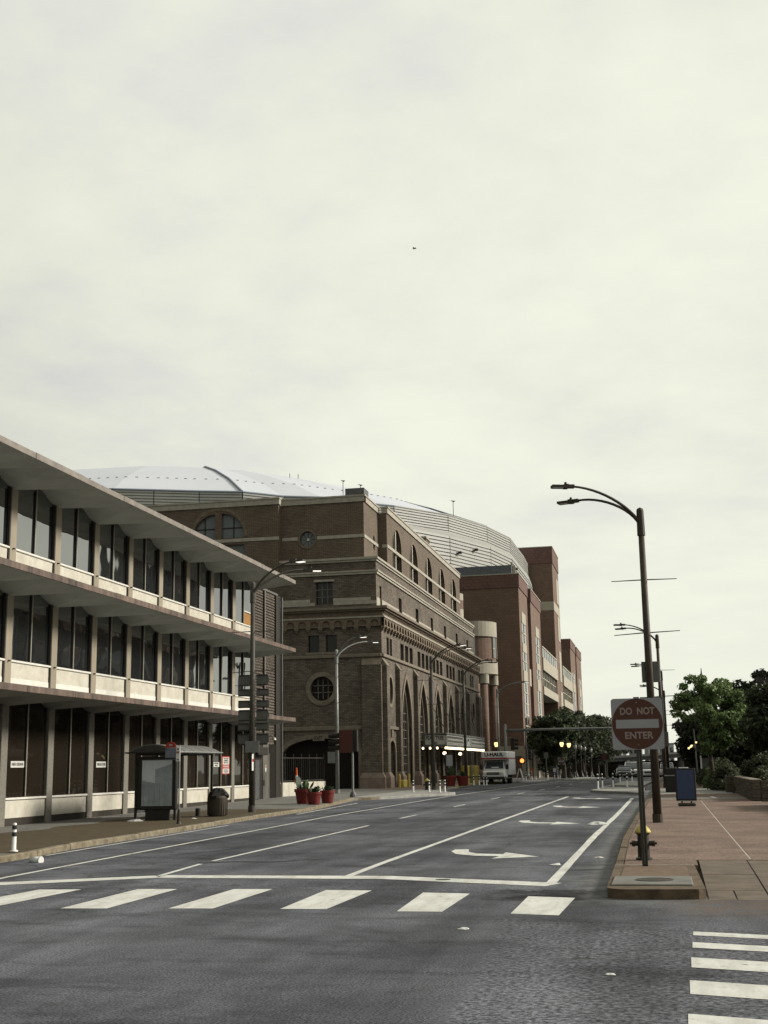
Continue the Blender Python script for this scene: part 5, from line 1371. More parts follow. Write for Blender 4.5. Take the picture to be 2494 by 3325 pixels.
# --- DO NOT ENTER signs
def dne(loc, label, s=0.93, tilt=0.0, big=True):
    t = thing('do_not_enter_sign', loc, label, 'sign', 'do not enter signs')
    x, y, z = loc
    if big:
        # perforated U-channel post
        b = MB()
        for (x0, x1, y0, y1) in ((-0.03, 0.03, 0.010, 0.018), (-0.034, -0.026, -0.022, 0.018), (0.026, 0.034, -0.022, 0.018), (-0.052, -0.034, -0.026, -0.018), (0.034, 0.052, -0.026, -0.018)):
            b.box(x + x0, x + x1, y + y0, y + y1, z - 0.02, z + 3.02)
        b.build('post', 'pole_green', t)
        hl = MB(); hl.poly([(0.008 * math.cos(k), 0.012 * math.sin(k)) for k in np.linspace(0, 2 * math.pi, 8, endpoint=False)], (), lambda u, v: (u, 0, v), 0, NYm)
        me = hl.mesh('post_hole', 'galvanised')
        for k in range(70): inst('post_hole', me, t, (x, y + 0.008, z + 0.05 + k * 0.03))
    else:
        MB().tube([(x, y + 0.03, z), (x, y + 0.03, z + 2.2)], 0.04, 8).build('post', 'pole_green', t)
    zc = z + (2.53 if big else 1.85)
    def rr(w, r, n=6):
        out = []
        for (cx_, cz_, a0) in ((w / 2 - r, -w / 2 + r, -90), (w / 2 - r, w / 2 - r, 0), (-w / 2 + r, w / 2 - r, 90), (-w / 2 + r, -w / 2 + r, 180)):
            for k in range(n + 1): out.append((cx_ + r * math.cos(R(a0 + 90 * k / n)), cz_ + r * math.sin(R(a0 + 90 * k / n))))
        return out
    ca, sa = math.cos(tilt), math.sin(tilt)
    M = lambda dy: (lambda u, v: (x + u * ca - v * sa, y - 0.03 + dy, zc + u * sa + v * ca))
    pl = MB().poly(rr(s, 0.055), (), M(0), 0.006, NYm, revealo=True, back=True).build('plate', 'sign_white', t)
    MB().poly(clean(circ(0, 0, s * 0.492, None, 56)), (), M(-0.0025), 0, NYm).build('disc', 'sign_maroon', pl)
    MB().poly(rect(-s * 0.415, s * 0.415, -s * 0.085, s * 0.085), (), M(-0.005), 0, NYm).build('bar', 'sign_white', pl)
    if big:
        a = text('lettering', 'DO  NOT', 0.175, 'sign_letter', pl, (x + 0.005, y - 0.0365, zc + 0.225), '-Y', 0.625, 0.005, depth=0.001)
        b = text('lettering', 'ENTER', 0.175, 'sign_letter', pl, (x + 0.015, y - 0.0365, zc - 0.215), '-Y', 0.515, 0.005, depth=0.001)
        for zz in (0.385, -0.385): MB().lathe([(0.012, 0), (0.012, 0.008), (0, 0.012)], 8, (0, 0, 0)).build('bolt', 'galvanised', pl); o = COL.objects[-1]; o.data.transform(Matrix.Translation(ORG[pl.name])); o.rotation_euler = (math.pi / 2, 0, 0); o.location = Vector((x, y - 0.034, zc + zz)) - ORG[pl.name]
    else:
        text('lettering', 'DO NOT', 0.15, 'sign_letter', pl, (x, y - 0.038, zc + 0.19), '-Y', 0.46, 0.004, depth=0.001)
        text('lettering', 'ENTER', 0.15, 'sign_letter', pl, (x, y - 0.038, zc - 0.19), '-Y', 0.42, 0.004, depth=0.001)
    return t
dne((-0.43, 23.87, 0.175), 'large DO NOT ENTER sign with dark red disc on a perforated post at the kerb')
dne((-10.85, 140.0, zr(140) + LG), 'small DO NOT ENTER sign in front of the dark street trees', 0.76, 0, False)

# --- hydrants
def hydrant(loc, label, s=1.0):
    t = thing('fire_hydrant', loc, label, 'fire hydrant', 'black hydrants with yellow tops')
    x, y, z = loc
    body = MB().lathe([(0.17 * s, 0), (0.17 * s, 0.04 * s), (0.125 * s, 0.06 * s), (0.115 * s, 0.50 * s), (0.15 * s, 0.53 * s), (0.15 * s, 0.57 * s)], 18, (x, y, z)).build('barrel', 'hydrant_black', t, False)
    MB().lathe([(0.17 * s, 0.54 * s), (0.165 * s, 0.575 * s), (0.13 * s, 0.63 * s), (0.075 * s, 0.69 * s), (0.035 * s, 0.71 * s), (0.035 * s, 0.75 * s), (0.0, 0.75 * s)], 18, (x, y, z)).build('bonnet', 'hydrant_yellow', t, True)
    for d in ((-1, 0), (1, 0), (0, -1)):
        r = (0.06 if d[1] == 0 else 0.085) * s
        p0 = Vector((x, y, z + 0.33 * s)); dv = Vector((d[0], d[1], 0))
        n = MB().tube([p0 + dv * 0.08 * s, p0 + dv * 0.19 * s], r * 0.85, 10).build('nozzle', 'hydrant_black', t)
        MB().tube([p0 + dv * 0.17 * s, p0 + dv * 0.235 * s], r, 8).tube([p0 + dv * 0.235 * s, p0 + dv * 0.275 * s], 0.025 * s, 5).build('cap', 'hydrant_black', n)
    return t
hydrant((-0.47, 25.35, zr(25) + LG), 'black fire hydrant with a yellow top standing behind the DO NOT ENTER post', 0.93)
hydrant((-15.72, 85.5, zr(85) + LG), 'black fire hydrant with a yellow top in front of the brick hotel', 1.05)

# --- flexible marker posts
def flex(loc, label, group, h=0.75):
    t = thing('marker_post', loc, label, 'marker post', group)
    x, y, z = loc
    MB().lathe([(0.10, 0), (0.10, 0.03), (0.055, 0.05), (0.048, h - 0.02), (0.03, h), (0, h)], 12, (x, y, z)).build('tube', 'flex_white', t, True)
    for zz in (0.40, 0.58): MB().lathe([(0.056, zz * h / .75), (0.056, (zz + 0.11) * h / .75)], 12, (x, y, z), cap=False).build('band', 'flex_black', t)
    return t
flex((-14.95, 27.75, 0.2), 'white marker post with black bands on the kerb corner below the office windows', 'banded marker posts', 0.66)
for i, p in enumerate(((-15.35, 78.7), (-14.38, 78.9), (-13.41, 77.2), (-13.2, 77.8))): flex((*p, zr(p[1]) + 0.15), ORD[i] + ' banded white marker post on the hotel kerb bulge, counted from the hotel wall', 'marker posts on the hotel kerb bulge')
for i, p in enumerate(((-4.15, 82.5), (-3.95, 84.2), (-3.3, 85.2), (-2.4, 85.2))): flex((*p, zr(p[1]) + 0.13), ORD[i] + ' banded white marker post on the nearer island, counted from the lane line', 'marker posts on the nearer island', 0.95)
for i, p in enumerate(((-3.3, 99), (-2.5, 103))): flex((*p, zr(p[1]) + 0.13), ORD[i] + ' banded white marker post on the second island, counted from the lane line', 'marker posts on the second island', 0.95)
for i, p in enumerate(((-15.9, 108.5), (-15.5, 109), (-14.9, 107.5), (-14.7, 107.8))): flex((*p, zr(p[1]) + 0.0), ORD[i] + ' banded white marker post before the truck, counted from the yellow drums', 'marker posts before the truck', 0.85)
for i, p in enumerate(((-13.2, 121.5), (-12.9, 122.5), (-12.5, 124), (-12.2, 125), (-11.6, 131), (-11.1, 133.5), (-10.95, 136), (-10.8, 137))): flex((*p, zr(p[1]) + 0.15), ORD[i] + ' banded white marker post on the kerb behind the truck, counted from the truck', 'marker posts behind the truck', 0.85)
for i, p in enumerate(((-9.0, 134), (-7.8, 134), (-7.3, 133))): flex((*p, zr(p[1]) + 0.13), ORD[i] + ' white marker post on the thin far island, counted from the small red sign', 'marker posts on the far island', 0.7)

# --- bus shelter, stop sign, litter bin
bs = thing('bus_shelter', (-17.8, 46, zr(46) + LG), 'dark bus shelter with curved roof and torn poster panel in front of the office', 'bus shelter')
zs = zr(45) + LG
x0, x1, y0, y1 = -18.7, -17.2, 43.5, 47.3
for (x, y) in ((x0, y0), (x1, y0), (x0, y1), (x1, y1), (x0, (y0 + y1) / 2)):
    MB().cbox((x, y, zs), 0.08, 0.08, 2.32).build('post', 'plastic_black', bs)
for (a, b_) in (((x0, y0), (x0, y1)), ((x1, y0), (x1, y1)), ((x0, y0), (x1, y0)), ((x0, y1), (x1, y1))):
    MB().tube([(a[0], a[1], zs + 2.34), (b_[0], b_[1], zs + 2.34)], 0.05, 6).build('roof_beam', 'plastic_black', bs)
nseg = 5
for k in range(nseg):
    ya, yb = y0 - 0.45 + (y1 - y0 + 0.9) * k / nseg, y0 - 0.45 + (y1 - y0 + 0.9) * (k + 1) / nseg
    b = MB(); vs, fs = [], []
    for j in range(9):
        u = j / 8; x = x0 - 0.2 + (x1 - x0 + 0.45) * u; z = zs + 2.38 + 0.30 * math.sin(math.pi * min(1, u * 1.0)) ** 0.8
        vs += [(x, ya + 0.03, z), (x, yb - 0.03, z), (x, ya + 0.03, z - 0.03), (x, yb - 0.03, z - 0.03)]
    for j in range(8):
        o = 4 * j
        fs += [(o, o + 1, o + 5, o + 4), (o + 2, o + 6, o + 7, o + 3), (o, o + 4, o + 6, o + 2), (o + 1, o + 3, o + 7, o + 5)]
    b.add(vs, fs).build('roof_panel', 'sign_back', bs)
MB().tube([(x1 + 0.25, y0 - 0.5, zs + 2.39), (x1 + 0.25, y1 + 0.5, zs + 2.39)], 0.03, 6).build('eaves_rail', 'galvanised', bs)
MB().box(x0 - 0.25, x1 + 0.25, y0 - 0.50, y0 - 0.45, zs + 2.36, zs + 2.41).build('eaves_rail', 'plastic_black', bs)
ad = MB().bbox(-18.62, -17.12, y0 - 0.10, y0 + 0.10, zs + 0.36, zs + 2.24, 0.03).build('poster_case', 'plastic_black', bs)
MB().box(-18.44, -17.28, y0 - 0.112, y0 - 0.101, zs + 0.50, zs + 2.12).build('poster_glass', 'poster_dark', ad)
MB().poly([(-18.43, zs + 1.40), (-17.92, zs + 1.30), (-17.93, zs + 1.78), (-17.30, zs + 1.98), (-17.30, zs + 2.1), (-18.43, zs + 2.1)], (), lambda u, v: (u, y0 - 0.116, v), 0, NYm).build('torn_poster', 'poster_grey', ad)
for k in range(5): MB().box(-18.36 + 0.2 * k, -18.345 + 0.2 * k, y0 - 0.1155, y0 - 0.112, zs + 0.53, zs + 1.29).build('backing_rib', 'galvanised', ad)
MB().box(-18.3, -17.4, y0 - 0.07, y0 + 0.07, zs, zs + 0.36).build('case_foot', 'plastic_black', bs)
for k in range(3):
    a = y0 + 0.15 + (y1 - y0 - 0.2) * k / 3
    MB().box(x0 - 0.01, x0 + 0.01, a, a + (y1 - y0) / 3 - 0.12, zs + 0.25, zs + 2.1).build('glass_panel', 'glass_shelter', bs)
MB().bbox(x0 + 0.15, x0 + 0.55, y0 + 0.9, y1 - 0.8, zs + 0.42, zs + 0.47, 0.015).build('bench', 'plastic_black', bs)
MB().lathe([(0.10, 0), (0.10, 0.28), (0.08, 0.3)], 10, (-17.6, 46.9, zs)).build('stub_post', 'dark_frame', bs)
sp_ = thing('bus_stop_sign', (-16.0, 40.9, zr(41) + LG), 'grey blue bus stop sign with red arched top on a thin pole at the kerb', 'sign')
zb = zr(41) + LG
MB().tube([(-16.03, 40.9, zb), (-16.03, 40.9, 2.85)], 0.028, 8).build('post', 'galvanised', sp_)
MB().lathe([(0.085, 0), (0.06, 0.07), (0.045, 0.45), (0.03, 0.5)], 10, (-16.03, 40.9, zb)).build('post_sleeve', 'steel_dark', sp_)
pb = MB().bbox(-16.54, -16.14, 40.86, 40.88, 2.36, 2.76, 0.008).build('panel', 'bus_blue', sp_)
MB().box(-16.53, -16.15, 40.852, 40.858, 2.38, 2.43).build('stripe', 'ink_black', pb)
MB().lathe([(0.03, 0), (0.03, 0.004)], 10, (0, 0, 0)).build('emblem', 'board_blue', pb); o = COL.objects[-1]; o.data.transform(Matrix.Translation(ORG[pb.name])); o.rotation_euler = (math.pi / 2, 0, 0); o.location = Vector((-16.48, 40.858, 2.71)) - ORG[pb.name]
arc = [(-16.34 + 0.2 * math.cos(a), 2.765 + 0.2 * math.sin(a)) for a in np.linspace(0, math.pi, 16)]
MB().poly(arc, (), lambda u, v: (u, 40.862, v), 0.02, NYm, revealo=True).build('arched_top', 'sign_red', sp_)
MB().box(-16.40, -16.28, 40.85, 40.86, 2.82, 2.88).build('bus_symbol', 'sign_white', sp_)
pk = MB().bbox(-16.14, -15.99, 40.83, 40.85, 2.30, 2.80, 0.01).build('parking_sign', 'flex_white', sp_)
text('lettering', 'NO', 0.08, 'ink_black', pk, (-16.065, 40.827, 2.71), '-Y', 0.08, 0.003)
text('lettering', 'PARK', 0.09, 'sign_red', pk, (-16.065, 40.827, 2.60), '-Y', 0.12, 0.004)
MB().box(-16.105, -16.02, 40.824, 40.829, 2.35, 2.375).build('arrow_bar', 'ink_black', pk)
tb = thing('litter_bin', (-16.65, 46.45, zr(46) + LG), 'round brown litter bin overfilled with a black bag on the verge', 'litter bin')
zb = zr(46) + LG
MB().lathe([(0.33, 0), (0.36, 0.06), (0.38, 0.7), (0.36, 0.76), (0.30, 0.77)], 24, (-16.65, 46.45, zb)).build('body', 'can_brown', tb)
rib = MB().box(-0.012, 0.012, -0.02, 0.0, 0.05, 0.7).mesh('rib', 'can_brown')
for k in range(26):
    a = 2 * math.pi * k / 26
    inst('rib', rib, tb, (-16.65 + 0.365 * math.cos(a), 46.45 + 0.365 * math.sin(a), zb), (0, 0, a + math.pi / 2))
bg = MB(); nn = 14
for j in range(6):
    for k in range(nn):
        a = 2 * math.pi * k / nn; r = [0.36, 0.385, 0.33, 0.24, 0.14, 0.03][j] * (1 + 0.18 * math.sin(3 * a + j) + random.uniform(-.07, .07))
        bg.v.append((-16.65 + r * math.cos(a) + 0.05 * j / 5, 46.45 + r * math.sin(a), zb + [0.66, 0.78, 0.9, 0.98, 1.03, 1.06][j] + random.uniform(-.025, .025)))
for j in range(5):
    for k in range(nn): bg.f.append((j * nn + k, j * nn + (k + 1) % nn, (j + 1) * nn + (k + 1) % nn, (j + 1) * nn + k))
mat('bag_black', (0.022, 0.02, 0.018), 0.3, 0.2, 5.0)
bg.build('rubbish_bag', 'bag_black', tb)

# --- traffic signals
emit_mat('signal_amber', (1.0, 0.23, 0.05), 2.0)
emit_mat('globe_lit', (1.0, 0.74, 0.33), 1.0)
mat('globe_off', (0.45, 0.46, 0.42), 0.3, 0.1, 3.0)
def signal_side(loc, zc, label, plate_w=0.72, h=1.25, post=True):
    """signal head turned to the cross street: seen edge on with its hoods pointing to -x"""
    t = thing('traffic_signal', loc, label, 'traffic light', 'traffic signals with dark red backplates')
    x, y, z = loc
    MB().tube([(x, y, z), (x, y, zc + h * 0.3)], 0.06, 10).build('pole', 'galvanised', t)
    MB().lathe([(0.2, 0), (0.19, 0.12), (0.12, 0.25), (0.09, 0.3)], 10, (x, y, z)).build('pole_base', 'steel_grey', t)
    MB().bbox(x - plate_w - 0.05, x + 0.02, y - 0.11, y - 0.09, zc - h / 2, zc + h / 2, 0.008).build('backplate', 'signal_plate', t)
    MB().bbox(x + 0.022, x + 0.30, y - 0.10, y + 0.2, zc - h / 2 + 0.05, zc + h / 2 + 0.02, 0.03).build('housing', 'plastic_black', t)
    for k in range(3):
        zz = zc + (k - 1) * 0.34
        hood = MB().tube([(x - plate_w - 0.05, y - 0.1, zz), (x - plate_w - 0.62, y - 0.1, zz - 0.03)], [0.15, 0.13], 10, cap=False).build('hood', 'plastic_black', t)
    return t
signal_side((-17.05, 69.8, zr(70) + LG), 3.45, 'traffic signal with dark red backplate on a grey pole before the hotel garage')
signal_side((-6.4, 150.0, zr(150)), 2.75, 'small far traffic signal with red backplate in front of the dark street trees', 0.5, 0.75)
ma = thing('mast_arm', (-15.9, 132, zr(132) + LG), 'long grey mast arm reaching over the road from a pole behind the truck', 'mast arm')
zb = zr(132) + LG
MB().tube([(-15.9, 132, zb), (-15.9, 132, 6.05)], [0.2, 0.15], 14).build('pole', 'galvanised', ma, True)
MB().lathe([(0.17, 0), (0.14, 0.1), (0, 0.16)], 12, (-15.9, 132, 6.0)).build('pole_cap', 'galvanised', ma)
MB().tube([(-15.75, 132, 5.5), (-9, 132, 5.56), (-3.0, 132, 5.55)], [0.16, 0.11, 0.06], 12).build('arm', 'galvanised', ma, True)
for x in (-8.3, -5.3):
    h_ = MB().tube([(x, 132, 5.55), (x, 132, 6.15)], 0.03, 6).build('camera_stem', 'galvanised', ma)
    MB().cbox((x, 132, 6.1), 0.16, 0.3, 0.2).build('camera_head', 'flex_white', h_)
    MB().tube([(x, 132, 5.5), (x, 132, 5.05)], 0.04, 6).build('signal_stem', 'galvanised', ma)
sg = MB().bbox(-15.35, -14.95, 131.8, 132.2, 3.5, 4.75, 0.04).build('signal_head', 'plastic_black', ma)
for k in range(3): MB().tube([(-14.96, 132, 3.72 + 0.4 * k), (-14.6, 132, 3.70 + 0.4 * k)], 0.15, 10, cap=False).build('hood', 'plastic_black', sg)
MB().tube([(-15.8, 132, 4.7), (-15.2, 132, 4.78)], 0.03, 6).build('bracket', 'galvanised', ma)
ps = thing('signal_pole', (-15.6, 150, zr(150) + LG), 'slim signal pole with a lit orange hand before the brick block', 'signal pole')
zb = zr(150) + LG
MB().tube([(-15.65, 150, zb), (-15.65, 150, 6.2)], [0.12, 0.08], 10).build('pole', 'steel_grey', ps)
MB().lathe([(0.3, 0), (0.28, 0.3), (0.14, 0.5)], 10, (-15.65, 150, zb)).build('pole_base', 'steel_grey', ps)
ph_ = MB().bbox(-16.5, -15.85, 149.7, 150.0, 2.15, 2.8, 0.03).build('pedestrian_head', 'plastic_black', ps)
MB().lathe([(0.24, 0), (0.24, 0.02)], 14, (0, 0, 0)).build('orange_hand', 'signal_amber', ph_); o = COL.objects[-1]; o.data.transform(Matrix.Translation(ORG[ph_.name])); o.rotation_euler = (math.pi / 2, 0, 0); o.location = Vector((-16.17, 149.7, 2.47)) - ORG[ph_.name]
sh = MB().bbox(-15.45, -15.05, 149.8, 150.2, 2.6, 3.75, 0.04).build('signal_head', 'plastic_black', ps)
for k in range(3): MB().box(-15.4, -15.1, 149.5, 149.8, 2.82 + 0.36 * k, 2.86 + 0.36 * k).build('hood', 'galvanised', sh)

# --- globe lamps along the trees
def globe_lamp(loc, lit, label):
    t = thing('globe_lamp', loc, label, 'street lamp', 'old style globe lamps by the brick block')
    x, y, z = loc
    MB().lathe([(0.35, 0), (0.33, 0.15), (0.2, 0.45), (0.12, 0.7), (0.07, 0.9), (0.06, 3.4), (0.11, 3.5)], 12, (x, y, z)).build('post', 'plastic_black', t)
    MB().lathe([(0.12, 3.5), (0.17, 3.62), (0.235, 3.82), (0.20, 3.98), (0.12, 4.1)], 14, (x, y, z)).build('globe', 'globe_lit' if lit else 'globe_off', t, True)
    MB().lathe([(0.21, 4.0), (0.14, 4.14), (0.04, 4.26), (0.0, 4.4)], 12, (x, y, z)).build('finial', 'plastic_black', t)
globe_lamp((-11.2, 146, zr(146) + LG), True, 'lit globe lamp before the dark street trees beside the small red sign')
globe_lamp((-10.75, 151, zr(151) + LG), True, 'lit globe lamp before the dark street trees, second after the small red sign')
for k, (x, y) in enumerate(((-10.85, 163), (-10.6, 170), (-10.5, 177), (-10.2, 187))):
    globe_lamp((x, y, zr(y) + LG), False, ORD[k] + ' unlit globe lamp under the dark street trees, counted from the lit pair')
globe_lamp((-17.9, 140, zr(140) + LG), True, 'lit globe lamp above the white truck')

# --- planters
mat('leaf_dark', (0.045, 0.075, 0.035), 0.6, 0.4, 6.0)
mat('leaf_mid', (0.085, 0.13, 0.055), 0.6, 0.4, 6.0)
def planter(loc, r, h, label, group, leaves=14, tall=False):
    t = thing('planter', loc, label, 'planter', group)
    x, y, z = loc
    MB().lathe([(r * 0.66, 0), (r * 0.72, 0.03), (r * 0.92, h * 0.80), (r, h * 0.81), (r * 1.02, h), (r * 0.93, h), (r * 0.88, h * 0.9), (0, h * 0.9)], 24, (x, y, z), cap=False).build('pot', 'terracotta_red', t)
    MB().lathe([(r * 0.89, 0), (0, 0.02)], 16, (x, y, z + h * 0.91), cap=False).build('soil', 'soil', t)
    for k in range(leaves):
        a = random.uniform(0, 2 * math.pi); rr_ = random.uniform(0, r * 0.7); L_ = random.uniform(0.18, 0.42) * (r / 0.4); tilt = random.uniform(0.2, 0.9)
        if tall and k < 3: L_ *= 1.5; tilt = 0.2
        p = Vector((x + rr_ * math.cos(a), y + rr_ * math.sin(a), z + h * 0.9)); d = Vector((math.cos(a) * math.sin(tilt), math.sin(a) * math.sin(tilt), math.cos(tilt))); sd_ = Vector((-math.sin(a), math.cos(a), 0))
        w = L_ * 0.26
        q = [p, p + d * L_ * 0.4 + sd_ * w, p + d * L_ * 0.8 + sd_ * w * 0.8, p + d * L_, p + d * L_ * 0.8 - sd_ * w * 0.8, p + d * L_ * 0.4 - sd_ * w, p + d * L_ * 0.55 + Vector((0, 0, -0.02))]
        MB().add(q, [(0, 1, 6), (1, 2, 6), (2, 3, 6), (3, 4, 6), (4, 5, 6), (5, 0, 6)]).build('leaf', 'leaf_mid' if k % 3 == 0 else 'leaf_dark', t)
    return t
GP = 'red planters by the garage entrance'
planter((-16.93, 59.4, zr(59) + LG), 0.46, 0.70, 'widest red planter with one tall leaf beside the garage entrance', GP, 26, True)
planter((-16.12, 58.25, zr(58) + LG), 0.37, 0.58, 'red planter with spiky leaves nearest the kerb beside the garage entrance', GP, 24)
planter((-15.98, 60.2, zr(60) + LG), 0.36, 0.60, 'red planter with spiky leaves tucked behind the kerbside one', GP, 24)
planter((-16.3, 98.4, zr(98) + LG), 0.55, 0.80, 'large red planter with broad leaves by the marquee', 'red planters at the hotel door', 22, True)
planter((-15.3, 98.6, zr(98) + LG), 0.48, 0.75, 'red planter with small plant at the yellow kerb by the marquee', 'red planters at the hotel door', 14)
cn = thing('traffic_cone', (-21.55, 74.0, 1.2), 'slim orange and white marker cone standing on the low concrete wall', 'cone')
MB().lathe([(0.10, 0), (0.09, 0.2), (0.085, 0.22)], 12, (-21.55, 74.0, 1.2)).build('lower', 'cone_orange', cn); MB().lathe([(0.085, 0.22), (0.075, 0.4)], 12, (-21.55, 74.0, 1.2)).build('band', 'flex_white', cn); MB().lathe([(0.075, 0.4), (0.04, 0.85), (0, 0.86)], 12, (-21.55, 74.0, 1.2)).build('upper', 'cone_orange', cn)

# --- bollards and barrels by the hotel door
for (x, y, h, lab) in ((-19.5, 94.6, 1.0, 'yellow steel bollard beside the arched side door of the hotel'), (-19.4, 97.7, 1.0, 'yellow steel bollard between the arched side door and the next buttress'), (-15.9, 104.0, 1.5, 'tall yellow bollard at the kerb beside the marquee')):
    o = MB().lathe([(0.11, 0), (0.11, h - 0.08), (0.07, h - 0.02), (0, h)], 14, (x, y, zr(y) + LG)).build('bollard', 'bollard_yellow', None, False, (x, y, zr(y) + LG)); prop(o, lab, 'bollard')
o = MB().bbox(-19.75, -19.3, 95.3, 96.7, zr(96) + LG, zr(96) + LG + 0.55, 0.04).build('concrete_block', 'bollard_yellow', None, False, (-19.5, 96, zr(96) + LG)); prop(o, 'yellow painted block in the arched side doorway of the hotel', 'block')
for (x, y, m_, lab) in ((-16.9, 110.5, 'bollard_yellow', 'yellow drum beside the hotel bollard'), (-16.75, 112.5, 'barrel_olive', 'dark olive drum between two yellow drums'), (-16.6, 114.2, 'bollard_yellow', 'yellow drum touching the white truck')):
    t = thing('barrel', (x, y, zr(y) + LG), lab, 'barrel', 'drums by the white truck')
    MB().lathe([(0.36, 0), (0.36, 0.04), (0.34, 0.06), (0.34, 0.46), (0.36, 0.48), (0.34, 0.5), (0.34, 0.94), (0.36, 0.96), (0.36, 1.45), (0.3, 1.5), (0, 1.5)], 18, (x, y, zr(y) + LG), cap=False).build('drum', m_, t)
    MB().lathe([(0.375, 0.48), (0.375, 0.54)], 18, (x, y, zr(y) + LG), cap=False).build('hoop', 'steel_dark', t)
# --- loose street signs
ss = thing('kerb_sign', (-14.9, 88.5, zr(88) + LG), 'pale back of a kerb sign on a black post before the marquee', 'sign')
MB().cbox((-14.9, 88.5, zr(88) + LG), 0.09, 0.05, 2.4).build('post', 'plastic_black', ss); MB().bbox(-14.86, -14.42, 88.42, 88.45, 2.0, 2.75, 0.01).build('plate', 'sign_white', ss)
ss = thing('street_sign_post', (-15.9, 150.0, zr(150) + LG), 'grey post with a dark square sign beside the small DO NOT ENTER sign', 'sign')
ss.location = (-12.3, 138, zr(138) + LG); ORG[ss.name] = Vector(ss.location)
MB().tube([(-12.3, 138, zr(138) + LG), (-12.3, 138, 3.3)], 0.05, 8).build('post', 'galvanised', ss); MB().bbox(-12.55, -12.05, 137.93, 137.95, 2.65, 3.25, 0.01).build('plate', 'sign_back', ss)
nw = thing('news_box', (-11.5, 139, zr(139) + LG), 'dark newspaper box at the foot of the small DO NOT ENTER sign', 'news box')
MB().bbox(-11.75, -11.3, 138.8, 139.2, zr(139) + LG + 0.3, zr(139) + LG + 1.25, 0.03).build('case', 'board_blue', nw); MB().box(-11.68, -11.37, 138.785, 138.799, zr(139) + LG + 0.7, zr(139) + LG + 1.1).build('window', 'paper_white', nw); MB().cbox((-11.52, 139, zr(139) + LG), 0.3, 0.3, 0.3).build('foot', 'plastic_black', nw)
rb_ = thing('red_post', (-14.2, 141, zr(141) + LG), 'thin red marker post on the pavement behind the truck', 'post')
MB().lathe([(0.09, 0), (0.08, 1.0), (0.1, 1.05), (0.1, 1.2), (0, 1.22)], 10, (-14.2, 141, zr(141) + LG)).build('tube', 'cone_orange', rb_)
ab = thing('sandwich_board', (-13.4, 121, zr(121) + LG), 'white folding sandwich board standing right behind the white truck', 'sign')
for sg_ in (-1, 1):
    b = MB(); z = zr(121) + LG
    b.add([(-13.35 + sg_ * 0.35, 120.7, z), (-13.35 + sg_ * 0.35, 121.4, z), (-13.35 + sg_ * 0.05, 121.4, z + 1.15), (-13.35 + sg_ * 0.05, 120.7, z + 1.15), (-13.30 + sg_ * 0.35, 120.7, z), (-13.30 + sg_ * 0.35, 121.4, z), (-13.30 + sg_ * 0.05, 121.4, z + 1.15), (-13.30 + sg_ * 0.05, 120.7, z + 1.15)], [(0, 1, 2, 3), (7, 6, 5, 4), (0, 3, 7, 4), (1, 5, 6, 2), (3, 2, 6, 7)]); b.build('panel', 'flex_white', ab)
# --- blue board sign, black litter box
bb = thing('board_sign', (0.8, 52.1, zr(52) + LG), 'black framed blue board sign on a weighted foot standing on the pavement', 'sign')
z = zr(52) + LG
MB().bbox(0.46, 1.16, 52.0, 52.16, z, z + 0.13, 0.04).build('foot', 'pole_green', bb)
for x in (0.62, 0.98): MB().cbox((x, 52.1, z + 0.12), 0.06, 0.04, 0.14).build('spring', 'plastic_black', bb)
MB().bbox(0.40, 1.20, 52.04, 52.12, z + 0.22, z + 1.46, 0.02).build('frame', 'plastic_black', bb)
MB().box(0.47, 1.13, 52.033, 52.041, z + 0.28, z + 1.40).build('face', 'board_blue', bb)
MB().box(0.41, 1.19, 52.02, 52.14, z + 0.19, z + 0.225).build('lower_rail', 'galvanised', bb)
MB().bbox(0.56, 0.94, 52.05, 52.11, z + 1.46, z + 1.50, 0.015).build('top_handle', 'flex_white', bb)
lb_ = thing('litter_box', (0.3, 72.4, zr(72) + LG), 'square black litter box with pale rims behind the blue board', 'litter bin')
z = zr(72) + LG
MB().bbox(0.02, 0.95, 71.9, 72.8, z, z + 0.85, 0.03).build('body', 'plastic_black', lb_); MB().bbox(0.0, 0.97, 71.88, 72.82, z + 0.85, z + 0.92, 0.02).build('rim', 'concrete_light', lb_)
MB().bbox(0.05, 0.92, 71.95, 72.75, z + 0.92, z + 1.3, 0.03).build('hood', 'plastic_black', lb_)
# --- litter
def litter(name, loc, s, label, cat='litter', m_='litter_white'):
    b = MB(); n_ = 9
    b.v.append((loc[0], loc[1], loc[2] + s * 0.35))
    for j, (rr_, zz) in enumerate(((0.55, 0.30), (1.0, 0.02))):
        for k in range(n_):
            a = 2 * math.pi * k / n_; r = s * rr_ * random.uniform(0.6, 1.1)
            b.v.append((loc[0] + r * math.cos(a) * 1.5, loc[1] + r * math.sin(a), loc[2] + s * zz * random.uniform(0.4, 1.2)))
    for k in range(n_):
        b.f.append((0, 1 + k, 1 + (k + 1) % n_)); b.f.append((1 + k, 1 + n_ + k, 1 + n_ + (k + 1) % n_, 1 + (k + 1) % n_))
    o = b.build(name, m_, None, False, loc); prop(o, label, cat)
litter('plastic_bag', (-2.15, 41.5, zr(41.5) + 0.01), 0.27, 'crumpled white plastic bag lying by the right lane line', 'bag')
litter('paper_scrap', (-2.55, 16.2, 0.006), 0.065, 'grey white scrap of paper on the asphalt below the crosswalk', 'litter')
litter('paper_scrap', (-0.62, 12.9, 0.006), 0.045, 'tiny square scrap of pale paper on the side street asphalt', 'litter')
litter('paper_scrap', (-18.5, 43.0, zr(43) + LG), 0.22, 'heap of white litter at the foot of the bus shelter', 'litter')
litter('paper_scrap', (-16.9, 44.6, zr(44) + LG), 0.12, 'flat white paper on the ground between bus shelter and litter bin', 'litter')
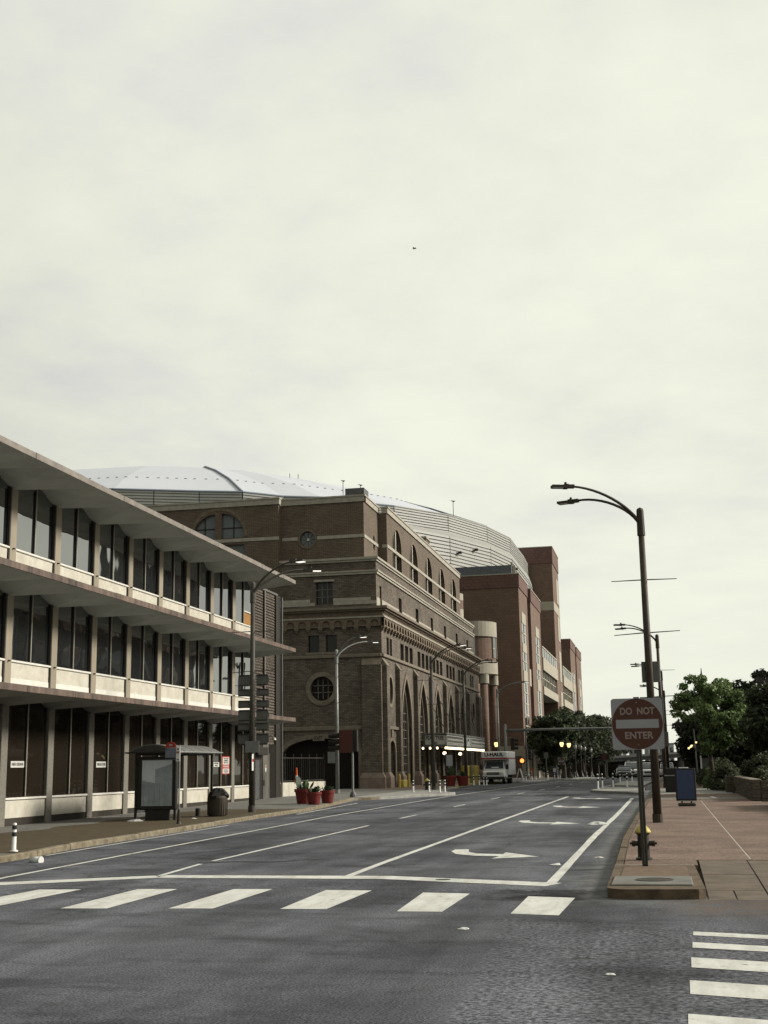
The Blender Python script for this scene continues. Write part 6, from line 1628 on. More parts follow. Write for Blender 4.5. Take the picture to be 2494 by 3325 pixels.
litter('paper_scrap', (-21.2, 45.9, zr(46) + LG), 0.16, 'white paper scrap against the base of the office columns', 'litter')
litter('paper_scrap', (-1.45, 27.8, 0.05), 0.07, 'white scrap in the gutter beside the hydrant', 'litter')
litter('paper_scrap', (-2.2, 25.9, 0.045), 0.10, 'thin white wrapper beside the right lane line near the stop line', 'litter')
cp = thing('paper_cup', (-13.85, 26.75, 0.08), 'white paper cup lying on its side near the kerb corner', 'cup')
MB().tube([(-13.98, 26.75, 0.085), (-13.72, 26.68, 0.085)], [0.065, 0.085], 12).build('cup', 'flex_white', cp, True)
MB().tube([(-13.72, 26.68, 0.085), (-13.69, 26.672, 0.085)], [0.09, 0.09], 12).build('lid', 'litter_white', cp)
# ------------------------------------------------------------------ vehicles
mat('paint_white', (0.80, 0.80, 0.80), 0.3, 0.04, 2.0)
mat('paint_dark', (0.055, 0.06, 0.07), 0.25, 0.1, 2.0)
mat('paint_silver', (0.30, 0.31, 0.32), 0.3, 0.06, 2.0)
mat('tyre', (0.025, 0.025, 0.025), 0.85, 0.2, 6.0)
mat('chrome', (0.55, 0.55, 0.54), 0.25, 0.1, 6.0, metal=0.7)
mat('headlight', (0.70, 0.70, 0.66), 0.15, 0.05, 6.0)
glass_mat('glass_car', (0.03, 0.04, 0.045), 1.7, 0.01)
mat('truck_maroon', (0.33, 0.05, 0.035), 0.5, 0.08, 4.0)
def loft(secs):
    """secs: list of closed rings of equal length, returned as MB with caps"""
    b = MB(); n_ = len(secs[0])
    for s_ in secs: b.v += s_
    for i in range(len(secs) - 1):
        for k in range(n_): b.f.append((i * n_ + k, i * n_ + (k + 1) % n_, (i + 1) * n_ + (k + 1) % n_, (i + 1) * n_ + k))
    b.f.append(tuple(range(n_))[::-1]); b.f.append(tuple(range((len(secs) - 1) * n_, len(secs) * n_)))
    return b
def sect(cx_, y, hw, z0, z1, tum=0.0, r=0.08):
    """rounded-rectangle cross-section in the x-z plane"""
    pts = []
    for (sx_, sz_, a0) in ((1, 0, -90), (1, 1, 0), (-1, 1, 90), (-1, 0, 180)):
        for k in range(4):
            a = R(a0 + 30 * k)
            w = hw - (tum if sz_ else 0)
            pts.append((cx_ + sx_ * (w - r) + r * math.cos(a), y, (z1 - r if sz_ else z0 + r) + r * math.sin(a)))
    return pts
def wheel(parent, x, y, z, r, w):
    o = MB().tube([(x - w / 2, y, z + r), (x + w / 2, y, z + r)], r, 18).build('wheel', 'tyre', parent)
    MB().tube([(x - w / 2 - 0.01, y, z + r), (x + w / 2 + 0.01, y, z + r)], r * 0.58, 14).build('rim', 'chrome', o)
def car(loc, kind, paint, label):
    t = thing('parked_car', loc, label, 'car', 'cars at the far end of the street')
    x, y, z = loc
    hw, ln = {'sedan': (0.92, 4.7), 'suv': (0.97, 4.8), 'van': (1.0, 5.1)}[kind]
    hb, ht = {'sedan': (0.92, 1.45), 'suv': (1.08, 1.78), 'van': (1.15, 1.95)}[kind]
    z0 = z + 0.22
    secs = [(0.0, 0.86, 0.42, hb * 0.80), (0.12, 0.96, 0.24, hb * 0.86), (0.9, 1.0, 0.22, hb * 0.95), (1.5, 1.0, 0.22, hb), (ln - 0.6, 1.0, 0.22, hb), (ln - 0.12, 0.96, 0.26, hb * 0.97), (ln, 0.88, 0.4, hb * 0.9)]
    loft([sect(x, y + a, hw * f, z + b_, z + c, 0.04, 0.1) for a, f, b_, c in secs]).build('body', paint, t, True)
    g0 = 1.05 if kind == 'sedan' else 0.85
    cab = [(g0, 0.90, hb - 0.02, hb + 0.03), (g0 + 0.75, 0.84, hb - 0.05, ht - 0.04), (g0 + 1.3, 0.82, hb - 0.05, ht), (ln - 1.3, 0.82, hb - 0.05, ht - 0.02), (ln - (0.55 if kind == 'sedan' else 0.15), 0.86, hb - 0.05, hb + (0.05 if kind == 'sedan' else 0.25))]
    loft([sect(x, y + a, hw * f, z + b_, z + c, 0.10 if i else 0.02, 0.02 if i == 0 else 0.06) for i, (a, f, b_, c) in enumerate(cab)]).build('cabin', 'glass_car', t, True)
    rf = [(g0 + 0.72, 0.78, ht - 0.06, ht - 0.01), (g0 + 1.3, 0.79, ht - 0.05, ht + 0.03), (ln - 1.3, 0.79, ht - 0.05, ht + 0.015), (ln - 0.8, 0.76, ht - 0.15, ht - 0.1)]
    loft([sect(x, y + a, hw * f, z + b_, z + c, 0.05, 0.015) for a, f, b_, c in rf]).build('roof', paint, t, True)
    for sx_ in (-1, 1):
        MB().tube([(x + sx_ * hw * 0.84, y + g0 + 0.02, z + hb), (x + sx_ * hw * 0.74, y + g0 + 0.76, z + ht - 0.03)], 0.045, 6).build('pillar', paint, t)
        MB().bbox(x + sx_ * hw * 0.74 - 0.19, x + sx_ * hw * 0.74 + 0.19, y - 0.01, y + 0.14, z + hb * 0.62, z + hb * 0.76, 0.04).build('headlight', 'headlight', t)
        MB().bbox(x + sx_ * (hw + 0.12) - 0.1, x + sx_ * (hw + 0.12) + 0.1, y + g0 + 0.35, y + g0 + 0.5, z + hb, z + hb + 0.17, 0.03).build('mirror', paint, t)
        for yy in (0.85, ln - 0.95): wheel(t, x + sx_ * (hw - 0.12), y + yy, z, 0.34, 0.23)
    MB().bbox(x - 0.42, x + 0.42, y - 0.02, y + 0.06, z + hb * 0.52, z + hb * 0.70, 0.02).build('grille', 'plastic_black', t)
    MB().bbox(x - hw * 0.93, x + hw * 0.93, y - 0.05, y + 0.1, z + 0.28, z + 0.46, 0.04).build('bumper', paint if kind != 'van' else 'plastic_black', t)
    MB().box(x - 0.26, x + 0.26, y - 0.065, y - 0.052, z + 0.36, z + 0.47).build('number_plate', 'paper_white', t)
    return t
car((-4.75, 158.0, zr(158)), 'sedan', 'paint_dark', 'dark sedan standing foremost in the line of cars')
car((-4.1, 166.5, zr(166)), 'van', 'paint_white', 'white van just behind the dark sedan')
car((-1.95, 160.5, zr(160)), 'suv', 'paint_white', 'white car beside the dark sedan, partly hidden by the sign post')
car((0.35, 163.0, zr(163)), 'suv', 'paint_silver', 'silver car between the street lamp and the dark trees')
car((-6.3, 196.0, zr(196)), 'sedan', 'paint_silver', 'small grey car far behind the dark sedan, near the pale buildings')

# --- rental box truck
tk = thing('box_truck', (-14.9, 115, zr(115)), 'white rental box truck with U-HAUL lettering over the cab, parked beside the hotel', 'truck')
X, Y, Z = -14.9, 113.6, zr(115)
loft([sect(X, Y + a, w, Z + b_, Z + c, tm, 0.06) for a, w, b_, c, tm in ((0.0, 0.92, 0.62, 1.05, 0.05), (0.12, 0.98, 0.55, 1.16, 0.06), (1.0, 1.0, 0.55, 1.30, 0.06), (1.15, 1.0, 0.55, 1.32, 0.06), (2.6, 1.0, 0.55, 1.32, 0.06))]).build('cab', 'paint_white', tk, False)
loft([sect(X, Y + a, w, Z + 1.28, Z + c, tm, 0.03) for a, w, c, tm in ((0.98, 0.96, 1.33, 0.02), (1.62, 0.94, 1.98, 0.16), (2.6, 0.94, 2.02, 0.16))]).build('cab_top', 'paint_white', tk, False)
MB().add([(X - 0.84, Y + 0.97, Z + 1.36), (X + 0.84, Y + 0.97, Z + 1.36), (X + 0.74, Y + 1.525, Z + 1.93), (X - 0.74, Y + 1.525, Z + 1.93)], [(0, 1, 2, 3)]).build('windscreen', 'glass_car', tk)
MB().add([(X - 0.25, Y + 1.01, Z + 1.42), (X + 0.4, Y + 1.01, Z + 1.42), (X + 0.4, Y + 1.07, Z + 1.50), (X - 0.25, Y + 1.07, Z + 1.50)], [(0, 1, 2, 3)]).build('dash_paper', 'litter_white', tk)
for s_ in (-1, 1):
    MB().add([(X + s_ * 0.963, Y + 1.2, Z + 1.36), (X + s_ * 0.963, Y + 2.5, Z + 1.36), (X + s_ * 0.83, Y + 2.5, Z + 1.92), (X + s_ * 0.83, Y + 1.66, Z + 1.92)], [(0, 1, 2, 3)]).build('side_window', 'glass_car', tk)
    MB().bbox(X + s_ * 1.16 - 0.12, X + s_ * 1.16 + 0.12, Y + 0.95, Y + 1.1, Z + 1.28, Z + 1.72, 0.03).build('mirror', 'plastic_black', tk)
    MB().bbox(X + s_ * 0.72 - 0.15, X + s_ * 0.72 + 0.15, Y - 0.03, Y + 0.1, Z + 0.82, Z + 1.0, 0.02).build('headlight', 'headlight', tk)
    wheel(tk, X + s_ * 0.88, Y + 0.75, Z, 0.37, 0.24); wheel(tk, X + s_ * 0.86, Y + 5.3, Z, 0.37, 0.42)
MB().bbox(X - 0.58, X + 0.58, Y - 0.03, Y + 0.06, Z + 0.80, Z + 1.04, 0.02).build('grille', 'plastic_black', tk)
for k in range(3): MB().box(X - 0.54, X + 0.54, Y - 0.045, Y - 0.032, Z + 0.835 + 0.07 * k, Z + 0.862 + 0.07 * k).build('grille_bar', 'chrome', tk)
MB().bbox(X - 1.0, X + 1.0, Y - 0.16, Y + 0.08, Z + 0.42, Z + 0.66, 0.05).build('bumper', 'plastic_black', tk)
MB().bbox(X - 1.17, X + 1.17, Y + 2.62, Y + 7.6, Z + 0.75, Z + 2.88, 0.05).build('box_body', 'paint_white', tk)
MB().bbox(X - 1.16, X + 1.16, Y + 0.95, Y + 2.62, Z + 2.12, Z + 2.87, 0.09).build('over_cab_box', 'paint_white', tk)
MB().box(X - 1.165, X + 1.165, Y + 0.938, Y + 0.952, Z + 2.19, Z + 2.32).build('maroon_stripe', 'truck_maroon', tk)
MB().box(X + 1.161, X + 1.175, Y + 1.1, Y + 7.5, Z + 2.19, Z + 2.32).build('maroon_stripe', 'truck_maroon', tk)
text('lettering', 'U-HAUL', 0.46, 'ink_black', tk, (X, Y + 0.945, Z + 2.58), '-Y', 1.72, 0.022)
MB().box(X - 1.0, X + 1.0, Y + 0.2, Y + 7.5, Z + 0.45, Z + 0.56).build('chassis', 'plastic_black', tk)

# ------------------------------------------------------------------ trees and shrubs
def leaf_mat(name, c, var=0.5):
    m, N, L, P = new_mat(name)
    oi = N.new('ShaderNodeNewGeometry')
    r = N.new('ShaderNodeValToRGB')
    r.color_ramp.elements[0].color = (*[v * (1 - var) for v in c], 1); r.color_ramp.elements[1].color = (*[v * (1 + var * 0.7) for v in c], 1)
    L.new(oi.outputs['Random Per Island'], r.inputs[0]); L.new(r.outputs[0], P.inputs['Base Color'])
    P.inputs['Roughness'].default_value = 0.7; P.inputs['Specular IOR Level'].default_value = 0.2
    tr = N.new('ShaderNodeBsdfTranslucent'); L.new(r.outputs[0], tr.inputs[0])
    mxs = N.new('ShaderNodeMixShader'); mxs.inputs[0].default_value = 0.28
    L.new(P.outputs[0], mxs.inputs[1]); L.new(tr.outputs[0], mxs.inputs[2]); L.new(mxs.outputs[0], N['Material Output'].inputs[0])
leaf_mat('foliage_light', (0.125, 0.175, 0.068))
leaf_mat('foliage_dark', (0.034, 0.041, 0.024))
leaf_mat('foliage_mid', (0.046, 0.060, 0.030))
leaf_mat('foliage_shrub', (0.050, 0.058, 0.030))
mat('bark', (0.09, 0.075, 0.055), 0.9, 0.4, 6.0, bump=0.5)
def leaves(name, centers, radii, count, size, m_, parent, droop=0.0):
    """many small leaf faces scattered in clumps"""
    centers = np.array(centers); radii = np.array(radii)
    w = radii.prod(1) ** 0.67; w = w / w.sum()
    idx = RNG.choice(len(centers), count, p=w)
    d = RNG.normal(size=(count, 3)); d /= np.linalg.norm(d, axis=1)[:, None]
    rr_ = RNG.uniform(0.45, 1.0, count) ** 0.5
    p = centers[idx] + d * rr_[:, None] * radii[idx] * RNG.uniform(0.75, 1.12, (count, 1))
    nrm_ = d * 0.7 + RNG.normal(size=(count, 3)) * 0.6 + np.array([0, 0, 0.4]); nrm_ /= np.linalg.norm(nrm_, axis=1)[:, None]
    a = np.cross(nrm_, RNG.normal(size=(count, 3))); a /= np.linalg.norm(a, axis=1)[:, None]
    b_ = np.cross(nrm_, a)
    s_ = size * RNG.uniform(0.6, 1.35, (count, 1))
    q = np.stack([p - a * s_, p + b_ * s_ * 0.55, p + a * s_ - nrm_ * s_ * 0.3, p - b_ * s_ * 0.55], 1).reshape(-1, 3)
    q = q - np.array(ORG[parent.name])
    me = bpy.data.meshes.new(name)
    me.vertices.add(count * 4); me.vertices.foreach_set('co', q.astype(np.float32).ravel())
    me.loops.add(count * 4); me.loops.foreach_set('vertex_index', np.arange(count * 4, dtype=np.int32))
    me.polygons.add(count); me.polygons.foreach_set('loop_start', np.arange(0, count * 4, 4, dtype=np.int32)); me.polygons.foreach_set('loop_total', np.full(count, 4, dtype=np.int32))
    me.materials.append(MATS[m_]); me.update(calc_edges=True); me.validate()
    return link(name, me, parent)
def tree(loc, label, group, h, rx, ry, crown_z0, n_clump, count, size, m_, trunk_r=0.16, clump=0.9, gap=None, shape=1.0):
    t = thing('tree', loc, label, 'tree', group)
    x, y, z = loc
    zc = z + (crown_z0 + h) / 2; rz = (h - crown_z0) / 2
    cs, rs = [], []
    tries = 0
    while len(cs) < n_clump and tries < 5000:
        tries += 1
        d = RNG.normal(size=3); d /= np.linalg.norm(d); u = RNG.uniform(0.25, 1.0) ** 0.55
        p = np.array([x, y, zc]) + d * u * np.array([rx, ry, rz]) * 0.86
        if gap and gap(p): continue
        cs.append(p); k = clump * RNG.uniform(0.6, 1.25); rs.append([k * 1.15, k * 1.15, k * 0.8])
    fork = z + crown_z0 + (h - crown_z0) * 0.18
    tr = MB().tube([(x, y, z - 0.1), (x + 0.03, y, z + crown_z0 * 0.5), (x - 0.04, y + 0.05, fork), (x + 0.1, y, z + h * 0.72)], [trunk_r * 1.25, trunk_r, trunk_r * 0.8, trunk_r * 0.25], 10).build('trunk', 'bark', t, True)
    for i in range(0, len(cs), max(1, len(cs) // 16)):
        c = Vector(cs[i]); s0 = Vector((x, y, min(fork + random.uniform(-0.3, 1.0), z + h * 0.6)))
        mid = s0.lerp(c, 0.55) + Vector((0, 0, -0.12 * (c - s0).length * 0.5 + 0.1))
        MB().tube([s0, mid, c], [trunk_r * 0.42, trunk_r * 0.24, 0.015], 6).build('limb', 'bark', tr, True)
    leaves('crown', cs, rs, count, size, m_, t)
    return t
# light tree on the right: open towards the street, limbs showing
tree((2.75, 78.0, zr(78) + 0.3), 'light green leafy tree leaning open over the pavement beside the shrubs', 'trees on the garden side', 6.9, 2.9, 2.4, 1.3, 130, 18000, 0.115, 'foliage_light', 0.15, 0.38,
     gap=lambda p: (p[0] < 2.4 and RNG.random() < 0.45) or (p[0] < 2.3 and 2.6 < p[2] < 5.2 and RNG.random() < 0.6) or (p[0] < 1.9 and p[2] < 4.3))
tree((6.9, 68.0, zr(68) + 0.9), 'dense dark tree behind the hedge and stone walls, under the floodlights', 'trees on the garden side', 5.6, 3.3, 3.2, 0.3, 130, 22000, 0.13, 'foliage_mid', 0.2, 0.6)
tree((4.9, 88.0, zr(88) + 0.6), 'dark bushy tree filling the gap behind the light green tree', 'trees on the garden side', 6.2, 3.0, 2.8, 0.2, 110, 16000, 0.14, 'foliage_dark', 0.18, 0.6)
tree((10.2, 92.0, zr(92) + 0.6), 'tall dark tree with pointed top behind the floodlights', 'trees on the garden side', 8.2, 3.4, 3.4, 0.3, 110, 16000, 0.15, 'foliage_dark', 0.2, 0.65)
tree((8.8, 108.0, zr(108) + 0.5), 'dark tree showing between the light tree and the floodlights', 'trees on the garden side', 9.4, 3.4, 3.4, 0.4, 90, 12000, 0.17, 'foliage_dark', 0.2, 0.7)
tree((3.7, 122.0, zr(122) + 0.3), 'dark rounded tree overhanging the far pavement near the parked cars', 'trees on the garden side', 6.4, 2.6, 3.0, 0.5, 90, 12000, 0.17, 'foliage_dark', 0.2, 0.65)
tree((4.3, 140.0, zr(140) + 0.3), 'farthest dark tree on the garden side, beside the overpass', 'trees on the garden side', 7.4, 2.9, 3.0, 1.0, 30, 8000, 0.19, 'foliage_mid', 0.2, 1.0)
# street trees before the brick block
for i, (x, y, h, r) in enumerate(((-13.8, 168, 9.4, 3.6), (-13.6, 180, 9.6, 3.8), (-13.0, 193, 10.2, 4.0), (-12.6, 207, 10.8, 4.2), (-12.2, 222, 11.4, 4.3), (-11.8, 238, 12.0, 4.4), (-11.4, 256, 12.8, 4.6), (-10.8, 276, 13.6, 4.6))):
    tree((x, y, zr(y) + 0.1), [ORD[i] + ' dark street tree of the kerb row, counted from the two lit globe lamps'][0], 'street trees before the brick block',
         h, r, r * 1.3, 1.8, 80, 8000, 0.24, 'foliage_dark' if i % 3 else 'foliage_mid', 0.22, 0.95)
for i, (x, y, h, r) in enumerate(((-16.6, 186, 9.0, 3.2), (-16.4, 200, 9.4, 3.4), (-16.2, 214, 10.0, 3.6), (-16.0, 230, 10.4, 3.8))):
    tree((x, y, zr(y) + 0.1), ORD[i] + ' dark tree of the back row below the brick block, counted from the hotel', 'second row of street trees', h, r, r * 1.4, 0.8, 30, 5000, 0.26, 'foliage_dark', 0.2, 1.25)
# stone-walled beds on the right
mat('stone_wall', (0.17, 0.135, 0.105), 0.9, c2=(0.085, 0.068, 0.055), scale=6.0, bump=0.5, bscale=30)
mat('stone_cap', (0.36, 0.31, 0.25), 0.85, 0.25, 3.0)
mat('mortar_dark', (0.05, 0.042, 0.034), 0.95, 0.2, 3.0)
def stone_wall(x0, x1, y0, y1, zt, label, cap=True):
    zb = zr((y0 + y1) / 2) + 0.13
    t = thing('stone_wall', ((x0 + x1) / 2, (y0 + y1) / 2, zb), label, 'wall', 'dry laid stone walls round the planting beds')
    MB().box(x0 + 0.03, x1 - 0.03, y0 + 0.03, y1 - 0.03, zb - 0.1, zt - 0.02).build('core', 'mortar_dark', t)
    hrow = 0.115; nrow = max(2, int(round((zt - zb) / hrow))); hrow = (zt - zb) / nrow
    ms_ = {}
    def stone(a, c, z, face):
        w = round((c - a) * 20) / 20
        if (w, face) not in ms_:
            ms_[(w, face)] = MB().bbox(-w / 2 + 0.004, w / 2 - 0.004, -0.05, 0.05, 0.004, hrow - 0.004, 0.012).mesh('stone', 'stone_wall')
        o_ = random.uniform(-0.018, 0.018)
        if face == 'W': inst('stone', ms_[(w, face)], t, (x0 + 0.03 + o_, (a + c) / 2, z), (0, 0, math.pi / 2))
        else: inst('stone', ms_[(w, face)], t, ((a + c) / 2, y0 + 0.03 + o_, z))
    for r_ in range(nrow):
        z = zb + r_ * hrow
        for (lo, hi, face) in ((y0, y1, 'W'), (x0, x1, 'S')):
            a = lo
            while a < hi - 0.02:
                c = min(hi, a + random.choice([0.25, 0.35, 0.45, 0.6, 0.75]))
                if hi - c < 0.15: c = hi
                stone(a, c, z, face); a = c
    if cap: MB().bbox(x0 - 0.04, x1 + 0.04, y0 - 0.04, y1 + 0.04, zt, zt + 0.06, 0.02).build('coping', 'stone_cap', t)
    return t
stone_wall(3.62, 3.98, 57.0, 69.6, 1.18, 'long low stone wall with pale coping along the pavement')
stone_wall(4.0, 9.0, 57.05, 57.4, 1.18, 'short stone wall turning away from the pavement below the hedge', False)
stone_wall(3.20, 3.60, 70.0, 71.8, 1.25, 'squat stone pillar ending the long wall beside the dark shrubs', False)
stone_wall(3.95, 4.3, 47.0, 52.4, 1.02, 'low stone wall with pale coping at the picture edge, before the hedge bed')
stone_wall(4.32, 9.0, 52.1, 52.4, 1.02, 'stone wall closing the end of the bed nearest the blue board', False)
prop(MB().box(4.0, 16, 57.4, 100, zr(70) - 0.1, 0.98).build('planting_bed', 'soil'), kind='structure')
prop(MB().box(4.32, 16, 40.0, 52.1, zr(47) - 0.1, 0.85).build('planting_bed', 'soil'), kind='structure')
def bush(loc, rx, ry, rz, count, label, cat='shrub', m_='foliage_shrub', size=0.08, group='shrubs by the stone walls', boxy=False):
    t = thing('shrub' if cat == 'shrub' else 'hedge', loc, label, cat, group)
    x, y, z = loc; cs, rs = [], []
    for k in range(26):
        if boxy: p = [x + RNG.uniform(-rx, rx), y + RNG.uniform(-ry, ry), z + RNG.uniform(0.2, 1.0) * rz]
        else:
            d = RNG.normal(size=3); d /= np.linalg.norm(d); p = [x + d[0] * rx * 0.7, y + d[1] * ry * 0.7, z + abs(d[2]) * rz * 0.75]
        cs.append(p); k_ = RNG.uniform(0.22, 0.4) * min(rx, rz) + 0.08; rs.append([k_ * 1.2, k_ * 1.6 if boxy else k_ * 1.2, k_ * 0.9])
    leaves('foliage', cs, rs, count, size, m_, t)
    for k in range(5):
        c = cs[k]; MB().tube([(x + 0.1 * (k - 2), y, z - 0.05), c], [0.03, 0.01], 5).build('stem', 'bark', t)
bush((5.6, 62.5, 0.95), 1.5, 4.6, 0.62, 14000, 'dark clipped hedge along the top of the long stone wall', 'hedge', 'foliage_shrub', 0.07, 'hedges', True)
bush((3.4, 75.5, zr(75) + 0.1), 0.95, 1.9, 1.55, 5000, 'dark spreading shrub past the stone pillar')
bush((2.95, 80.5, zr(80) + 0.1), 0.6, 1.6, 1.5, 3500, 'lighter green shrub below the light tree', 'shrub', 'foliage_light')
bush((3.6, 84.0, zr(84) + 0.1), 1.3, 2.0, 2.1, 5000, 'tall dark shrub beside the blue kiosk')
bush((2.8, 92.0, zr(92) + 0.1), 0.8, 2.0, 1.2, 3000, 'low dark shrub at the far pavement edge')
bush((4.6, 97.0, zr(97) + 0.1), 1.6, 2.5, 2.6, 6000, 'broad dark shrub between the kiosk and the dark trees')
bush((7.6, 78.5, 0.98), 2.0, 2.5, 2.0, 7000, 'broad dark shrub in the bed under the tall dark trees')
bush((5.3, 73.5, 0.98), 1.2, 1.5, 1.3, 5000, 'dark shrub in the bed behind the stone pillar')
# floodlights
fl = thing('floodlight_pole', (5.6, 62.0, 0.95), 'pair of square floodlights on a bracket rising from the dark trees', 'floodlight')
MB().tube([(5.6, 62, 0.95), (5.6, 62, 5.35)], 0.05, 8).build('pole', 'plastic_black', fl)
for sx_ in (-0.62, 0.0):
    cx_ = 5.1 + sx_ * 0.7
    MB().tube([(5.6, 62, 5.2), (cx_ + 0.1, 62, 5.22), (cx_, 62, 5.32), (cx_, 62, 5.6)], 0.028, 6).build('bracket', 'plastic_black', fl)
    MB().add([(cx_ - 0.17, 61.8, 5.62), (cx_ + 0.17, 61.8, 5.58), (cx_ + 0.17, 62.15, 5.58), (cx_ - 0.17, 62.15, 5.62), (cx_ - 0.17, 61.8, 5.86), (cx_ + 0.17, 61.8, 5.84), (cx_ + 0.17, 62.15, 5.84), (cx_ - 0.17, 62.15, 5.86)], [(3, 2, 1, 0), (4, 5, 6, 7), (0, 1, 5, 4), (1, 2, 6, 5), (2, 3, 7, 6), (3, 0, 4, 7)]).build('lamp_head', 'lamp_dark', fl)
# blue kiosk under the trees
ks = thing('kiosk', (3.5, 101, zr(101) + LG), 'small blue gabled kiosk with a round pale emblem under the trees', 'kiosk')
z = zr(101) + LG
MB().add([(2.75, 100.5, 2.85), (4.85, 100.5, 2.85), (4.85, 100.5, 2.95), (4.3, 100.5, 3.4), (4.15, 100.5, 3.45), (2.75, 100.5, 2.98)] + [(2.75, 102, 2.85), (4.85, 102, 2.85), (4.85, 102, 2.95), (4.3, 102, 3.4), (4.15, 102, 3.45), (2.75, 102, 2.98)],
         [(0, 1, 2, 3, 4, 5), (11, 10, 9, 8, 7, 6), (0, 6, 7, 1), (1, 7, 8, 2), (2, 8, 9, 3), (3, 9, 10, 4), (4, 10, 11, 5), (5, 11, 6, 0)]).build('gable', 'board_blue', ks)
MB().box(2.7, 4.9, 100.4, 102.1, 2.76, 2.85).build('eaves', 'bus_blue', ks)
em = MB().poly(clean(circ(3.75, 3.10, 0.17, None, 18)), (), sY(100.49), 0, NYm).build('emblem', 'sign_white', ks)
MB().poly([(3.66, 3.02), (3.75, 3.2), (3.84, 3.02), (3.75, 3.07)], (), sY(100.485), 0, NYm).build('emblem_mark', 'board_blue', em)
for x in (2.8, 4.75): MB().cbox((x, 100.6, z), 0.12, 0.12, 2.76 - z).build('post', 'flex_white', ks)
MB().box(2.85, 4.7, 101, 101.2, z, 2.3).build('panel', 'sign_back', ks)
# signal cluster with lamps by the far pavement
so = thing('signal_post', (2.45, 98, zr(98) + LG), 'pale slim post with small lit lamps beside the far pavement', 'lamp post')
MB().tube([(2.45, 98, zr(98) + LG), (2.35, 98, 4.4)], [0.07, 0.05], 8).build('post', 'galvanised', so)
for (dx_, zz) in ((0.05, 3.42), (-0.28, 3.18), (-0.36, 3.10), (-0.5, 3.0)):
    MB().tube([(2.4, 98, zz + 0.1), (2.4 + dx_, 98, zz + 0.08)], 0.02, 5).build('bracket', 'galvanised', so)
    MB().lathe([(0.0, -0.07), (0.07, -0.03), (0.085, 0.03), (0.04, 0.08)], 10, (2.4 + dx_, 98, zz), cap=False).build('lamp_bowl', 'globe_lit', so, True)
yp = prop(MB().lathe([(0.1, 0), (0.09, 0.7), (0, 0.78)], 10, (2.75, 93, zr(93) + LG)).build('bollard', 'bollard_yellow', None, False, (2.75, 93, zr(93) + LG)), 'yellow bollard at the foot of the dark shrub', 'bollard')

# ------------------------------------------------------------------ far things
mat('far_white', (0.62, 0.64, 0.64), 0.8, 0.12, 0.4)
mat('far_grey', (0.34, 0.35, 0.36), 0.8, 0.12, 0.4)
mat('far_concrete', (0.40, 0.40, 0.38), 0.85, 0.12, 0.3)
mat('spire_mat', (0.16, 0.16, 0.165), 0.8, 0.1, 1.0)
ov_ = thing('overpass', (-2, 275, zr(275)), 'grey concrete road overpass crossing at the far end of the street', 'bridge')
for (z0, z1, y0_, m_) in ((3.2, 3.9, 268, 'far_grey'), (3.9, 4.35, 266.5, 'far_concrete')):
    MB().add([(-14, y0_, z0 - 1.1), (14, y0_, z0 + 0.3), (14, 282, z0 + 0.3), (-14, 282, z0 - 1.1), (-14, y0_, z1 - 1.1), (14, y0_, z1 + 0.3), (14, 282, z1 + 0.3), (-14, 282, z1 - 1.1)], [(3, 2, 1, 0), (4, 5, 6, 7), (0, 1, 5, 4), (1, 2, 6, 5), (2, 3, 7, 6), (3, 0, 4, 7)]).build('deck' if z0 < 3.5 else 'parapet', m_, ov_)
for x in (-9, 3.5, 9): MB().lathe([(0.7, 0), (0.7, 6)], 12, (x, 275, zr(275) - 0.3)).build('pier', 'far_grey', ov_)
MB().box(-40, 40, 283, 284, zr(280) - 1, 2.4).build('abutment', 'dark_base', ov_)
def far_block(x0, x1, y, z1, m_, label, cols, rows_):
    t = thing('far_building', ((x0 + x1) / 2, y, zr(y)), label, 'building', 'pale buildings at the far end of the street')
    MB().box(x0, x1, y, y + 14, zr(y) - 0.5, z1).build('wall', m_, t)
    MB().box(x0 - 0.2, x1 + 0.2, y - 0.2, y + 14.2, z1, z1 + 0.35).build('roof', 'far_grey', t)
    for i in range(cols):
        for j in range(rows_):
            w = (x1 - x0) / cols; h = (z1 - zr(y)) / rows_
            a = x0 + w * i + w * 0.2; zz = zr(y) + h * j + h * 0.25
            o = MB().box(a, a + w * 0.6, y - 0.05, y + 0.02, zz, zz + h * 0.5).build('window', 'glass_block', t)
            MB().box(a - 0.05, a + w * 0.6 + 0.05, y - 0.09, y - 0.051, zz - 0.12, zz).build('sill', 'far_concrete', o)
far_block(-12.5, -8.6, 312, 4.6, 'far_white', 'low white building left of the overpass end', 3, 2)
far_block(-8.4, -5.2, 330, 6.4, 'far_grey', 'grey blue building just above the overpass deck', 3, 3)
far_block(-5.0, 3.0, 360, 6.9, 'far_white', 'long pale building behind the overpass', 6, 3)
chh = thing('church', (12.9, 400, zr(400)), 'dark slender church spire rising above the trees', 'church')
MB().box(9.5, 16.3, 400, 420, zr(400), 14).build('nave', 'spire_mat', chh)
MB().box(11.6, 14.2, 398, 400.6, zr(400), 21.5).build('tower', 'spire_mat', chh)
MB().lathe([(1.5, 21.5), (1.2, 22.4), (0.42, 26.5), (0.10, 30.2), (0, 30.3)], 8, (12.9, 399.3, 0)).build('spire', 'spire_mat', chh)
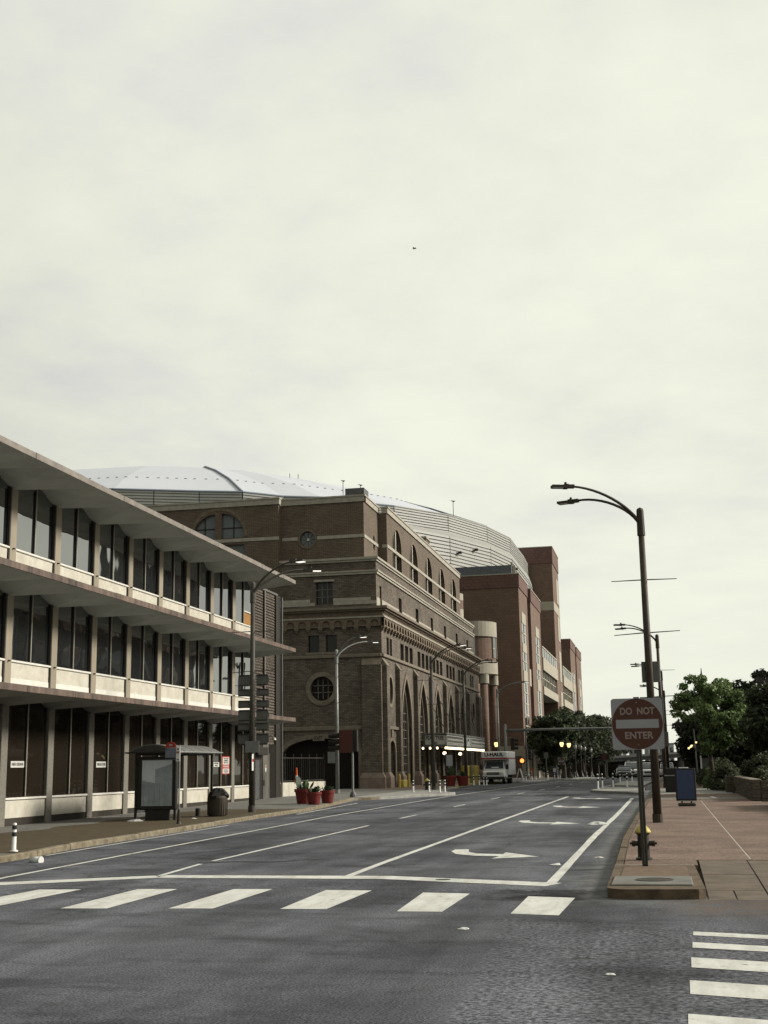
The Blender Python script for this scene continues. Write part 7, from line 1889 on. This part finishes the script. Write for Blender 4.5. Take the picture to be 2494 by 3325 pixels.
for (x, zt_) in ((19.9, 24.5), (25.8, 23.5), (19.2, 22.5)):
    MB().lathe([(0.8, 0), (0.8, zt_ - 5), (0.45, zt_ - 4), (0, zt_)], 8, (x, 400, 0)).build('pinnacle', 'spire_mat', chh)
# bird
d_ = Vector((-0.16662, 0.90313, 0.39572)); bp = d_ * 62 + Vector((0, 0, EYE))
bd = thing('bird', bp, 'small dark bird flying in the pale sky', 'bird')
x, y, z = bp
bm_ = MB()
secs = [(-0.15, 0.004), (-0.11, 0.025), (-0.03, 0.042), (0.05, 0.03), (0.11, 0.012), (0.15, 0.02)]
bm_.tube([(x + a, y, z) for a, r_ in secs], [r_ for a, r_ in secs], 8)
bm_.add([(x - 0.06, y, z + 0.01), (x + 0.05, y, z + 0.01), (x + 0.10, y + 0.02, z + 0.10), (x + 0.16, y + 0.03, z + 0.03)], [(0, 1, 3, 2)])
bm_.add([(x - 0.06, y, z + 0.01), (x + 0.05, y, z + 0.01), (x - 0.10, y - 0.10, z + 0.08), (x - 0.02, y - 0.24, z + 0.05)], [(0, 1, 3, 2)])
bm_.build('body', 'plastic_black', bd)
bd.scale = (0.65, 0.65, 0.65)

# ------------------------------------------------------------------ offices across the street (outside the frame, they show in the office windows)
def office(x0, x1, y0, y1, h, label):
    t = thing('office_block', ((x0 + x1) / 2, (y0 + y1) / 2, zr(y0)), label, 'building', 'office blocks across the street')
    MB().box(x0, x1, y0, y1, -0.5, h).build('wall', 'brick_hotel', t)
    ny, nz = int((y1 - y0) / 4), int(h / 4)
    wm = MB().box(-0.06, 0.02, -1.2, 1.2, 0, 2.2).mesh('window', 'glass_block')
    for i in range(ny):
        for j in range(nz): inst('window', wm, t, (x0, y0 + (i + 0.5) * (y1 - y0) / ny, 1.2 + j * 4.0))
    MB().box(x0 - 0.3, x1 + 0.3, y0 - 0.3, y1 + 0.3, h, h + 0.6).build('parapet', 'stone_tan', t)
office(17, 27, 98, 137, 22.3, 'brown brick office block across the street beyond the trees, lower one')
office(17, 22, 141, 163, 33, 'brown brick office block across the street beyond the trees, taller one')
